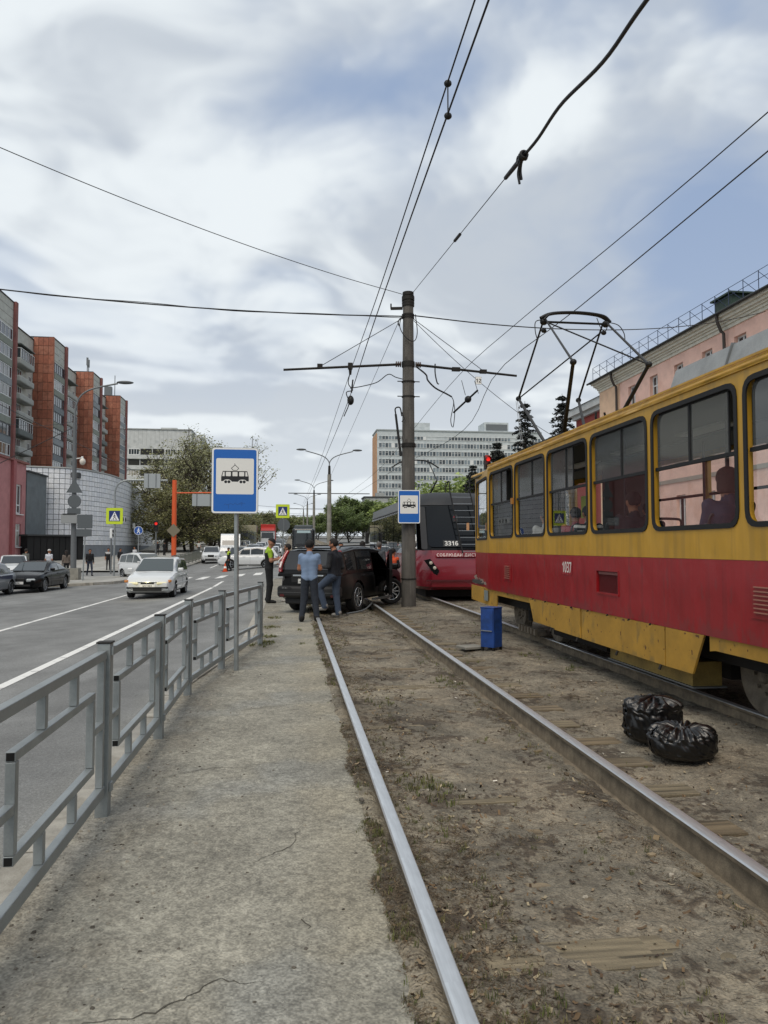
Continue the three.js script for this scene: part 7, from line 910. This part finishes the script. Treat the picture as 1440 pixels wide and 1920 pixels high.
// the queue: each car built from one of four bodies
{
  const protos = {}; const G = 'cars queued beyond the junction';
  const Q = [['suv', 'dgrey', -4.7, 68, 180, 'dark grey SUV at the head of the middle lane, behind the damaged SUV'], ['sedan', 'black', -1.95, 64.5, 178, 'black car right behind the officer writing notes'], ['sedan', 'white', -4.4, 77, 180, 'white sedan second in the middle lane'], ['hatch', 'white', -1.9, 74, 180, 'white hatchback behind the black car'], ['suv', 'silver', -7.2, 94, 180, 'silver SUV behind the minibus'], ['hatch', 'dgrey', -4.3, 86, 180, 'dark hatchback third in the middle lane'], ['suv', 'white', -1.9, 84, 180, 'white SUV third in the lane by the tracks'], ['suv', 'beige', -7.0, 105, 180, 'beige SUV below the beige truck'], ['sedan', 'silver', -4.3, 95, 180, 'silver sedan fourth in the middle lane'], ['sedan', 'dgrey', -1.9, 94, 180, 'dark sedan fourth in the lane by the tracks'], ['hatch', 'white', -4.2, 104, 180, 'white hatchback fifth in the middle lane'], ['suv', 'black', -1.9, 104, 180, 'black SUV fifth in the lane by the tracks'], ['sedan', 'white', -4.2, 114, 180, 'white sedan sixth in the middle lane, below the red truck'], ['sedan', 'white', -1.9, 115, 180, 'white sedan sixth in the lane by the tracks'], ['suv', 'silver', -1.9, 126, 180, 'silver SUV seventh in the lane by the tracks'], ['sedan', 'blue', -1.9, 138, 180, 'dark blue sedan far back in the lane by the tracks'], ['suv', 'white', -7.2, 118, 180, 'white SUV far back in the kerb lane']];
  for (const [sp, col, x, d, deg, label] of Q) { const key = sp; if (!protos[key]) { protos[key] = car('queued_car', label, 'car', sp, x, d, deg, { paint: C[col] }, G); } else { const p = protos[key], t = p.clone(); t.name = numbered('queued_car'); scene.add(t); t.position.set(x, roadY(x, d), -d); t.rotation.y = heading(deg); t.userData = { label, category: 'car', group: G }; const old = p.children.find(c => c.name === 'body').material; t.traverse(m => { if (m.material === old) m.material = C[col]; }); } }
  function truck(label, x, d, cab, box, h) { const t = thing('truck', label, 'truck', [x, roadY(x, d), -d], heading(180), 'trucks in the queue'); mb().rbox(2.6, 1.75, 0, 2.0, 2.5, 2.4, 0.15, 0, 3).build('cab', cab, t); mb().shape([[-1.05, 0], [1.05, 0], [0.98, 0.95], [-0.98, 0.95]], 0.03, new THREE.Matrix4().makeBasis(V(0, 0, -1), V(0, 1, 0), V(1, 0, 0)).setPosition(3.6, 1.75, 0)).build('windscreen', M.darkGlass, t); mb().rbox(-2.0, 2.5, 0, 7.0, h, 2.5, 0.06).build('cargo_box', box, t); mb().rbox(3.62, 0.75, 0, 0.12, 0.4, 2.3, 0.05).build('bumper', trim, t); for (const sd of [-1, 1]) { mb().rbox(3.63, 1.0, sd * 0.85, 0.08, 0.2, 0.4, 0.04).build('headlight', lampClear, t); for (const xx of [2.5, -3.6]) { const w = mb().add(new THREE.CylinderGeometry(0.5, 0.5, 0.3, 20), new THREE.Matrix4().makeRotationX(Math.PI / 2).setPosition(xx, 0.5, sd * 1.0)); w.build('wheel', M.rubber, t); } } mb().span(-5, 3, 0.7, 0.95, -0.5, 0.5).build('chassis', trim, t); return t; }
  const redT = truck('truck with a red cargo box and white cab far back in the queue', -4.1, 132, C.white, mat(0xa82a22, 0.5), 3.4); mb().shape([[-0.9, 0], [1.5, 0], [-0.9, 0.7]], 2.3, new THREE.Matrix4().setPosition(2.3, 3.02, -1.15)).build('wind_deflector', mat(0xa82a22, 0.5), redT);
  truck('truck with a beige covered load behind the queue', -7.2, 128, mat(0x6b6f6a, 0.6), mat(0x9a9580, 0.8), 3.2);
}
// ---------------------------------------------------------------- people
function surfaceNet(f, lo, hi, cell) {
  const n = [0, 1, 2].map(i => Math.max(3, Math.ceil((hi[i] - lo[i]) / cell) + 1)), [nx, ny, nz] = n, val = new Float32Array(nx * ny * nz);
  for (let k = 0, q = 0; k < nz; k++) for (let j = 0; j < ny; j++) for (let i = 0; i < nx; i++, q++) val[q] = f(lo[0] + i * cell, lo[1] + j * cell, lo[2] + k * cell);
  const vid = new Int32Array(nx * ny * nz).fill(-1), pos = [], idx = []; const off = [0, 1, nx, nx + 1, nx * ny, nx * ny + 1, nx * ny + nx, nx * ny + nx + 1];
  const E = [[0, 1], [2, 3], [4, 5], [6, 7], [0, 2], [1, 3], [4, 6], [5, 7], [0, 4], [1, 5], [2, 6], [3, 7]], cp = [[0, 0, 0], [1, 0, 0], [0, 1, 0], [1, 1, 0], [0, 0, 1], [1, 0, 1], [0, 1, 1], [1, 1, 1]];
  for (let k = 0; k < nz - 1; k++) for (let j = 0; j < ny - 1; j++) for (let i = 0; i < nx - 1; i++) { const b = i + nx * (j + ny * k); let m = 0; for (let c = 0; c < 8; c++) if (val[b + off[c]] < 0) m |= 1 << c; if (m === 0 || m === 255) continue; let x = 0, y = 0, z = 0, cnt = 0; for (const [p, q] of E) { const a = val[b + off[p]], d = val[b + off[q]]; if ((a < 0) !== (d < 0)) { const t = a / (a - d); x += lerp(cp[p][0], cp[q][0], t); y += lerp(cp[p][1], cp[q][1], t); z += lerp(cp[p][2], cp[q][2], t); cnt++; } } vid[b] = pos.length / 3; pos.push(lo[0] + (i + x / cnt) * cell, lo[1] + (j + y / cnt) * cell, lo[2] + (k + z / cnt) * cell); }
  const st = [1, nx, nx * ny];
  for (let k = 1; k < nz - 1; k++) for (let j = 1; j < ny - 1; j++) for (let i = 1; i < nx - 1; i++) { const b = i + nx * (j + ny * k); for (let ax = 0; ax < 3; ax++) { const a0 = val[b] < 0, a1 = val[b + st[ax]] < 0; if (a0 === a1) continue; const u = st[(ax + 1) % 3], v = st[(ax + 2) % 3]; const A = vid[b - u - v], Bq = vid[b - v], Cq = vid[b], D = vid[b - u]; if (A < 0 || Bq < 0 || Cq < 0 || D < 0) continue; if (a0) idx.push(A, Bq, Cq, A, Cq, D); else idx.push(A, Cq, Bq, A, D, Cq); } }
  const g = new THREE.BufferGeometry(); g.setAttribute('position', new THREE.Float32BufferAttribute(pos, 3)); g.setIndex(idx); g.computeVertexNormals(); return g;
}
const clothM = mat(0xffffff, 0.9, { vertexColors: true, bumpMap: bumpFine, bumpScale: 0.002 });
const STAND = { pel: [0, 0.95, 0], wai: [0, 1.12, 0.01], che: [0, 1.32, 0], nk: [0, 1.47, -0.01], hd: [0, 1.63, 0.015], sl: [0.185, 1.405, -0.005], sr: [-0.185, 1.405, -0.005], el: [0.235, 1.13, -0.03], er: [-0.235, 1.13, -0.03], wl: [0.235, 0.88, 0.05], wr: [-0.235, 0.88, 0.05], hl: [0.09, 0.92, 0], hr: [-0.09, 0.92, 0], kl: [0.1, 0.5, 0.025], kr: [-0.1, 0.5, 0.025], al: [0.11, 0.09, -0.02], ar: [-0.11, 0.09, -0.02], tl: [0.14, 0.035, 0.15], tr: [-0.14, 0.035, 0.15] };
const sub = (a, b) => [a[0] - b[0], a[1] - b[1], a[2] - b[2]], add3 = (a, b, s = 1) => [a[0] + b[0] * s, a[1] + b[1] * s, a[2] + b[2] * s], nrm = a => { const l = Math.hypot(...a) || 1; return a.map(q => q / l); }, crs = (a, b) => [a[1] * b[2] - a[2] * b[1], a[2] * b[0] - a[0] * b[2], a[0] * b[1] - a[1] * b[0]];
function person(label, [x, y, z], turn, pose = {}, c = {}, o = {}) {
  const J = {}; for (const k in STAND) J[k] = pose[k] || STAND[k]; const loose = o.loose || 0, fat = o.build || 1, cell = o.cell || 0.016;
  const col = h => { const q = new THREE.Color(h); return [q.r, q.g, q.b]; }; const K = { shirt: col(c.shirt ?? 0x333333), pants: col(c.pants ?? 0x222a38), shoes: col(c.shoes ?? 0x161616), skin: col(c.skin ?? 0x9a6b52), vest: col(c.vest ?? c.shirt ?? 0x333333), hair: col(c.hair ?? 0x17120f), sleeve: col(c.sleeveCol ?? c.shirt ?? 0x333333), beard: col(c.beard ?? c.skin ?? 0x9a6b52) };
  const sl = c.sleeve ?? 2, B_ = []; const bone = (a, b, r0, r1, tag_) => { const d = sub(b, a); B_.push({ a, d, l2: Math.max(1e-8, d[0] * d[0] + d[1] * d[1] + d[2] * d[2]), r0, r1, tag: tag_ }); };
  const fwd = nrm(crs(sub(J.sl, J.sr), sub(J.che, J.pel))), lat = nrm(sub(J.sl, J.sr));
  for (const s of [-1, 1]) { bone(add3(J.pel, lat, s * 0.07), add3(J.wai, lat, s * 0.065), 0.105 * fat, 0.1 * fat, 'torso'); bone(add3(J.wai, lat, s * 0.065), add3(J.che, lat, s * 0.075), 0.102 * fat, 0.118 * fat, 'torso'); bone(add3(J.che, lat, s * 0.08), s > 0 ? J.sl : J.sr, 0.1 * fat, 0.066, 'torso'); }
  bone(J.che, J.nk, 0.1, 0.062, 'torso'); bone(add3(J.nk, [0, -0.01, 0]), add3(J.hd, [0, -0.07, 0], 1), 0.057, 0.052, 'neck');
  const hf = o.look ? nrm(o.look) : fwd, hu = o.lookUp ? nrm(o.lookUp) : [0, 1, 0]; const H_ = (u, v, w = 0) => { const hl = crs(hu, hf); return add3(add3(add3(J.hd, hf, u), hu, v), hl, w); };
  bone(H_(-0.015, 0.045), H_(0.01, 0.035), 0.09, 0.085, 'head'); bone(H_(0.015, -0.02), H_(0.035, -0.075), 0.074, 0.048, 'head'); bone(H_(0.085, 0.015), H_(0.105, -0.02), 0.012, 0.016, 'nose'); for (const s of [-1, 1]) bone(H_(-0.01, 0.005, s * 0.083), H_(-0.005, -0.035, s * 0.08), 0.016, 0.012, 'head');
  for (const [S, E2, W2, s] of [['sl', 'el', 'wl', 1], ['sr', 'er', 'wr', -1]]) { bone(J[S], J[E2], 0.056 + loose * 0.4, 0.045 + loose * 0.3, 'uarm'); bone(J[E2], J[W2], 0.045 + (sl > 1 ? loose * 0.3 : 0), 0.031 + (sl > 1 ? 0.006 : 0), 'farm'); if (!o.fingers) bone(J[W2], add3(J[W2], nrm(sub(J[W2], J[E2])), 0.1), 0.032, 0.026, 'hand'); }
  for (const [Hh, Kk, A, Tt] of [['hl', 'kl', 'al', 'tl'], ['hr', 'kr', 'ar', 'tr']]) { bone(J[Hh], J[Kk], 0.088 * fat + loose * 0.5, 0.062 + loose, 'leg'); bone(J[Kk], J[A], 0.06 + loose, 0.045 + loose, 'leg'); bone(add3(J[A], [0, -0.045, 0]), J[Tt], 0.045, 0.036, 'foot'); bone(add3(J[A], nrm(sub(J[A], J[Tt])), 0.03), add3(J[A], [0, -0.04, 0]), 0.045, 0.046, 'foot'); }
  const dist = (b, px, py, pz) => { const ax = px - b.a[0], ay = py - b.a[1], az = pz - b.a[2]; let t = (ax * b.d[0] + ay * b.d[1] + az * b.d[2]) / b.l2; t = t < 0 ? 0 : t > 1 ? 1 : t; const qx = ax - b.d[0] * t, qy = ay - b.d[1] * t, qz = az - b.d[2] * t; return [Math.sqrt(qx * qx + qy * qy + qz * qz) - (b.r0 + (b.r1 - b.r0) * t), t]; };
  const kS = 0.028, f = (px, py, pz) => { let m = 1e3; for (const b of B_) { const ax = px - b.a[0], ay = py - b.a[1], az = pz - b.a[2]; let t = (ax * b.d[0] + ay * b.d[1] + az * b.d[2]) / b.l2; t = t < 0 ? 0 : t > 1 ? 1 : t; const qx = ax - b.d[0] * t, qy = ay - b.d[1] * t, qz = az - b.d[2] * t; const d = Math.sqrt(qx * qx + qy * qy + qz * qz) - (b.r0 + (b.r1 - b.r0) * t); const h = Math.max(kS - Math.abs(m - d), 0) / kS; m = Math.min(m, d) - h * h * kS * 0.25; } if (o.folds !== 0) m += 0.006 * (vn(px * 14 + py * 9, py * 22 + pz * 12, 0, 3) - 0.5); return m; };
  let lo = [9, 9, 9], hi = [-9, -9, -9]; for (const b of B_) for (const p of [b.a, add3(b.a, b.d)]) for (let i = 0; i < 3; i++) { lo[i] = Math.min(lo[i], p[i] - 0.17); hi[i] = Math.max(hi[i], p[i] + 0.17); }
  let g = surfaceNet(f, lo, hi, cell); const P = g.attributes.position, cl = new Float32Array(P.count * 3);
  for (let i = 0; i < P.count; i++) { const p = [P.getX(i), P.getY(i), P.getZ(i)]; let bd = 1e3, bt = '', tt = 0; for (const b of B_) { const [d, t] = dist(b, ...p); if (d < bd) { bd = d; bt = b.tag; tt = t; } } let q = K.shirt; const hv = sub(p, J.hd), hfz = hv[0] * hf[0] + hv[1] * hf[1] + hv[2] * hf[2], hy = hv[0] * hu[0] + hv[1] * hu[1] + hv[2] * hu[2];
    if (bt === 'torso') { const low = p[1] < (o.seated ? 0.3 : J.pel[1] + (c.hem ?? 0.0)); q = low ? K.pants : K.shirt; if (c.vest !== undefined && !low && p[1] > (c.vestLow ?? 1.12)) q = K.vest; if (c.stripe && Math.floor(p[1] * 22) % 2 === 0 && !low) q = col(c.stripe); if (c.yoke !== undefined && p[1] > 1.36) q = col(c.yoke); } else if (bt === 'uarm') q = tt < sl ? (c.yoke !== undefined && tt < 0.75 ? col(c.yoke) : K.sleeve) : K.skin; else if (bt === 'farm') q = sl > 1 && tt < sl - 1 ? K.sleeve : K.skin; else if (bt === 'hand' || bt === 'nose') q = K.skin; else if (bt === 'neck') q = K.skin; else if (bt === 'head') { q = K.skin; if (c.beard && hfz > 0.0 && hy < -0.045) q = K.beard; if (hfz > 0.06 && Math.abs(hy - 0.012) < 0.012) q = mixc(K.skin, [0.03, 0.02, 0.02], 0.7); if (hfz > 0.06 && Math.abs(hy + 0.062) < 0.006) q = mixc(q, [0.3, 0.1, 0.09], 0.5); } else if (bt === 'leg') q = c.legSkin && p[1] < c.legSkin ? K.skin : K.pants; else if (bt === 'foot') q = K.shoes;
    cl[3 * i] = q[0]; cl[3 * i + 1] = q[1]; cl[3 * i + 2] = q[2]; }
  g.setAttribute('color', new THREE.BufferAttribute(cl, 3)); g = boxUV(g);
  if (o.fingers) { const parts = [g]; for (const [W2, E2, s] of [['wl', 'el', 1], ['wr', 'er', -1]]) { const ax = nrm(sub(J[W2], J[E2])), side = nrm(crs(ax, o.palm?.[W2] || [s, 0, 0.2])), pn = nrm(crs(side, ax)), hb = []; const hbone = (a, b, r0, r1) => { const d = sub(b, a); hb.push({ a, d, l2: d[0] ** 2 + d[1] ** 2 + d[2] ** 2, r0, r1 }); }; const at = (u, v, w) => add3(add3(add3(J[W2], ax, u), side, v), pn, w);
      for (const v of [-0.022, 0, 0.022]) hbone(at(-0.02, v * 0.8, 0), at(0.07, v, 0), 0.02, 0.016); [[-0.031, 0.058], [-0.0105, 0.072], [0.0105, 0.068], [0.031, 0.052]].forEach(([v, l]) => { const a = at(0.075, v, 0), b = at(0.075 + l * 0.5, v * 1.05, 0.012), e = at(0.075 + l * 0.78, v * 1.05, 0.036); hbone(a, b, 0.0095, 0.009); hbone(b, e, 0.009, 0.0078); }); hbone(at(0.015, -0.03 * s, 0.005), at(0.05, -0.055 * s, 0.02), 0.013, 0.011); hbone(at(0.05, -0.055 * s, 0.02), at(0.078, -0.05 * s, 0.035), 0.0105, 0.009);
      const hfn = (px, py, pz) => { let m = 1e3; for (const b of hb) { const d = dist(b, px, py, pz)[0]; const k = 0.008, h = Math.max(k - Math.abs(m - d), 0) / k; m = Math.min(m, d) - h * h * k * 0.25; } return m; }; let l2 = [9, 9, 9], h2 = [-9, -9, -9]; for (const b of hb) for (const p of [b.a, add3(b.a, b.d)]) for (let i = 0; i < 3; i++) { l2[i] = Math.min(l2[i], p[i] - 0.03); h2[i] = Math.max(h2[i], p[i] + 0.03); } const hg = surfaceNet(hfn, l2, h2, 0.0045); const hc = new Float32Array(hg.attributes.position.count * 3); for (let i = 0; i < hc.length; i += 3) { hc[i] = K.skin[0]; hc[i + 1] = K.skin[1]; hc[i + 2] = K.skin[2]; } hg.setAttribute('color', new THREE.BufferAttribute(hc, 3)); parts.push(boxUV(hg)); } g = mergeGeometries(parts); }
  const t = thing('person', label, 'person', [x, y, z], turn, o.group); const s = o.s || 1; t.scale.set(s, s, s); mesh('body', g, clothM, t);
  // hair or cap as a shell round the skull
  const kind = o.hair || 'short'; if (kind !== 'none') { const L = p => { const v = sub(p, J.hd), hl = crs(hu, hf); return [v[0] * hl[0] + v[1] * hl[1] + v[2] * hl[2], v[0] * hu[0] + v[1] * hu[1] + v[2] * hu[2], v[0] * hf[0] + v[1] * hf[1] + v[2] * hf[2]]; }; const hfun = (px, py, pz) => { const [a, b, d] = L([px, py, pz]); const q = Math.sqrt(a * a * 1.12 + (b - 0.042) ** 2 + (d + 0.006) ** 2 * 0.9) - 0.1 - 0.006 * vn(a * 60, b * 30 + d * 40, 0, 5); let e; if (kind === 'cap') { e = Math.max(q - 0.006, 0.045 - b); const br = Math.max(Math.abs(b - 0.05) - 0.007, Math.hypot(a, d - 0.075) - 0.075); return Math.min(e, br); } e = Math.max(q, Math.min(d - 0.045, 0.085 - b)); e = Math.max(e, -0.03 - b - (d < -0.02 ? 0.05 : 0)); if (kind === 'bob') { const q2 = Math.max(Math.hypot(a, d + 0.02) - 0.1 + 0.25 * Math.max(0, -0.06 - b), Math.abs(b + 0.02) - 0.085, d - 0.02); e = Math.min(e, q2); } if (kind === 'long') { const q2 = Math.max(Math.hypot(a, d + 0.05) - 0.085, Math.abs(b + 0.13) - 0.2); e = Math.min(e, q2); } return e; }; const hg = surfaceNet(hfun, J.hd.map((v, i) => v - (i === 1 && kind === 'long' ? 0.36 : 0.19)), J.hd.map(v => v + 0.19), Math.min(cell, 0.012)); mesh(kind === 'cap' ? 'cap' : 'hair', boxUV(hg), mat(c.hair ?? 0x17120f, 0.8), t); }
  return t;
}
const gy = (x, z) => x < -9.3 ? paveY(x, -z) : x < -1.3 ? roadY(x, -z) : rise(-z);
// man in a light blue T-shirt, back to us, arms folded in front
person('man in a light blue T-shirt and dark jeans seen from behind, beside the SUV', [0.37, 0.005, -15.55], Math.PI - 0.12, { sl: [0.17, 1.4, 0], sr: [-0.17, 1.4, 0], el: [0.22, 1.14, 0.06], wl: [0.02, 1.12, 0.24], er: [-0.22, 1.14, 0.06], wr: [-0.04, 1.16, 0.23], kl: [0.11, 0.5, 0.03], al: [0.16, 0.09, -0.02], tl: [0.2, 0.035, 0.13], kr: [-0.12, 0.5, 0.02], ar: [-0.17, 0.09, -0.03], tr: [-0.23, 0.035, 0.12] }, { shirt: 0x7387a3, pants: 0x252b35, shoes: 0x1d1c1b, sleeve: 0.62, hem: -0.06, skin: 0x9b6a50, hair: 0x0f0d0c }, { s: 0.965, loose: 0.016, fingers: true, cell: 0.014, build: 1.02 });
// man in a dark vest with one foot up on the rail, in profile
person('bearded man in navy vest and blue jeans with one foot up on the rail', [0.95, 0.005, -16.55], Math.PI + 0.95, { el: [0.24, 1.13, 0.02], wl: [0.14, 1.12, 0.24], er: [-0.23, 1.12, -0.06], wr: [-0.2, 1.02, 0.18], hr: [-0.09, 0.93, 0], kr: [-0.1, 0.54, 0.02], ar: [-0.09, 0.09, -0.05], tr: [-0.13, 0.035, 0.12], kl: [0.13, 0.66, 0.32], al: [0.12, 0.24, 0.18], tl: [0.15, 0.17, 0.36], hd: [0, 1.63, 0.03] }, { shirt: 0x12151e, sleeveCol: 0x25272b, pants: 0x3a4658, shoes: 0x8d8a84, sleeve: 2, skin: 0xa06f55, hair: 0x18130f, beard: 0x2a1d16, hem: -0.03 }, { s: 0.985, loose: 0.02, fingers: true, cell: 0.014, build: 1.05, look: [0.15, -0.05, 1] });
// officer writing on a pad
{ person('police officer in black with yellow-green shoulders writing on a pad', [-0.62, 0.005, -20.9], 1.75, { el: [0.24, 1.16, 0.02], wl: [0.08, 1.2, 0.25], er: [-0.24, 1.15, 0.02], wr: [-0.08, 1.19, 0.24], hd: [0, 1.62, 0.05] }, { shirt: 0x101114, pants: 0x0c0d10, yoke: 0x8fae2a, sleeve: 0.7, skin: 0x9c6f58, hair: 0x0d0e10 }, { s: 1.02, hair: 'cap', look: [0, -0.55, 1], lookUp: [0, 1, 0.55], fingers: true, cell: 0.015, loose: 0.012 });
  const p = thing('note_pad', 'white sheets held up by the officer in front of him', 'papers', [-0.27, 1.27, -20.86], 1.75); const s = mb().rbox(0, 0, 0.0, 0.22, 0.008, 0.3, 0.003).geo(); s.rotateX(-0.75); mesh('sheets', s, M.white, p); }
person('person in a pale patterned shirt and dark trousers behind the officer', [-0.1, 0.005, -21.35], -1.9, { wl: [0.1, 1.15, 0.24], el: [0.24, 1.16, 0.03] }, { shirt: 0x9fa4ac, pants: 0x1b1d22, shoes: 0xb0aca6, sleeve: 2 }, { s: 0.93, loose: 0.02 });
person('person in a red top standing beyond the SUV roof', [2.3, 0.02, -24.2], 2.8, {}, { shirt: 0xa3283a, pants: 0x22252c, sleeve: 2, hair: 0x1a1411 }, { s: 0.98 });
person('dark haired person whose head shows over the left of the SUV roof', [0.55, 0.02, -22.9], 0.4, {}, { shirt: 0x24262b, pants: 0x1a1c20, sleeve: 2, hair: 0x0f0d0c }, { s: 0.93 });
person('dark haired person whose head shows between the two men over the SUV roof', [1.6, 0.02, -24.5], 0.2, {}, { shirt: 0x1d2026, pants: 0x1a1c20, sleeve: 2, hair: 0x120f0d }, { s: 0.95 });
person('grey haired person whose head shows over the right of the SUV roof', [3.0, 0.02, -25.5], 2.6, {}, { shirt: 0x44484d, pants: 0x1a1c20, sleeve: 2, hair: 0x5a5654 }, { s: 0.97 });
person('worker in an orange vest and dark clothes beside the SUV front', [2.95, 0.0, -21.6], 2.4, { el: [0.24, 1.15, 0.02], wl: [0.05, 1.12, 0.25], er: [-0.24, 1.15, 0.02], wr: [-0.05, 1.1, 0.24] }, { shirt: 0x1c1d20, vest: 0xc9502a, vestLow: 1.2, pants: 0x17181b, sleeve: 2, hair: 0x1a1512 }, { s: 0.86 });
person('traffic officer in a yellow-green vest standing in the junction', [-4.55, gy(-4.55, -55.2), -55.2], -1.2, { kl: [0.1, 0.5, 0.09], al: [0.1, 0.09, 0.14], tl: [0.13, 0.035, 0.3], kr: [-0.1, 0.5, -0.02], ar: [-0.1, 0.1, -0.22], tr: [-0.13, 0.035, -0.05] }, { shirt: 0x121316, vest: 0xa9c23a, vestLow: 1.22, pants: 0x0e0f12, sleeve: 2, hair: 0x101114 }, { s: 0.98, hair: 'cap', cell: 0.022 });
{ const o = thing('traffic_cone', 'orange traffic cone at the feet of the traffic officer', 'traffic cone', [-4.75, gy(-4.75, -54.6), -54.6]); mb().box(0, 0.02, 0, 0.4, 0.04, 0.4).build('base', mat(0xb0401c, 0.7), o); mb().lathe([[0, 0.62], [0.03, 0.62], [0.15, 0.04], [0, 0.04]], [0, 0, 0], 18).build('cone', mat(0xd4501e, 0.6), o); mb().lathe([[0.075, 0.4], [0.108, 0.26]], [0, 0, 0], 18).build('band', M.white, o).scale.set(1.03, 1, 1.03); }
// passers-by on the far pavement
const far = (l, x, z, t, c, o = {}, pose = {}) => person(l, [x, gy(x, z), z], t, pose, c, { cell: 0.026, folds: 0, group: 'people on the far pavement', ...o });
const stride = { kl: [0.1, 0.52, 0.14], al: [0.1, 0.09, 0.2], tl: [0.13, 0.035, 0.36], kr: [-0.1, 0.5, -0.04], ar: [-0.1, 0.13, -0.26], tr: [-0.13, 0.04, -0.12] };
far('man in a grey checked shirt behind the black fastback', -16.2, -48, 2.7, { shirt: 0x5c5d58, pants: 0x22242a, sleeve: 2, hair: 0x1c1714 }, { s: 1.02 });
far('person in a white shirt and pale cap behind the black fastback', -14.9, -48.2, 2.8, { shirt: 0xb9bcc4, pants: 0x22242a, sleeve: 0.8, hair: 0xb8b8b6 }, { hair: 'cap' });
far('long haired woman in a brown-grey top with a yellow bag behind the black fastback', -13.7, -47.6, -2.6, { shirt: 0x6a6058, pants: 0x191a1e, sleeve: 2, hair: 0x1d1613 }, { hair: 'long', s: 0.97 });
far('woman with dark bag walking away, black top and pale skirt', -13.2, -51, 0.5, { shirt: 0x101114, pants: 0x2a3040, sleeve: 2, hair: 0x14110f }, { s: 1.0 }, stride);
far('person in black and white standing by the curved mast', -14.5, -61.5, 0.2, { shirt: 0x15161a, pants: 0x15161a, sleeve: 1.2, vest: 0xa6a6a6, vestLow: 1.3, hair: 0x14110f }, { s: 0.98 });
far('person in a dark jacket and pale trousers beside the curved mast', -13.7, -62.0, 0.9, { shirt: 0x1a1b20, pants: 0x7e7a74, sleeve: 2, hair: 0x14110f }, { s: 0.97 });
far('person in a white T-shirt by the pedestrian light', -14.2, -70, -0.6, { shirt: 0xb4b6ba, pants: 0x16171b, sleeve: 0.6, hair: 0x14110f }, { s: 0.98 });
far('dark clothed person walking far off, left of the pair under the trees', -17.4, -100, 0.2, { shirt: 0x1a1b20, pants: 0x15161a, sleeve: 2 }, { cell: 0.035 }, stride);
far('dark clothed person far off, right of the pair under the trees', -16.2, -98, 2.6, { shirt: 0x0f1013, pants: 0x0f1013, sleeve: 2 }, { cell: 0.035, loose: 0.03 });
far('person in a white top far off beneath the street trees', -12.6, -104, 0.2, { shirt: 0xb8b8b4, pants: 0x2a2a2e, sleeve: 0.7 }, { cell: 0.035 });
// passengers seated in the tram
const sit = { pel: [0, 0.12, 0], wai: [0, 0.29, -0.01], che: [0, 0.47, -0.01], nk: [0, 0.62, -0.01], hd: [0, 0.78, 0.02], sl: [0.185, 0.56, 0], sr: [-0.185, 0.56, 0], el: [0.23, 0.3, 0.05], er: [-0.23, 0.3, 0.05], wl: [0.12, 0.2, 0.26], wr: [-0.12, 0.2, 0.26], hl: [0.09, 0.1, 0.02], hr: [-0.09, 0.1, 0.02], kl: [0.1, 0.1, 0.42], kr: [-0.1, 0.1, 0.42], al: [0.1, -0.33, 0.42], ar: [-0.1, -0.33, 0.42], tl: [0.12, -0.385, 0.56], tr: [-0.12, -0.385, 0.56] };
const rider = (l, x, z, t, c, o = {}) => person(l, [x, 1.36, z], t, sit, c, { seated: true, group: 'passengers in the tram', ...o });
rider('woman with dark bobbed hair and navy top seated in the nearest tram window', 4.02, -6.42, Math.PI, { shirt: 0x2c3348, pants: 0x20222a, sleeve: 2, hair: 0x2a211d, skin: 0xa37a64 }, { hair: 'bob', build: 1.15, s: 1.02 });
rider('dark haired passenger seated beyond the second window, left of two heads', 4.05, -8.4, Math.PI, { shirt: 0x22242a, pants: 0x20222a, sleeve: 2, hair: 0x14110f }, { s: 0.93 });
rider('dark haired passenger seated beside the window post, right of two heads', 5.4, -10.7, Math.PI - 0.2, { shirt: 0x1c1d22, pants: 0x20222a, sleeve: 2, hair: 0x14110f }, { s: 0.95 });
rider('passenger in a pink top leaning forward in the middle tram window', 3.98, -10.05, Math.PI - 0.3, { shirt: 0x9a4a50, pants: 0x20222a, sleeve: 2, hair: 0x2a211d }, { s: 0.82, build: 1.1 });
rider('passenger in a black and white striped top in the middle tram window', 3.98, -9.6, Math.PI, { shirt: 0x15161a, stripe: 0xc4c4c0, pants: 0x20222a, sleeve: 2, hair: 0x14110f }, { s: 0.82 });
rider('passenger in a white top behind the fogged third tram window', 3.98, -11.3, Math.PI, { shirt: 0xb4b4b0, pants: 0x20222a, sleeve: 2, hair: 0x3a312c }, { s: 0.85 });
renderer.render(scene, camera);
